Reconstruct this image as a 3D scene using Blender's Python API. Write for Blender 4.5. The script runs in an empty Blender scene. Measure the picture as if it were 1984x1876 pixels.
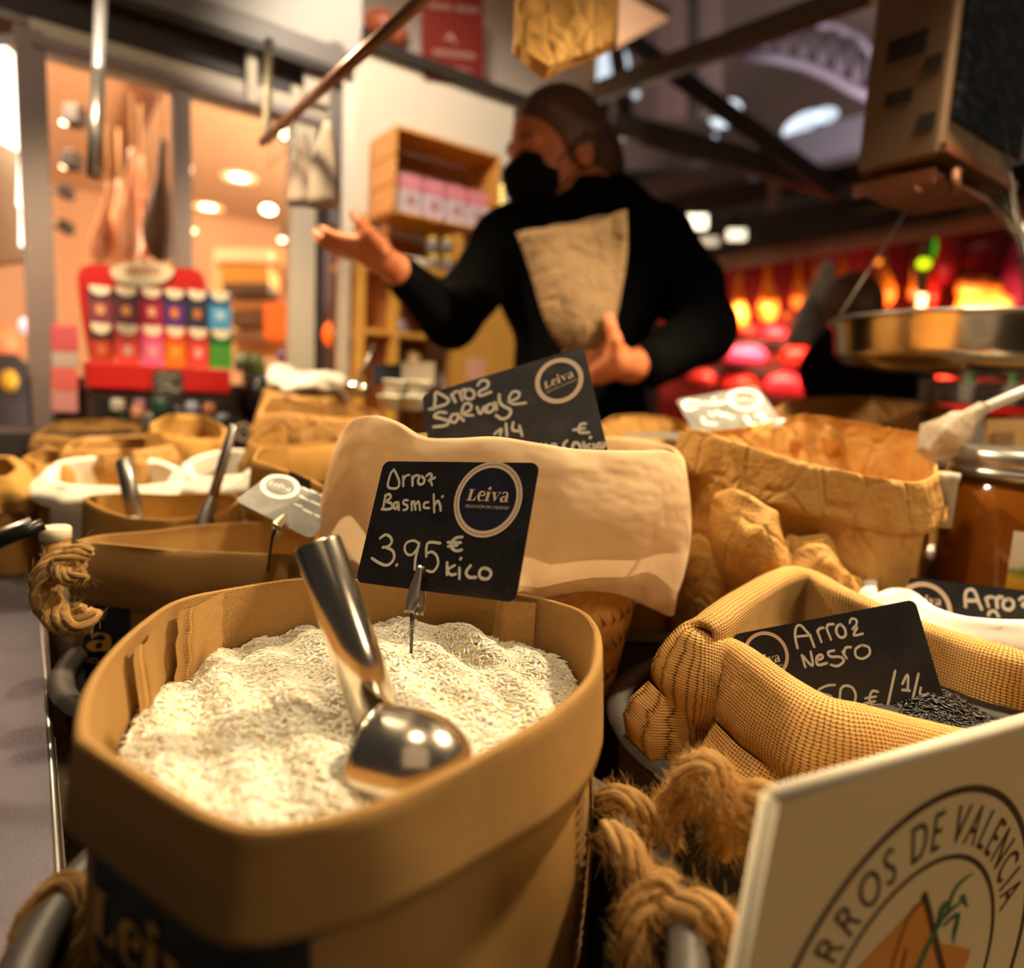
import bpy, bmesh, math, random
import numpy as np
from mathutils import Vector, Matrix, noise
rnd = random.Random(7)
nrs = np.random.RandomState(11)
scene = bpy.context.scene
col = scene.collection
# ------------------------------------------------------------ camera
CX, CY, F = 992.0, 938.0, 1300.0
CAM = Vector((0, 0, 1.15))
PITCH, ROLL = math.radians(7.8), math.radians(3.0)
fw = Vector((0, math.cos(PITCH), -math.sin(PITCH)))
r0 = Vector((1, 0, 0)); u0 = r0.cross(fw)
rt = r0 * math.cos(ROLL) + u0 * math.sin(ROLL)
up = -r0 * math.sin(ROLL) + u0 * math.cos(ROLL)
cd = bpy.data.cameras.new('camera'); cam = bpy.data.objects.new('camera', cd); col.objects.link(cam)
m3 = Matrix((rt, up, -fw)).transposed()
cam.matrix_world = Matrix.Translation(CAM) @ m3.to_4x4()
cd.sensor_width = 36; cd.lens = F / 1984 * 36
cd.clip_start = 0.01; cd.clip_end = 100
cd.dof.use_dof = True; cd.dof.focus_distance = 0.49; cd.dof.aperture_fstop = 2.5
scene.camera = cam
# ------------------------------------------------------------ world, exposure, lights
w = bpy.data.worlds.new('world'); scene.world = w; w.use_nodes = True
w.node_tree.nodes['Background'].inputs[0].default_value = (0.50, 0.42, 0.36, 1)
w.node_tree.nodes['Background'].inputs[1].default_value = 0.07
vs = scene.view_settings
vs.view_transform = 'Standard'; vs.look = 'None'; vs.gamma = 1.0; vs.exposure = 0.0
try: vs.use_curve_mapping = False
except Exception: pass

def light(name, kind, loc, power, color, size=0.1, target=None, spot=None, blend=0.6, size_y=None):
    l = bpy.data.lights.new(name, kind); o = bpy.data.objects.new(name, l); col.objects.link(o)
    o.location = loc; l.energy = power; l.color = color
    if kind == 'AREA':
        l.size = size
        if size_y: l.shape = 'RECTANGLE'; l.size_y = size_y
    else: l.shadow_soft_size = size
    if spot: l.spot_size = math.radians(spot); l.spot_blend = blend
    if target is not None:
        o.rotation_euler = (Vector(target) - Vector(loc)).to_track_quat('-Z', 'Y').to_euler()
    return o
WARM = (1.0, 0.75, 0.44)
light('display_light', 'SPOT', (0.66, 0.88, 1.95), 108, WARM, 0.04, (0.0, 0.5, 0.95), 110)
light('display_light', 'SPOT', (-0.55, 1.15, 1.95), 66, WARM, 0.04, (-0.2, 0.7, 0.95), 110)
light('display_light', 'SPOT', (-0.02, 0.50, 2.05), 24, WARM, 0.06, (0.0, 0.5, 0.95), 100)
light('display_light', 'SPOT', (-0.70, 0.98, 1.98), 62, WARM, 0.05, (-0.84, 1.5, 1.1), 85)  # added spot without a fixture, brightens the red rack and back sacks
light('stall_fill', 'AREA', (0.1, -0.5, 2.5), 2.2, (1.0, 0.70, 0.40), 1.2, (0, 0.7, 1.0))  # added soft fill from the camera side, no ceiling fixture
light('stall_fill', 'AREA', (1.9, -0.05, 1.85), 13.0, (1.0, 0.74, 0.44), 0.5, (0.25, 0.4, 0.9))  # added fill at the right front, lifts the big card and sack side
light('display_light', 'SPOT', (1.65, 0.85, 1.62), 30, WARM, 0.05, (0.95, 1.35, 0.95), 80)  # added spot that lifts the dim fruit punnets
light('shop_fill', 'AREA', (0.25, 4.6, 1.5), 270, (1.0, 0.76, 0.56), 1.2, (-2.3, 4.4, 2.5), size_y=1.6)  # added area light hidden behind the white wall, brightens the shop ceiling
light('shop_fill', 'AREA', (-2.1, 2.6, 2.55), 60, (1.0, 0.80, 0.60), .5, (-2.2, 3.2, 1.2), size_y=.5)  # added area light that brightens the hams in the window
light('panel_fill', 'SPOT', (-0.25, 1.40, 2.40), 60, (1.0, 0.86, 0.68), 0.06, (-0.32, 2.6, 1.55), 92)  # added spot that brightens the white board wall
light('shop_front_fill', 'SPOT', (-1.25, 0.75, 2.1), 11, (1.0, 0.82, 0.62), 0.06, (-1.35, 1.9, 1.35), 100)  # added spot that brightens the window frames of the shop front
light('butcher_lamp', 'AREA', (3.3, 5.0, 1.95), 70, (1.0, 0.42, 0.20), 0.8, (3.3, 5.9, 0.6), size_y=0.4)
light('butcher_lamp', 'AREA', (2.0, 5.2, 1.85), 42, (1.0, 0.42, 0.24), 0.8, (2.2, 5.9, 0.5), size_y=0.4)
light('hall_fill', 'AREA', (4.0, 6.5, 3.4), 170, (0.95, 0.84, 0.80), 2.5, (4.0, 9.0, 8.0), size_y=2.5)  # added fill below the roof, aimed upward to brighten the vault

# ------------------------------------------------------------ projection helpers (metres out of measured angles)
def ray(px, py): return fw + rt * ((px - CX) / F) + up * ((CY - py) / F)
def P(px, py, d): return CAM + ray(px, py) * d
def onz(px, py, z):
    r = ray(px, py); return CAM + r * ((z - CAM.z) / r.z)
AX = math.radians(36)
U = Vector((-math.sin(AX), math.cos(AX), 0)); V = Vector((math.cos(AX), math.sin(AX), 0)); Z = Vector((0, 0, 1))
def onU(px, py, D):
    r = ray(px, py); return CAM + r * (D / r.dot(U))
def onV(px, py, D):
    r = ray(px, py); return CAM + r * (D / r.dot(V))
def onplane(px, py, p0, n):
    r = ray(px, py); return CAM + r * ((p0 - CAM).dot(n) / r.dot(n))
def depth(p): return (Vector(p) - CAM).dot(fw)
def m_of(px_len, p): return px_len * depth(p) / F

# ------------------------------------------------------------ objects
def thing(name, label, cat, loc=(0, 0, 0), group=None, kind=None):
    o = bpy.data.objects.new(name, None); col.objects.link(o); o.location = loc
    o.empty_display_size = 0.05
    o['label'] = label; o['category'] = cat; o['wloc'] = tuple(loc)
    if group: o['group'] = group
    if kind: o['kind'] = kind
    return o
def tag(o, label=None, cat=None, group=None, kind=None):
    if label: o['label'] = label
    if cat: o['category'] = cat
    if group: o['group'] = group
    if kind: o['kind'] = kind
    return o
def obj(name, verts, faces, mat=None, parent=None, smooth=True, uvs=None, fmats=None, origin=None):
    """verts in world space; origin = world base of the object"""
    me = bpy.data.meshes.new(name)
    base = Vector(parent['wloc']) if parent is not None else Vector(origin if origin is not None else (0, 0, 0))
    vs_ = np.asarray([tuple(v) for v in verts] if not isinstance(verts, np.ndarray) else verts, dtype=np.float64)
    if parent is not None and origin is not None: base2 = Vector(origin)
    else: base2 = base
    vs_ = vs_ - np.array(base2)
    if isinstance(faces, np.ndarray):
        n, k = faces.shape
        me.vertices.add(len(vs_)); me.vertices.foreach_set('co', vs_.ravel())
        me.loops.add(n * k); me.loops.foreach_set('vertex_index', faces.ravel().astype(np.int32))
        me.polygons.add(n); me.polygons.foreach_set('loop_start', np.arange(0, n * k, k, dtype=np.int32))
        me.update(calc_edges=True)
    else:
        me.from_pydata([tuple(v) for v in vs_], [], faces); me.update()
    if smooth: me.polygons.foreach_set('use_smooth', [True] * len(me.polygons))
    if mat is not None:
        for m in (mat if isinstance(mat, (list, tuple)) else [mat]): me.materials.append(m)
    if fmats is not None: me.polygons.foreach_set('material_index', list(fmats))
    if uvs is not None:
        ul = me.uv_layers.new(name='UVMap')
        idx = np.empty(len(me.loops), dtype=np.int32); me.loops.foreach_get('vertex_index', idx)
        ul.data.foreach_set('uv', np.asarray(uvs, dtype=np.float32)[idx].ravel())
    o = bpy.data.objects.new(name, me); col.objects.link(o)
    if parent is not None:
        o.parent = parent; o.location = base2 - base; o['wloc'] = tuple(base2)
    else:
        o.location = base2; o['wloc'] = tuple(base2)
    return o
def copy_tree(o, parent=None, label=None, loc=None, rotz=None):
    c = o.copy(); col.objects.link(c); c.parent = parent
    if label: c['label'] = label
    if loc is not None: c.location = loc; c['wloc'] = tuple(loc)
    if rotz is not None: c.rotation_euler.z = rotz
    for ch in list(o.children): copy_tree(ch, c)
    return c

class MB:
    """mesh collector"""
    def __init__(s): s.v = []; s.f = []; s.m = []; s.uv = []; s.mi = 0
    def add(s, vs_, fs, uv=None):
        b = len(s.v); s.v += [Vector(v) for v in vs_]; s.f += [tuple(i + b for i in f) for f in fs]; s.m += [s.mi] * len(fs)
        s.uv += list(uv) if uv is not None else [(v[0] + v[1] * .3, v[2] + v[1] * .3) for v in vs_]
        return s
    def boxp(s, c, ax, ay, az, bev=0.0):
        """box with centre c and half axis vectors"""
        c, ax, ay, az = map(Vector, (c, ax, ay, az))
        if bev <= 0:
            vs_ = [c + ax * i + ay * j + az * k for i in (-1, 1) for j in (-1, 1) for k in (-1, 1)]
            return s.add(vs_, [(0, 1, 3, 2), (4, 6, 7, 5), (0, 4, 5, 1), (2, 3, 7, 6), (0, 2, 6, 4), (1, 5, 7, 3)])
        lx, ly, lz = ax.length, ay.length, az.length
        b = min(bev, lx * .45, ly * .45, lz * .45)
        bm = bmesh.new(); bmesh.ops.create_cube(bm, size=2)
        M4 = Matrix.Diagonal((lx, ly, lz, 1)); bm.transform(M4)
        bmesh.ops.bevel(bm, geom=bm.edges[:], offset=b, segments=2, affect='EDGES', profile=.6)
        R = Matrix((ax / lx, ay / ly, az / lz)).transposed().to_4x4()
        bm.transform(Matrix.Translation(c) @ R)
        bm.verts.ensure_lookup_table()
        s.add([v.co.copy() for v in bm.verts], [tuple(v.index for v in f.verts) for f in bm.faces]); bm.free()
        return s
    def box(s, lo, hi, bev=0.0):
        lo, hi = Vector(lo), Vector(hi); h = (hi - lo) / 2
        return s.boxp((lo + hi) / 2, (h.x, 0, 0), (0, h.y, 0), (0, 0, h.z), bev)
    def quadslab(s, a, b, c, d, t, bev=0.0):
        """slab from four corner points, thickness t away from the normal"""
        a, b, c, d = map(Vector, (a, b, c, d)); n = (b - a).cross(d - a).normalized()
        vs_ = [a, b, c, d, a - n * t, b - n * t, c - n * t, d - n * t]
        return s.add(vs_, [(0, 1, 2, 3), (7, 6, 5, 4), (0, 4, 5, 1), (1, 5, 6, 2), (2, 6, 7, 3), (3, 7, 4, 0)])
    def beam(s, p0, p1, w, h, upv=Z, bev=0.0):
        p0, p1 = Vector(p0), Vector(p1); d = p1 - p0; dn = d.normalized()
        x = dn.cross(upv)
        if x.length < 1e-4: x = dn.cross(Vector((1, 0, 0)))
        x.normalize(); y = x.cross(dn)
        return s.boxp((p0 + p1) / 2, d / 2, x * w / 2, y * h / 2, bev)
    def tube(s, pts, r, n=12, cap=True, closed=False):
        pts = [Vector(p) for p in pts]; K = len(pts)
        rr = r if isinstance(r, (list, tuple)) else [r] * K
        T = []
        for i in range(K):
            a = pts[(i - 1) % K] if (closed or i > 0) else pts[0]
            b = pts[(i + 1) % K] if (closed or i < K - 1) else pts[-1]
            T.append((b - a).normalized())
        x = T[0].cross(Vector((0.13, 0.29, 0.95))).normalized(); vs_ = []; uv = []; L = 0
        for i in range(K):
            x = (x - T[i] * x.dot(T[i])).normalized(); y = T[i].cross(x)
            if i: L += (pts[i] - pts[i - 1]).length
            for k in range(n):
                a = 2 * math.pi * k / n
                vs_.append(pts[i] + (x * math.cos(a) + y * math.sin(a)) * rr[i]); uv.append((k / n * 6.283 * max(rr), L))
        fs = []
        for i in range(K if closed else K - 1):
            for k in range(n):
                fs.append((i * n + k, i * n + (k + 1) % n, ((i + 1) % K) * n + (k + 1) % n, ((i + 1) % K) * n + k))
        if cap and not closed:
            fs.append(tuple(range(n - 1, -1, -1))); fs.append(tuple((K - 1) * n + k for k in range(n)))
        return s.add(vs_, fs, uv)
    def lathe(s, c, prof, n=32, axis=Z, xd=None, sx=1.0):
        """prof: list of (r, h) ; a closed loop of rings"""
        c = Vector(c); axis = Vector(axis).normalized()
        x = axis.cross(Vector((0.3, 0.9, 0.1)) if abs(axis.z) > .8 else Z).normalized() if xd is None else Vector(xd).normalized()
        y = axis.cross(x); vs_ = []; uv = []
        for (r, h) in prof:
            for k in range(n):
                a = 2 * math.pi * k / n
                vs_.append(c + axis * h + (x * math.cos(a) * sx + y * math.sin(a)) * max(r, 1e-5)); uv.append((a * max(p[0] for p in prof), h + r))
        fs = []
        for i in range(len(prof) - 1):
            for k in range(n): fs.append((i * n + k, i * n + (k + 1) % n, (i + 1) * n + (k + 1) % n, (i + 1) * n + k))
        return s.add(vs_, fs, uv)
    def ell(s, c, rx, ry, rz, n=16, m=10, R=None):
        prof = []
        vs_ = []; fs = []
        for i in range(m + 1):
            t = math.pi * i / m
            for k in range(n):
                a = 2 * math.pi * k / n
                p = Vector((rx * math.sin(t) * math.cos(a), ry * math.sin(t) * math.sin(a), rz * math.cos(t)))
                if R is not None: p = R @ p
                vs_.append(Vector(c) + p)
        for i in range(m):
            for k in range(n): fs.append((i * n + k, (i + 1) * n + k, (i + 1) * n + (k + 1) % n, i * n + (k + 1) % n))
        return s.add(vs_, fs)
    def build(s, name, mat, parent=None, smooth=False, origin=None):
        o = obj(name, s.v, s.f, mat, parent, smooth, s.uv, s.m if isinstance(mat, (list, tuple)) else None, origin=origin)
        if not smooth: pass
        return o
def autosmooth(o, ang=35):
    me = o.data
    try: me.set_sharp_from_angle(angle=math.radians(ang))
    except Exception: pass
    me.polygons.foreach_set('use_smooth', [True] * len(me.polygons)); me.update()
    return o
def catmull(pts, n, closed=True, sharp=0.0):
    pts = [Vector(p) for p in pts]; K = len(pts); out = []
    segs = K if closed else K - 1
    dense = []
    for i in range(segs):
        p0 = pts[(i - 1) % K] if closed or i > 0 else pts[0]
        p1 = pts[i]; p2 = pts[(i + 1) % K]
        p3 = pts[(i + 2) % K] if closed or i + 2 < K else pts[-1]
        for j in range(24):
            t = j / 24; t2 = t * t; t3 = t2 * t
            dense.append(.5 * ((2 * p1) + (p2 - p0) * t + (2 * p0 - 5 * p1 + 4 * p2 - p3) * t2 + (3 * p1 - p0 - 3 * p2 + p3) * t3))
    if sharp:
        dense = [dense[i * 24 + j].lerp(pts[i].lerp(pts[(i + 1) % K], j / 24), sharp) for i in range(segs) for j in range(24)]
    dense.append(dense[0].copy() if closed else pts[-1])
    L = [0]
    for a, b in zip(dense, dense[1:]): L.append(L[-1] + (b - a).length)
    tot = L[-1]; j = 0
    cnt = n if closed else n - 1
    for i in range(n):
        s_ = tot * i / cnt
        while j < len(L) - 2 and L[j + 1] < s_: j += 1
        t = (s_ - L[j]) / max(L[j + 1] - L[j], 1e-9)
        out.append(dense[j].lerp(dense[j + 1], min(max(t, 0), 1)))
    return out, tot

# ------------------------------------------------------------ materials
def srgb(h):
    h = h.lstrip('#'); c = [int(h[i:i + 2], 16) / 255 for i in (0, 2, 4)]
    return tuple((x / 12.92 if x <= .04045 else ((x + .055) / 1.055) ** 2.4) for x in c)
MATS = {}
class NG:
    """tiny node graph writer"""
    def __init__(s, name):
        s.m = bpy.data.materials.new(name); s.m.use_nodes = True; s.t = s.m.node_tree; s.n = s.t.nodes; s.l = s.t.links
        s.b = s.n['Principled BSDF']
    def new(s, ty, **kw):
        nd = s.n.new(ty)
        for k, v in kw.items(): setattr(nd, k, v)
        return nd
    def inp(s, node, i, v):
        if v is None: return
        if hasattr(v, 'is_output') or isinstance(v, bpy.types.NodeSocket): s.l.new(v, node.inputs[i])
        else: node.inputs[i].default_value = v
    def math(s, op, a, b=None, c=None, clamp=False):
        nd = s.new('ShaderNodeMath', operation=op); nd.use_clamp = clamp
        s.inp(nd, 0, a); s.inp(nd, 1, b); s.inp(nd, 2, c); return nd.outputs[0]
    def coord(s, which='UV', scale=(1, 1, 1)):
        tc = s.new('ShaderNodeTexCoord'); mp = s.new('ShaderNodeMapping'); s.l.new(tc.outputs[which], mp.inputs[0])
        mp.inputs['Scale'].default_value = scale; return mp.outputs[0]
    def noise(s, vec, scale, detail=3, rough=.5, out=0):
        nd = s.new('ShaderNodeTexNoise'); s.l.new(vec, nd.inputs['Vector']); nd.inputs['Scale'].default_value = scale
        nd.inputs['Detail'].default_value = detail; nd.inputs['Roughness'].default_value = rough; return nd.outputs[out]
    def ramp(s, fac, stops):
        nd = s.new('ShaderNodeValToRGB'); s.l.new(fac, nd.inputs[0]); cr = nd.color_ramp
        while len(cr.elements) < len(stops): cr.elements.new(.5)
        for e, (p, c) in zip(cr.elements, stops): e.position = p; e.color = tuple(c) + (1,) if len(c) == 3 else c
        return nd.outputs[0]
    def mix(s, fac, a, b, mode='MIX'):
        nd = s.new('ShaderNodeMix', data_type='RGBA', blend_type=mode)
        s.inp(nd, 0, fac); s.inp(nd, 6, tuple(a) + (1,) if isinstance(a, tuple) and len(a) == 3 else a)
        s.inp(nd, 7, tuple(b) + (1,) if isinstance(b, tuple) and len(b) == 3 else b); return nd.outputs[2]
    def bump(s, h, strength=1.0, dist=.001, prev=None):
        nd = s.new('ShaderNodeBump'); s.l.new(h, nd.inputs['Height']); nd.inputs['Strength'].default_value = strength
        nd.inputs['Distance'].default_value = dist
        if prev is not None: s.l.new(prev, nd.inputs['Normal'])
        return nd.outputs[0]
    def fin(s, color=None, rough=.6, metal=0, normal=None, spec=.5, **kw):
        if color is not None: s.inp(s.b, 'Base Color', tuple(color) + (1,) if isinstance(color, tuple) and len(color) == 3 else color)
        s.inp(s.b, 'Roughness', rough); s.inp(s.b, 'Metallic', metal)
        if normal is not None: s.l.new(normal, s.b.inputs['Normal'])
        s.b.inputs['Specular IOR Level'].default_value = spec
        for k, v in kw.items(): s.inp(s.b, k.replace('_', ' '), v)
        return s.m
def mat(name, color, rough=.6, metal=0, spec=.5, var=.12, vscale=30, bump=0, bscale=200, coord='Object', emit=None, estr=0, **kw):
    if name in MATS: return MATS[name]
    g = NG(name); c = srgb(color) if isinstance(color, str) else color
    v = g.coord(coord); n = g.noise(v, vscale, 4, .6)
    cc = g.mix(g.math('MULTIPLY', n, 1.0), tuple(x * (1 - var) for x in c), tuple(min(x * (1 + var), 1) for x in c))
    nm = None
    if bump: nm = g.bump(g.noise(v, bscale, 4, .6), 1.0, bump)
    if emit is not None:
        e = srgb(emit) if isinstance(emit, str) else emit
        g.b.inputs['Emission Color'].default_value = tuple(e) + (1,); g.b.inputs['Emission Strength'].default_value = estr
    MATS[name] = g.fin(cc, rough, metal, nm, spec, **kw); return MATS[name]

def weave_mat(name, thread, gap, pitch=.0025, depth_=.0006, var=.25, transl=0.0, irregular=.35, holes=.5, rough=.85, fold=.004, fsc=13):
    """plain weave worked out on metre UVs"""
    g = NG(name); uv = g.coord('UV', (1 / pitch, 1 / pitch, 1))
    wob = g.new('ShaderNodeTexNoise'); g.l.new(g.coord('UV'), wob.inputs['Vector']); wob.inputs['Scale'].default_value = 90; wob.inputs['Detail'].default_value = 3
    sub = g.new('ShaderNodeVectorMath', operation='MULTIPLY_ADD'); g.l.new(wob.outputs['Color'], sub.inputs[0])
    sub.inputs[1].default_value = (irregular * 2,) * 3; g.l.new(uv, sub.inputs[2])
    sp = g.new('ShaderNodeSeparateXYZ'); g.l.new(sub.outputs[0], sp.inputs[0]); x, y = sp.outputs[0], sp.outputs[1]
    fx = g.math('FLOOR', x); fy = g.math('FLOOR', y)
    par = g.math('PINGPONG', g.math('ADD', fx, fy), 1.0)          # 0 / 1 chequer
    def prof(a):   # thread roundness 0 at edge 1 at centre
        return g.math('SINE', g.math('MULTIPLY', g.math('FRACT', a), math.pi))
    px_, py_ = prof(x), prof(y)
    warp = g.math('MULTIPLY', g.math('POWER', px_, .6), g.math('MULTIPLY_ADD', py_, .55, .35))
    weft = g.math('MULTIPLY', g.math('POWER', py_, .6), g.math('MULTIPLY_ADD', px_, .55, .35))
    over = g.math('ADD', g.math('MULTIPLY', warp, par), g.math('MULTIPLY', weft, g.math('SUBTRACT', 1.0, par)))
    h = g.math('ADD', g.math('MULTIPLY', over, .8), g.math('MULTIPLY', g.math('MAXIMUM', px_, py_), .2))
    fib = g.noise(g.coord('UV', (1, 1, 1)), 2200, 2, .6)
    hh = g.math('ADD', h, g.math('MULTIPLY', fib, .25))
    big = g.noise(g.coord('UV'), 60, 4, .6)
    c1 = g.mix(big, tuple(x * (1 - var) for x in thread), tuple(min(1, x * (1 + var)) for x in thread))
    c2 = g.mix(g.math('MULTIPLY', fib, .5), c1, tuple(min(1, x * 1.3) for x in thread))
    fac = g.ramp(h, [(max(holes - .25, 0), (0, 0, 0)), (holes, (1, 1, 1))])
    colr = g.mix(fac, gap, c2)
    nm = g.bump(g.noise(g.coord('UV', (1, 1.4, 1)), fsc, 2, .5), 1.0, fold); nm = g.bump(hh, 1.0, depth_, nm)
    m = g.fin(colr, rough, 0, nm, .15)
    if transl:
        tr = g.new('ShaderNodeBsdfTranslucent'); g.l.new(colr, tr.inputs[0]); ms = g.new('ShaderNodeMixShader'); ms.inputs[0].default_value = transl
        out = g.n['Material Output']; g.l.new(g.b.outputs[0], ms.inputs[1]); g.l.new(tr.outputs[0], ms.inputs[2]); g.l.new(ms.outputs[0], out.inputs[0])
    MATS[name] = m; return m

def nonwoven_mat(name, colr, pitch=.0015, dark=.45, var=.1, transl=.12):
    g = NG(name); uv = g.coord('UV', (math.pi / pitch, math.pi / pitch, 1)); sp = g.new('ShaderNodeSeparateXYZ'); g.l.new(uv, sp.inputs[0])
    s = g.math('MULTIPLY', g.math('SINE', sp.outputs[0]), g.math('SINE', sp.outputs[1])); a = g.math('ABSOLUTE', s)
    dot = g.ramp(a, [(.25, (0, 0, 0)), (.75, (1, 1, 1))])
    n = g.noise(g.coord('UV'), 25, 4, .6)
    base = g.mix(n, tuple(x * (1 - var) for x in colr), tuple(x * (1 + var) for x in colr))
    c = g.mix(dot, base, tuple(x * dark for x in colr))
    inv = g.math('SUBTRACT', 1.0, a)
    fine = g.noise(g.coord('UV'), 1800, 2, .6)
    nm = g.bump(g.noise(g.coord('UV', (1, .6, 1)), 16, 3, .5), 1.0, .004); nm = g.bump(g.math('ADD', inv, g.math('MULTIPLY', fine, .15)), .9, .0005, nm)
    m = g.fin(c, .75, 0, nm, .2)
    if transl:
        tr = g.new('ShaderNodeBsdfTranslucent'); g.l.new(c, tr.inputs[0]); ms = g.new('ShaderNodeMixShader'); ms.inputs[0].default_value = transl
        out = g.n['Material Output']; g.l.new(g.b.outputs[0], ms.inputs[1]); g.l.new(tr.outputs[0], ms.inputs[2]); g.l.new(ms.outputs[0], out.inputs[0])
    MATS[name] = m; return m
def kraft_mat(name, colr, var=.14, transl=.15, rough=.7):
    g = NG(name); v = g.coord('Object'); n = g.noise(v, 14, 5, .6); fib = g.noise(v, 900, 3, .6)
    c = g.mix(n, tuple(x * (1 - var) for x in colr), tuple(min(1, x * (1 + var)) for x in colr))
    c = g.mix(g.math('MULTIPLY', fib, .35), c, tuple(x * .75 for x in colr))
    vr = g.new('ShaderNodeTexVoronoi', feature='DISTANCE_TO_EDGE'); g.l.new(g.coord('Object', (1, 1, .7)), vr.inputs['Vector']); vr.inputs['Scale'].default_value = 22
    cr = g.ramp(vr.outputs['Distance'], [(0, (0, 0, 0)), (.08, (1, 1, 1))])
    nm = g.bump(cr, .7, .003); nm = g.bump(g.noise(v, 38, 4, .6), 1.0, .008, nm)
    m = g.fin(c, rough, 0, nm, .3)
    if transl:
        tr = g.new('ShaderNodeBsdfTranslucent'); g.l.new(c, tr.inputs[0]); ms = g.new('ShaderNodeMixShader'); ms.inputs[0].default_value = transl
        out = g.n['Material Output']; g.l.new(g.b.outputs[0], ms.inputs[1]); g.l.new(tr.outputs[0], ms.inputs[2]); g.l.new(ms.outputs[0], out.inputs[0])
    MATS[name] = m; return m
TAN = srgb('#C49A5E')
M_BAG = nonwoven_mat('nonwoven_tan', srgb('#C4985A'), pitch=.0014)
M_BAG2 = nonwoven_mat('nonwoven_tan_far', srgb('#C2924A'), pitch=.0016, dark=.7)
M_BURLAP = weave_mat('burlap', srgb('#D6A968'), srgb('#553416'), .0024, .0009, .2, irregular=.45, holes=.5)
M_BURLAP2 = weave_mat('burlap_far', srgb('#C69A52'), srgb('#5A3812'), .0024, .0006, .2, holes=.4)
M_COTTON = weave_mat('cotton', srgb('#E4CCA8'), srgb('#B08C5C'), .0008, .00014, .06, fold=.011, fsc=17, transl=.42, irregular=.2, holes=.35)
M_WCLOTH = weave_mat('white_cloth', srgb('#F1E9DB'), srgb('#CDBDA4'), .0010, .0002, .05, transl=.15, irregular=.2, holes=.35)
M_WOVEN = weave_mat('white_woven', srgb('#EFEAE2'), srgb('#C6BDB0'), .0016, .0004, .05, irregular=.3, holes=.35)
M_KRAFT = kraft_mat('kraft_paper', srgb('#CB9C55'))
M_KRAFT2 = kraft_mat('kraft_paper_dark', srgb('#B98A4C'))
M_RUBBER = mat('grey_rubber', '#4A4643', .5, var=.2, vscale=40, bump=.0006, bscale=120)
M_STEEL = mat('polished_steel', '#DCD2C2', .2, 1.0, var=.03)
M_STEEL2 = mat('brushed_steel', '#9C9894', .33, .9, var=.08)
M_BLACK = mat('black_print', '#14110F', .55)
M_YELLOW = mat('yellow_print', '#C8923A', .6)
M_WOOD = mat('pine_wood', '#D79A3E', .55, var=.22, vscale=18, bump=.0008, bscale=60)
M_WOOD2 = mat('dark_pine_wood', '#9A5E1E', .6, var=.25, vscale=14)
# ============================================================ helpers for shapes
def area_fill(loops):
    """triangulated mesh of 2D loops (even-odd) -> verts2d, faces"""
    cu = bpy.data.curves.new('t', 'CURVE'); cu.dimensions = '2D'; cu.fill_mode = 'BOTH'
    for lp in loops:
        sp = cu.splines.new('POLY'); sp.points.add(len(lp) - 1)
        for p, q in zip(sp.points, lp): p.co = (q[0], q[1], 0, 1)
        sp.use_cyclic_u = True
    o = bpy.data.objects.new('t', cu); me = bpy.data.meshes.new_from_object(o)
    vs_ = [tuple(v.co) for v in me.vertices]; fs = [tuple(p.vertices) for p in me.polygons]
    bpy.data.objects.remove(o); bpy.data.curves.remove(cu); bpy.data.meshes.remove(me)
    return vs_, fs
_txt = {}
def text_mesh(s, shear=0.0):
    """built-in font outline -> (verts2d, faces, width) at size 1"""
    k = (s, shear)
    if k in _txt: return _txt[k]
    cu = bpy.data.curves.new('t', 'FONT'); cu.body = s; cu.size = 1; cu.shear = shear; cu.resolution_u = 3
    o = bpy.data.objects.new('t', cu); bpy.context.view_layer.update()
    me = bpy.data.meshes.new_from_object(o)
    vs_ = [tuple(v.co)[:2] for v in me.vertices]; fs = [tuple(p.vertices) for p in me.polygons]
    bpy.data.objects.remove(o); bpy.data.curves.remove(cu); bpy.data.meshes.remove(me)
    w_ = max((v[0] for v in vs_), default=.3); _txt[k] = (vs_, fs, w_); return _txt[k]
def smooth_line(pts, n=5):
    if len(pts) < 3: return [Vector((p[0], p[1])) for p in pts]
    q = [Vector((p[0], p[1], 0)) for p in pts]; out, _ = catmull(q, max(len(pts) * n, 6), closed=False)
    return [Vector((a.x, a.y)) for a in out]
def ribbon2(pts, wid, caps=True):
    """2-D stroke -> verts, faces; wid scalar or list"""
    K = len(pts); ws = wid if isinstance(wid, (list, tuple)) else [wid] * K
    L = []; R = []
    for i in range(K):
        a = pts[max(i - 1, 0)]; b = pts[min(i + 1, K - 1)]; d = (b - a)
        d = d / max(d.length, 1e-9); n = Vector((-d.y, d.x)) * ws[i] / 2
        L.append(pts[i] + n); R.append(pts[i] - n)
    vs_ = L + R; fs = [(i, i + 1, K + i + 1, K + i) for i in range(K - 1)]
    if caps:
        for p, wd in ((pts[0], ws[0]), (pts[-1], ws[-1])):
            b = len(vs_); vs_.append(p)
            for k in range(10): vs_.append(p + Vector((math.cos(k * .6283), math.sin(k * .6283))) * wd / 2)
            for k in range(10): fs.append((b, b + 1 + k, b + 1 + (k + 1) % 10))
    return vs_, fs
def vstroke(pts, ws):
    q = [Vector((p[0], p[1], 0)) for p in pts]
    n = max(len(pts) * 6, 8)
    out, _ = catmull(q, n, closed=False) if len(pts) > 2 else ([q[0].lerp(q[1], i / 7) for i in range(8)], 0)
    n = len(out); wl = [float(np.interp(i / (n - 1) * (len(ws) - 1), range(len(ws)), ws)) for i in range(n)]
    return ribbon2([Vector((a.x, a.y)) for a in out], wl, caps=False)
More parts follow.
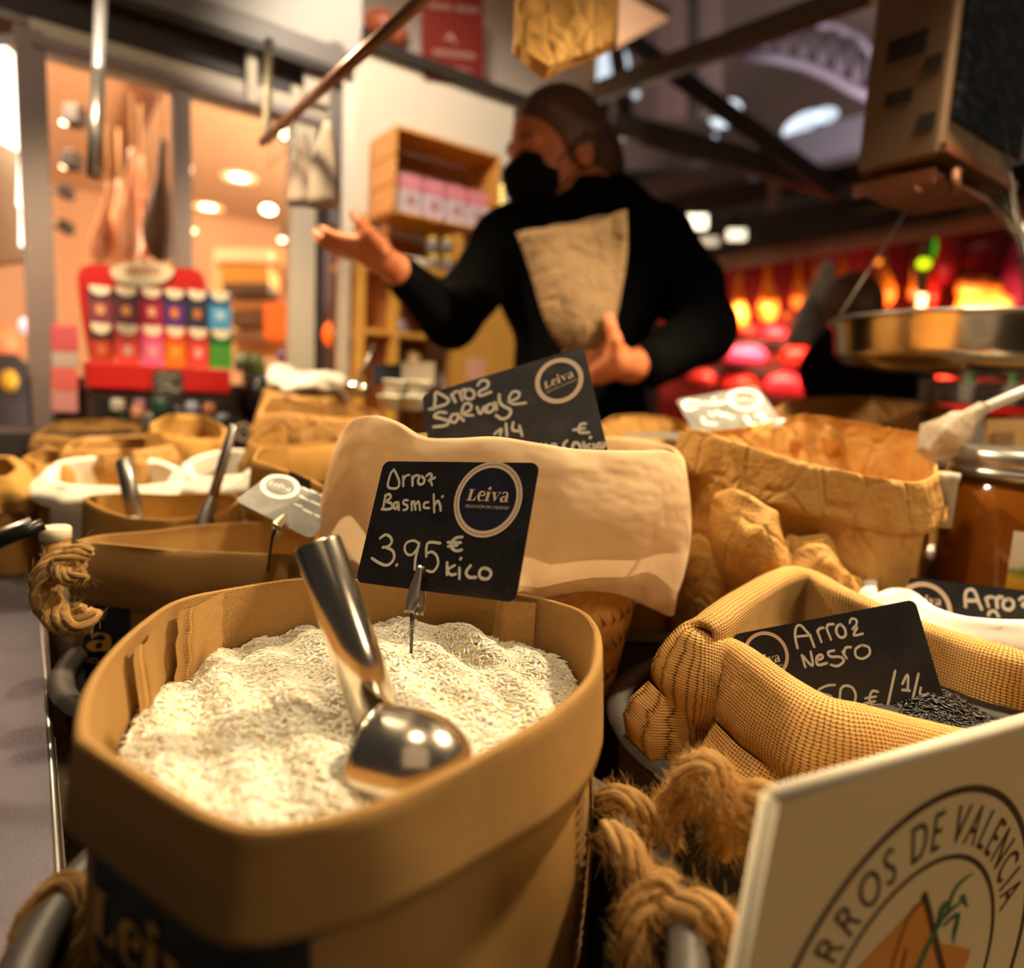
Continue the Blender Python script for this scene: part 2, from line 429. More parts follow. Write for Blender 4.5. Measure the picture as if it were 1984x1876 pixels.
def logo_word():
    """the stall's name in fat high-contrast letters; x-height 1; returns verts2d, faces, total width"""
    V2 = []; F2 = []
    def add(vf, dx, sh=.12):
        b = len(V2)
        for v in vf[0]: V2.append((v[0] + dx + v[1] * sh, v[1]))
        F2.extend(tuple(i + b for i in f) for f in vf[1])
    def R(x0, y0, x1, y1): return ([Vector((x0, y0)), Vector((x1, y0)), Vector((x1, y1)), Vector((x0, y1))], [(0, 1, 2, 3)])
    add(R(.15, 0, .5, 1.2), 0); add(R(-.02, 1.13, .68, 1.2), 0); add(R(-.02, 0, 1.0, .08), 0)
    add(([Vector((.75, .05)), Vector((1.0, .05)), Vector((1.02, .42)), Vector((.95, .42))], [(0, 1, 2, 3)]), 0)
    x = 1.1
    add(vstroke([(.18, .56), (.78, .60), (.80, .85), (.56, 1.0), (.28, .85), (.22, .5), (.36, .12), (.62, .02), (.88, .22)], [.07, .12, .2, .08, .25, .36, .25, .10, .04]), x)
    x = 2.1
    add(R(.1, .05, .44, .98), x); add(R(-.02, .9, .3, .98), x); add(R(-.04, 0, .6, .07), x)
    dot = [Vector((.27, 1.32))] + [Vector((.27 + .18 * math.cos(a * .524), 1.32 + .18 * math.sin(a * .524))) for a in range(12)]
    add((dot, [(0, 1 + k, 1 + (k + 1) % 12) for k in range(12)]), x)
    x = 2.75
    add(([Vector((.02, .98)), Vector((.38, .98)), Vector((.66, .25)), Vector((.52, -.02))], [(0, 3, 2, 1)]), x)
    add(([Vector((.52, -.02)), Vector((.60, .1)), Vector((.98, .98)), Vector((.88, .98))], [(0, 1, 2, 3)]), x)
    add(R(-.06, .91, .5, .98), x); add(R(.72, .91, 1.06, .98), x)
    x = 3.8
    add(vstroke([(.2, .78), (.32, .97), (.62, .94), (.74, .7), (.74, .1)], [.16, .1, .2, .32, .32]), x)
    add(vstroke([(.72, .58), (.34, .5), (.2, .25), (.34, .03), (.70, .12)], [.06, .12, .34, .16, .06]), x)
    add(R(.6, 0, 1.02, .08), x)
    return V2, F2, 4.95
LOGO = logo_word()

# ============================================================ chalk signs
def fit_rect(px4, wid, aspect, free_aspect=True, lean=None):
    """pose of a real rectangle (width wid) seen at four image points TL TR BR BL"""
    px4 = np.array(px4, float)
    def proj(p):
        d = Vector(p) - CAM; z = d.dot(fw); return np.array([CX + F * d.dot(rt) / z, CY - F * d.dot(up) / z])
    d0 = wid * F / np.linalg.norm(px4[1] - px4[0]); c0 = P(*px4.mean(0), d0)
    x = np.array([c0.x, c0.y, c0.z, 0, 0, 0, aspect], float)
    B = np.array([[1, 0, 0], [0, 0, 1], [0, -1, 0]], float)
    def corners(x):
        th = np.linalg.norm(x[3:6]); R = np.eye(3)
        if th > 1e-9: R = np.array(Matrix.Rotation(th, 3, Vector(x[3:6]).normalized()))
        ex = R @ np.array([1, 0, 0.]); ez = R @ np.array([0, 0.35, .93]); ez /= np.linalg.norm(ez)
        c = x[:3]; w2, h2 = wid / 2, wid * x[6] / 2
        return [c - ex * w2 + ez * h2, c + ex * w2 + ez * h2, c + ex * w2 - ez * h2, c - ex * w2 - ez * h2]
    def res(x):
        r = np.concatenate([proj(c) - p for c, p in zip(corners(x), px4)])
        return np.append(r, [(x[6] - aspect) * (25 if free_aspect else 4000)])
    lam = 1.0; r = res(x); e = r @ r
    for it in range(120):
        J = np.zeros((len(r), 7))
        for k in range(7):
            y = x.copy(); y[k] += 1e-5; J[:, k] = (res(y) - r) / 1e-5
        s = np.linalg.solve(J.T @ J + lam * np.diag(np.diag(J.T @ J) + 1e-6), -J.T @ r)
        y = x + s; r2 = res(y); e2 = r2 @ r2
        if e2 < e: x, r, e = y, r2, e2; lam = max(lam / 3, 1e-7)
        else: lam *= 4
    print('fit_rect', [round(float(v), 3) for v in x], 'err', round(float(e) ** .5, 1))
    return [Vector(c) for c in corners(x)]
class Sign:
    def __init__(s, label, px4, wid, aspect, mats, group=None, thick=.0008, radius=.006, free=True):
        s.c = fit_rect(px4, wid, aspect, free); TL, TR, BR, BL = s.c
        s.ex = (TR - TL).normalized(); s.ey = (TL - BL).normalized(); s.n = s.ex.cross(s.ey).normalized()
        s.o = BL; s.W = (TR - TL).length; s.H = (TL - BL).length
        if s.n.dot(CAM - BL) < 0: s.n = -s.n
        s.root = thing('price_sign', label, 'sign', (TL + TR + BR + BL) / 4, group)
        lp = []
        r = radius
        for cx, cy, a0 in ((r, r, 180), (s.W - r, r, 270), (s.W - r, s.H - r, 0), (r, s.H - r, 90)):
            for k in range(7): a = math.radians(a0 + k * 15); lp.append((cx + r * math.cos(a), cy + r * math.sin(a)))
        K = len(lp); fr = [s.w(p) for p in lp]; bk = [q - s.n * thick for q in fr]
        s.card = obj('card', fr + bk, [tuple(range(K)), tuple(range(2 * K - 1, K - 1, -1))] + [(i, i + K, (i + 1) % K + K, (i + 1) % K) for i in range(K)],
            mats[0], s.root, False, uvs=[(p[0], p[1]) for p in lp] * 2)
        s.mc, s.mr = mats[1], mats[2]; s.chalk = MB(); s.print = MB()
    def w(s, p, off=0.0): return s.o + s.ex * p[0] + s.ey * p[1] + s.n * off
    def q(s, px, py):
        p = onplane(px, py, s.o, s.n); return Vector(((p - s.o).dot(s.ex), (p - s.o).dot(s.ey)))
    def strokes(s, lines, sc, off, wpx, dots=()):
        mppx = depth((s.c[0] + s.c[2]) / 2) / F * 1.12
        for i, ln in enumerate(lines):
            pts = smooth_line([s.q(off[0] + a / sc, off[1] + b / sc) for a, b in ln])
            v, f = ribbon2(pts, [wpx * mppx * rnd.uniform(.9, 1.1)] * len(pts)); s.chalk.add([s.w(p, .00025 + i * .000004) for p in v], f)
        for a, b in dots:
            p = s.q(off[0] + a / sc, off[1] + b / sc); v, f = ribbon2([p, p + Vector((.0003, .0004))], wpx * mppx * 1.15); s.chalk.add([s.w(x, .00025) for x in v], f)
    def ring(s, cxy, R, bands=((.93, 1.0), (.83, .915)), ex=1.0, inner=None):
        c = Vector(cxy); N = 56
        for (a, b) in bands:
            v = []; f = []
            for k in range(N):
                t = 2 * math.pi * k / N; d = Vector((math.cos(t) * ex, math.sin(t))) * R; v += [s.w(c + d * a, .0002), s.w(c + d * b, .0002)]
            for k in range(N): i, j = 2 * k, 2 * ((k + 1) % N); f.append((i, i + 1, j + 1, j))
            s.print.add(v, f)
        if inner is not None:
            v = [s.w(c, .00015)] + [s.w(c + Vector((math.cos(k * .1122) * ex, math.sin(k * .1122))) * R * 1.0, .00012) for k in range(56)]
            obj('logo_disc', v, [(0, 1 + k, 1 + (k + 1) % 56) for k in range(56)], inner, s.card, False)
    def logo(s, p0, p1, sub=True):
        """p0,p1: 2D ends of the word's baseline on the card"""
        p0, p1 = Vector(p0), Vector(p1); d = (p1 - p0); L = d.length; d /= L; n = Vector((-d.y, d.x)); k = L / LOGO[2]
        s.print.add([s.w(p0 + d * v[0] * k + n * v[1] * k, .00032) for v in LOGO[0]], LOGO[1])
        if sub:
            tv, tf, tw = text_mesh('SELECCIÓN DE CALIDAD', .2); kk = L * 1.02 / tw
            q0 = p0 - n * k * .72
            s.print.add([s.w(q0 + d * v[0] * kk + n * v[1] * kk * .95, .00032) for v in tv], tf)
    def done(s):
        if s.chalk.v: s.chalk.build('handwriting', s.mc, s.card)
        if s.print.v: s.print.build('logo', s.mr, s.card)
        return s.root
def chalk_card(name, base, rough=.5, spec=.5, speck=True):
    g = NG(name); v = g.coord('Object')
    n = g.noise(v, 900, 2, .5); sp = g.ramp(n, [(.66, (0, 0, 0)), (.76, (1, 1, 1))]); b = g.noise(v, 30, 5, .65)
    c = g.mix(g.ramp(b, [(.4, (0, 0, 0)), (.75, (1, 1, 1))]), tuple(base), tuple(x * 1.9 + .006 for x in base))
    if speck: c = g.mix(g.math('MULTIPLY', sp, .35), c, (.30, .28, .24))
    MATS[name] = g.fin(c, rough, 0, None, spec); return MATS[name]
M_SLATE = chalk_card('slate_card', srgb('#17161C'), .38, .35)
M_SLATE2 = chalk_card('slate_card_grey', srgb('#303036'), .42, .4, False)
M_SLATE_GLARE = chalk_card('glare_slate_card', srgb('#6B6A66'), .3, .8, False)  # dark slate whose glare is painted in as a paler grey base
M_CHALK = mat('chalk_pen', '#CFCBC2', .85, var=.18, vscale=500)
M_RING = mat('sign_print', '#D9C3AC', .7, var=.05)
M_NAVY = chalk_card('navy_disc', srgb('#15172B'), .4, .35)

# ============================================================ the setting
TABLE_Z = .60; LEDGE_Z = .86
def uv_box_verts(c, lu, lv, lz):  # corner c, lengths along U, V, Z
    return MB().boxp(c + U * lu / 2 + V * lv / 2 + Z * lz / 2, U * lu / 2, V * lv / 2, Z * lz / 2)
M_FLOOR = mat('hall_floor_tiles', '#3A332D', .5, var=.25, vscale=3)
fl = MB(); fl.box((-14, -3, -.02), (16, 18, 0)); tag(fl.build('floor', M_FLOOR), kind='structure')
M_DARKWALL = mat('hall_wall_plaster', '#5A4C44', .9, var=.15, vscale=2)
fw_ = MB(); fw_.box((-14, 16, 0), (18, 16.2, 9)); tag(fw_.build('wall_back', M_DARKWALL), kind='structure')
# counter ledge on the left: brushed metal sheet whose edge runs with the stall
g = NG('ledge_metal'); v = g.coord('Object'); n = g.noise(v, 500, 2, .6); big = g.noise(v, 9, 4, .6)
c = g.mix(big, srgb('#4C4B56'), srgb('#6A6670')); c = g.mix(g.math('MULTIPLY', n, .5), c, srgb('#44434C'))
M_LEDGE = g.fin(c, .38, .75, g.bump(n, .6, .0004), .5)
e0 = onz(103, 1650, LEDGE_Z)
def ledge_pt(t, s): return e0 + U * t - V * s
ed = ledge_pt(0, 0)
root = thing('counter_ledge', 'brushed grey metal counter ledge running along the left side of the sacks', 'counter', ledge_pt(.6, .3))
mb = MB(); a, b = ledge_pt(-.5, 0), ledge_pt(1.55, 0)
mb.add([a, b, b - V * .62, a - V * .62, a - Z * .012, b - Z * .012, b - V * .62 - Z * .012, a - V * .62 - Z * .012],
       [(0, 1, 2, 3), (7, 6, 5, 4), (0, 4, 5, 1), (1, 5, 6, 2), (2, 6, 7, 3), (3, 7, 4, 0)]); mb.build('top_sheet', M_LEDGE, root)
mb = MB(); mb.tube([a + V * .0015 - Z * .004, b + V * .0015 - Z * .004], .0035, 8); mb.build('rolled_edge', M_STEEL2, root, True)
mb = MB(); mb.quadslab(a - Z * .012 - V * .006, b - Z * .012 - V * .006, b - Z * .27 - V * .006, a - Z * .27 - V * .006, .012); mb.build('front_panel', mat('ledge_front', '#6D5A5E', .7, var=.3, vscale=25), root)
# table that carries the buckets
g = NG('table_top'); v = g.coord('Object'); n = g.noise(v, 60, 5, .7); n2 = g.noise(v, 350, 3, .6)
c = g.mix(n, srgb('#5E5344'), srgb('#8F8069')); c = g.mix(g.ramp(n2, [(.58, (0, 0, 0)), (.7, (1, 1, 1))]), c, srgb('#2E241C'))
M_TABLE = g.fin(c, .6, 0, g.bump(n2, .5, .001), .4)
mb = MB(); tc = ledge_pt(-.5, -.01); mb.boxp(tc + U * 1.1 + V * .95 - Z * (LEDGE_Z - TABLE_Z + .015), U * 1.12, V * .97, Z * .015)
tb = tag(mb.build('display_table', M_TABLE, origin=(0.1, .6, TABLE_Z - .03)), 'dusty dark display table under the sacks and buckets', 'table')
mb = MB()
for i in range(70):
    t = rnd.uniform(.02, .75); s_ = -rnd.uniform(.012, .05); p = ledge_pt(t, s_); p.z = TABLE_Z + .0012
    mb.ell(p, rnd.uniform(.002, .005), rnd.uniform(.002, .004), .0012, 6, 4)
tag(mb.build('spilled_grains', mat('pale_grain', '#D8CC9A', .6), None, True), 'pale grains spilled on the dusty strip beside the counter ledge', 'grain', kind='stuff')

# ------------------------------------------------------------ sacks
def frame_curve(rim, N, sharp=0.0):
    R, tot = catmull(rim, N, True, sharp); c = sum(R, Vector()) / N; nrm = []
    area = sum((R[i].x * R[(i + 1) % N].y - R[(i + 1) % N].x * R[i].y) for i in range(N))
    sg = 1 if area > 0 else -1
    for i in range(N):
        d = R[(i + 3) % N] - R[(i - 3) % N]; d.z = 0; d.normalize(); nrm.append(Vector((d.y, -d.x, 0)) * sg)
    for _ in range(3): nrm = [((nrm[i - 1] + nrm[i] * 2 + nrm[(i + 1) % N])).normalized() for i in range(N)]
    return R, nrm, c, tot
class Sack:
    """cloth or paper sack: inner wall, folded cuff, body. rim: world points of the crest."""
    def __init__(s, name, label, cat, rim, cuff, bottom, m, inner=.08, N=160, seed=0, roll=.006, wr=.003, wl=.05, body=1.0,
                 shift=(0, 0), group=None, mcuff=None, under=.006, bulge=0.0, flare=.004, cuff_var=None, wrb=None, flat=False, hem=True, solidbottom=True, drape=0.0, bb=0.0, sharp=0.0, bdir=None):
        s.R, s.n, s.c, s.tot = frame_curve(rim, N, sharp); s.N = N; s.bottom = bottom
        s.root = thing(name, label, cat, (s.c.x + shift[0], s.c.y + shift[1], bottom), group); off = Vector((seed * 3.1, seed * 1.7, 0))
        R, n = s.R, s.n; cz = [cuff * (cuff_var(i / N) if cuff_var else 1) for i in range(N)]
        if wrb is None: wrb = wr * 1.3
        def disp(p, amp, f=1.0):
            q = p * (f / wl); q.z *= .55
            a = noise.noise(q + off); b = 1 - 2 * abs(noise.noise(q * .8 + off * 2)); return (a * .6 + b * .5) * amp
        rows = []; vrow = []
        # inside wall, bottom to crest
        K = 9
        for k in range(K):
            t = k / (K - 1); dz = -inner * (1 - t) - roll * .6
            rows.append([R[i] - n[i] * (roll * .9 + (1 - t) * inner * .10 - disp(R[i] + Z * dz, wr * (.4 + .8 * (1 - t)))) + Z * dz for i in range(N)]); vrow.append(-inner * (1 - t))
        for k in range(1, 6):
            a = math.pi * k / 6; rows.append([R[i] - n[i] * (math.cos(a) * roll * .9) + Z * (math.sin(a) * roll * .6 - roll * .6) for i in range(N)]); vrow.append(roll * k / 3)
        K = 9; s.cuffrows = []
        for k in range(K):
            t = k / (K - 1)
            row = [R[i] + n[i] * (roll * .9 + flare * t + bulge * math.sin(math.pi * min(t * 1.1, 1)) + disp(R[i] + n[i] * .05 - Z * cz[i] * t, wr * (.3 + t)))
                   - Z * (roll * .6 + (cz[i] - roll * .6) * t) for i in range(N)]
            rows.append(row); vrow.append(roll * 2 + cuff * t)
        if drape:  # rolled cuffs come back inwards
            for i in range(N):
                for k in range(-5, 0):
                    tt = (k + 5) / 4; rows[k][i] = rows[k][i] - n[i] * drape * tt * tt
        hemrow = rows[-1]
        rows.append([p - n[i] * .0035 - Z * .001 for i, p in enumerate(hemrow)]); vrow.append(vrow[-1] + .003)
        rows.append([p - n[i] * .004 + Z * .02 for i, p in enumerate(hemrow)]); vrow.append(vrow[-1] + .02)
        s.mk('cuff' if True else '', rows, vrow, m if mcuff is None else mcuff, flat)
        # body
        bw = [1.0 if bdir is None else .25 + .75 * max(0, n[i].dot(Vector(bdir))) for i in range(N)]
        rows = []; vrow = []; K = 18; s.body_rows = []
        top = [R[i] + n[i] * (roll * .2 - under * .3 * bw[i] - (drape * .8)) - Z * (cz[i] * .72) for i in range(N)]
        for k in range(K + 1):
            t = k / K; row = []
            for i in range(N):
                z = top[i].z + (bottom - top[i].z) * t
                q = Vector((s.c.x + (top[i].x - s.c.x) * (1 + (body - 1) * t) + shift[0] * t, s.c.y + (top[i].y - s.c.y) * (1 + (body - 1) * t) + shift[1] * t, z))
                q += n[i] * (bb * bw[i] * math.sin(math.pi * min(1, .15 + t * 2.8)) + bulge * .6 * math.sin(math.pi * min(1, t * 1.3)) + disp(q, wrb * min(1, t * 4 + .15)))
                if t > .9: q -= n[i] * (t - .9) * .25
                row.append(q)
            rows.append(row); vrow.append(t * (s.c.z - bottom))
        s.body_rows = rows
        s.mk('sack_body', rows, vrow, m, flat, cap=True)
    def mk(s, name, rows, vrow, m, flat, cap=False):
        N = s.N; v = [p for r in rows for p in r]; v2 = [p for p in v]; uv = [(i / N * s.tot, vr) for vr in vrow for i in range(N)]
        # duplicate seam column for clean uvs
        v = []; uv = []
        for r, vr in zip(rows, vrow):
            for i in range(N + 1): v.append(r[i % N]); uv.append((i / N * s.tot, vr))
        f = []
        for k in range(len(rows) - 1):
            for i in range(N): f.append((k * (N + 1) + i, k * (N + 1) + i + 1, (k + 1) * (N + 1) + i + 1, (k + 1) * (N + 1) + i))
        if cap: f.append(tuple((len(rows) - 1) * (N + 1) + i for i in range(N)))
        return obj(name, v, f, m, s.root, not flat, uv)
    def body_at(s, u, t, off=.0008):
        """u: fraction along rim, t: fraction down the body"""
        N = s.N; rows = s.body_rows; K = len(rows) - 1; x = (u % 1) * N; i = int(x) % N; fx = x - int(x); y = min(max(t, 0), .999) * K; j = int(y); fy = y - j
        a = rows[j][i].lerp(rows[j][(i + 1) % N], fx); b = rows[j + 1][i].lerp(rows[j + 1][(i + 1) % N], fx)
        return a.lerp(b, fy) + s.n[i] * off
    def contents(s, drop, m, label=None, dome=.01, parent=True, name='contents', seed=0, lump=.004, stuff=True, shrink=.008, cat='grain'):
        N = s.N; v = []; f = []; K = 8; 
        inr = [s.R[i] - s.n[i] * shrink for i in range(0, N, 2)]; M = len(inr); cz = min(p.z for p in s.R) - drop
        v.append(Vector((s.c.x, s.c.y, cz + dome)))
        for k in range(1, K + 1):
            t = k / K
            for p in inr:
                q = Vector((s.c.x + (p.x - s.c.x) * t, s.c.y + (p.y - s.c.y) * t, cz + dome * (1 - t * t)))
                q.z += noise.noise(q * 25 + Vector((seed, 0, 0))) * lump; v.append(q)
        for i in range(M): f.append((0, 1 + i, 1 + (i + 1) % M))
        for k in range(K - 1):
            for i in range(M): f.append((1 + k * M + i, 1 + (k + 1) * M + i, 1 + (k + 1) * M + (i + 1) % M, 1 + k * M + (i + 1) % M))
        o = obj(name, v, f, m, None, True, origin=(s.c.x, s.c.y, cz)); tag(o, label, cat, kind='stuff'); return o
def rimz(pts, z): return [onz(p[0], p[1], z + (p[2] if len(p) > 2 else 0)) for p in pts]
def rimd(pts): return [P(*p) for p in pts]

# ------------------------------------------------------------ buckets
def bucket(label, c, R, zr, zb, grp=None, sx=1.0):
    """thick grey rubber bucket with rounded rim"""
    root = thing('rubber_bucket', label, 'bucket', (c.x, c.y, zb), grp); H = zr - zb
    mb = MB(); b = Vector((c.x, c.y, zb))
    mb.lathe(b, [(0, .004), (R * .78, .004), (R * .82, .012), (R * .95, H * .8), (R * .965, H - .006), (R * .975, H), (R * .80, 0), (0, 0)][:6], 72)
    mb.lathe(b, [(R * .975, H), (R * .985, H - .02), (R * .955, H * .6), (R * .86, 0), (0, 0)], 72); mb.build('wall', M_RUBBER, root, True)
    mb = MB(); pr = []
    for k in range(9): a = 2 * math.pi * k / 8; pr.append((R + .0095 * math.cos(a) * 1.1, H - .003 + .0075 * math.sin(a)))
    mb.lathe(b, pr, 72); mb.build('rim', M_RUBBER, root, True)
    return root
# ------------------------------------------------------------ rope
M_ROPE = None
def rope_mats():
    global M_ROPE, M_FIBRE
    g = NG('sisal_rope'); uv = g.coord('UV', (900, 45, 1)); n = g.ramp(g.noise(uv, 1.0, 4, .7), [(.35, (0, 0, 0)), (.65, (1, 1, 1))]); n2 = g.noise(g.coord('Object'), 60, 3, .6)
    c = g.mix(n, srgb('#8A5C28'), srgb('#E9C58A')); c = g.mix(g.math('MULTIPLY', n2, .5), c, srgb('#C08A3A'))
    M_ROPE = g.fin(c, .85, 0, g.bump(n, 1.0, .0008), .2); MATS['sisal_rope'] = M_ROPE
    M_FIBRE = mat('sisal_fibre', '#DDAE62', .8, var=.2)
rope_mats()
def rope(name, label, cat, pts, r=.008, lay=.045, parent=None, group=None, fuzz=400, flen=.012, n=90, ends=(0, 0), seed=1, strands=6):
    C, tot = catmull(pts, n, closed=False); rr = random.Random(seed)
    root = parent if parent is not None else None
    own = None
    if name: 
        if parent is None: own = thing(name, label, cat, C[0], group); root = own
    T = [(C[min(i + 1, n - 1)] - C[max(i - 1, 0)]).normalized() for i in range(n)]
    x = T[0].cross(Vector((.2, .3, .9))).normalized(); fr = []
    for i in range(n): x = (x - T[i] * x.dot(T[i])).normalized(); fr.append((x.copy(), T[i].cross(x)))
    sr = r * .36
    for k in range(strands):
        path = []
        for i in range(n):
            a = 2 * math.pi * (i / (n - 1) * tot / lay + k / strands); sp = 1.0
            e = min(i, n - 1 - i) / (n * .1)
            if ends[1] and (n - 1 - i) < n * .12: sp = 1 + ends[1] * (1 - (n - 1 - i) / (n * .12))
            path.append(C[i] + (fr[i][0] * math.cos(a) + fr[i][1] * math.sin(a)) * (r * (.66 if k % 2 else .56) * sp))
        mb = MB(); rad = [sr * (1 + .03 * math.sin(i * .9 + k * 2) + .04 * rr.uniform(-1, 1)) * (1 + .6 * ends[1] * max(0, 1 - (n - 1 - i) / (n * .12))) for i in range(n)]
        mb.tube(path, rad, 10); mb.build('strand', M_ROPE, root, True)
    if fuzz:
        mb = MB()
        for q in range(int(fuzz * (1.5 if ends[1] else .8))):
            i = rr.randrange(n); a = rr.uniform(0, 6.283); nd = fr[i][0] * math.cos(a) + fr[i][1] * math.sin(a)
            base = C[i] + nd * r * .9; L = flen * rr.uniform(.3, 1.1)
            if ends[1] and i > n * .86: L *= 1.5
            tv = T[i] * rr.choice((-1, 1)) * rr.uniform(.4, 1.4); rv = Vector((rr.uniform(-1, 1), rr.uniform(-1, 1), rr.uniform(-1, 1)))
            d = (nd * rr.uniform(.25, 1) + tv + rv * .3).normalized(); curl = (rv * .8 - Z * .2)
            pp = [base - d * .001, base + d * L * .5, base + d * L + curl * L * .3]
            w_ = .00010; fibre(mb, pp, w_)
        o = mb.build('loose_fibres', M_FIBRE, root, True); o['kind'] = 'stuff'
    return own if own is not None else root
def fibre(mb, pp, w_):
    b = len(mb.v); vs_ = []
    for k, p in enumerate(pp):
        ww = w_ * (1.2 - k / len(pp))
        vs_ += [p + Vector((ww, 0, ww * .5)), p + Vector((-ww * .5, ww, -ww * .4)), p + Vector((-ww * .4, -ww, ww * .3))]
    fs = []
    for k in range(len(pp) - 1):
        for j in range(3): fs.append((k * 3 + j, k * 3 + (j + 1) % 3, (k + 1) * 3 + (j + 1) % 3, (k + 1) * 3 + j))
    mb.add(vs_, fs)
# ============================================================ front sack of basmati
RZ = .995
rim1 = rimz([(158, 1415), (172, 1335), (218, 1262), (285, 1200, .001), (345, 1163, .004), (430, 1143), (590, 1120), (720, 1124), (860, 1135), (1005, 1150, .002),
             (1085, 1168), (1135, 1190, .003), (1158, 1235), (1150, 1300), (1085, 1370), (990, 1430), (850, 1503), (700, 1565), (580, 1594), (480, 1600), (400, 1575), (320, 1530), (240, 1480), (185, 1445)], RZ)
bagA = Sack('rice_sack', 'large tan non-woven sack of white rice in the foreground, cuff folded down', 'sack', rim1, .040, TABLE_Z + .03, M_BAG, inner=.075, N=240,
            seed=1, roll=.0028, wr=.0022, wl=.07, body=1.0, shift=(.01, 0), cuff_var=lambda u: 1.0 + .38 * math.exp(-(((u - .65 + .5) % 1 - .5) / .13) ** 2), under=.004, wrb=.006)
def nearest_u(S, px, py, z):
    p = onz(px, py, z); return min(range(S.N), key=lambda i: (S.R[i] - p).length) / S.N
# side seam with stitches and the vertical pleats of the inside
def seam(S, u, t0, t1, m, pitch=.006, off=.001):
    mb = MB(); K = 60; pts = [S.body_at(u, t0 + (t1 - t0) * k / K, off) for k in range(K + 1)]
    mb.tube(pts, .0009, 6); o = mb.build('side_seam', m, S.root, True)
    mb = MB(); n = int((pts[-1] - pts[0]).length / pitch)
    for k in range(n):
        t = t0 + (t1 - t0) * (k + .5) / n
        a = S.body_at(u + .018, t, .001); b = S.body_at(u + .034, t + .004, .001); mb.tube([a, (a + b) / 2 + (a - S.c).normalized() * .0006, b], .0007, 5)
    mb.build('stitching', m, S.root, True)
M_THREAD = mat('brown_thread', '#6B4A22', .8)
uR = nearest_u(bagA, 1150, 1290, RZ)
seam(bagA, uR + .0, .05, .9, M_THREAD)
# inner pleats : folded ridges of cloth against the inside wall
def pleat(S, px, py, z, h, w_, m, lean=0.0, out=.0045):
    u = nearest_u(S, px, py, z); i = int(u * S.N); mb = MB(); K = 10; rows = []; uv = []
    for k in range(K + 1):
        t = k / K; dz = -.003 - h * t; row = []
        for j, (a, b) in enumerate(((-1, 0), (-.45, .35), (0.15, 1), (.3, .9), (.34, .1), (.6, 0))):
            q = S.R[int(i + lean * t * 10) % S.N]; nn = S.n[int(i + lean * t * 10) % S.N]; tg = Vector((-nn.y, nn.x, 0))
            row.append(q + tg * a * w_ - nn * (.008 + h * .1 * t + b * out * (.5 + .5 * math.sin(math.pi * min(1, t + .15)))) + Z * dz); uv.append((a * w_ + u * S.tot, h * t))
        rows += row
    f = [(k * 6 + j, k * 6 + j + 1, (k + 1) * 6 + j + 1, (k + 1) * 6 + j) for k in range(K) for j in range(5)]
    obj('inner_pleat', rows, f, m, S.root, True, uv)
pleat(bagA, 345, 1163, RZ, .07, .03, M_BAG, -.4)
pleat(bagA, 1005, 1150, RZ, .06, .02, M_BAG, .1)
pleat(bagA, 250, 1230, RZ, .07, .022, M_BAG, -.2)
# printed panel on the body
def print_panel(S, u0, u1, t0, t1, m, name='printed_panel'):
    K = 24; v = []; f = []; uv = []
    for a in range(K + 1):
        for b in range(K + 1):
            v.append(S.body_at(u0 + (u1 - u0) * a / K, t0 + (t1 - t0) * b / K, .0012)); uv.append((a / K, b / K))
    for a in range(K):
        for b in range(K): i = a * (K + 1) + b; f.append((i, i + 1, i + K + 2, i + K + 1))
    return obj(name, v, f, m, S.root, True, uv)
def print_logo(S, ua, ub, t_base, hpt, m, sub=True, par=None):
    """word along the rim direction ua->ub; hpt = body fraction per x-height"""
    mb = MB(); L = LOGO[2]
    mb.add([S.body_at(ua + (ub - ua) * v[0] / L, t_base - v[1] * hpt, .0022) for v in LOGO[0]], LOGO[1])
    if sub:
        tv, tf, tw = text_mesh('SELECCIÓN DE CALIDAD', .15)
        mb.add([S.body_at(ua + (ub - ua) * v[0] / tw, t_base + hpt * .75 - v[1] * hpt * 5 / tw * .95, .0022) for v in tv], tf)
    mb.build('printed_logo', m, par or S.root)
uL = nearest_u(bagA, 175, 1425, RZ); uF = nearest_u(bagA, 600, 1592, RZ)
du = ((uF - uL + .5) % 1) - .5
print('uR', uR, 'uL', uL, 'uF', uF)
pn_ = print_panel(bagA, uL + du * .04, uL + du * 1.0, .02, .62, M_BLACK)
print_logo(bagA, uL + du * .02, uL + du * .80, .17, .055, M_YELLOW, par=pn_)

# ---- rice surface
poly = np.array([(p.x - n.x * .010, p.y - n.y * .010) for p, n in zip(bagA.R, bagA.n)])
cc = poly.mean(0)
pk = onz(800, 1225, .968)
def rice_h(x, y):
    x = np.asarray(x, float); y = np.asarray(y, float)
    h = .950 + .020 * np.exp(-(((x - pk.x - .01) / .10) ** 2 + ((y - pk.y + .02) / .085) ** 2))
    h += .010 * np.exp(-(((x + .12) / .05) ** 2 + ((y - .36) / .06) ** 2))
    f0 = onz(890, 1265, .965); dx = x - f0.x; dy = y - f0.y; a = -.55; s_ = dx * math.cos(a) + dy * math.sin(a); t_ = -dx * math.sin(a) + dy * math.cos(a)
    h -= .010 * np.exp(-((s_ / .045) ** 2 + (t_ / .011) ** 2)); h += .005 * np.exp(-((s_ / .05) ** 2 + ((t_ - .022) / .012) ** 2))
    h += .003 * np.sin(x * 70 + 1.3) * np.cos(y * 60) + .0022 * np.sin(x * 160 + y * 90)
    return h
def inside(poly, x, y):
    n = len(poly); r = np.zeros(len(x), bool); j = n - 1
    for i in range(n):
        xi, yi = poly[i]; xj, yj = poly[j]
        c = ((yi > y) != (yj > y)) & (x < (xj - xi) * (y - yi) / (yj - yi + 1e-12) + xi); r ^= c; j = i
    return r
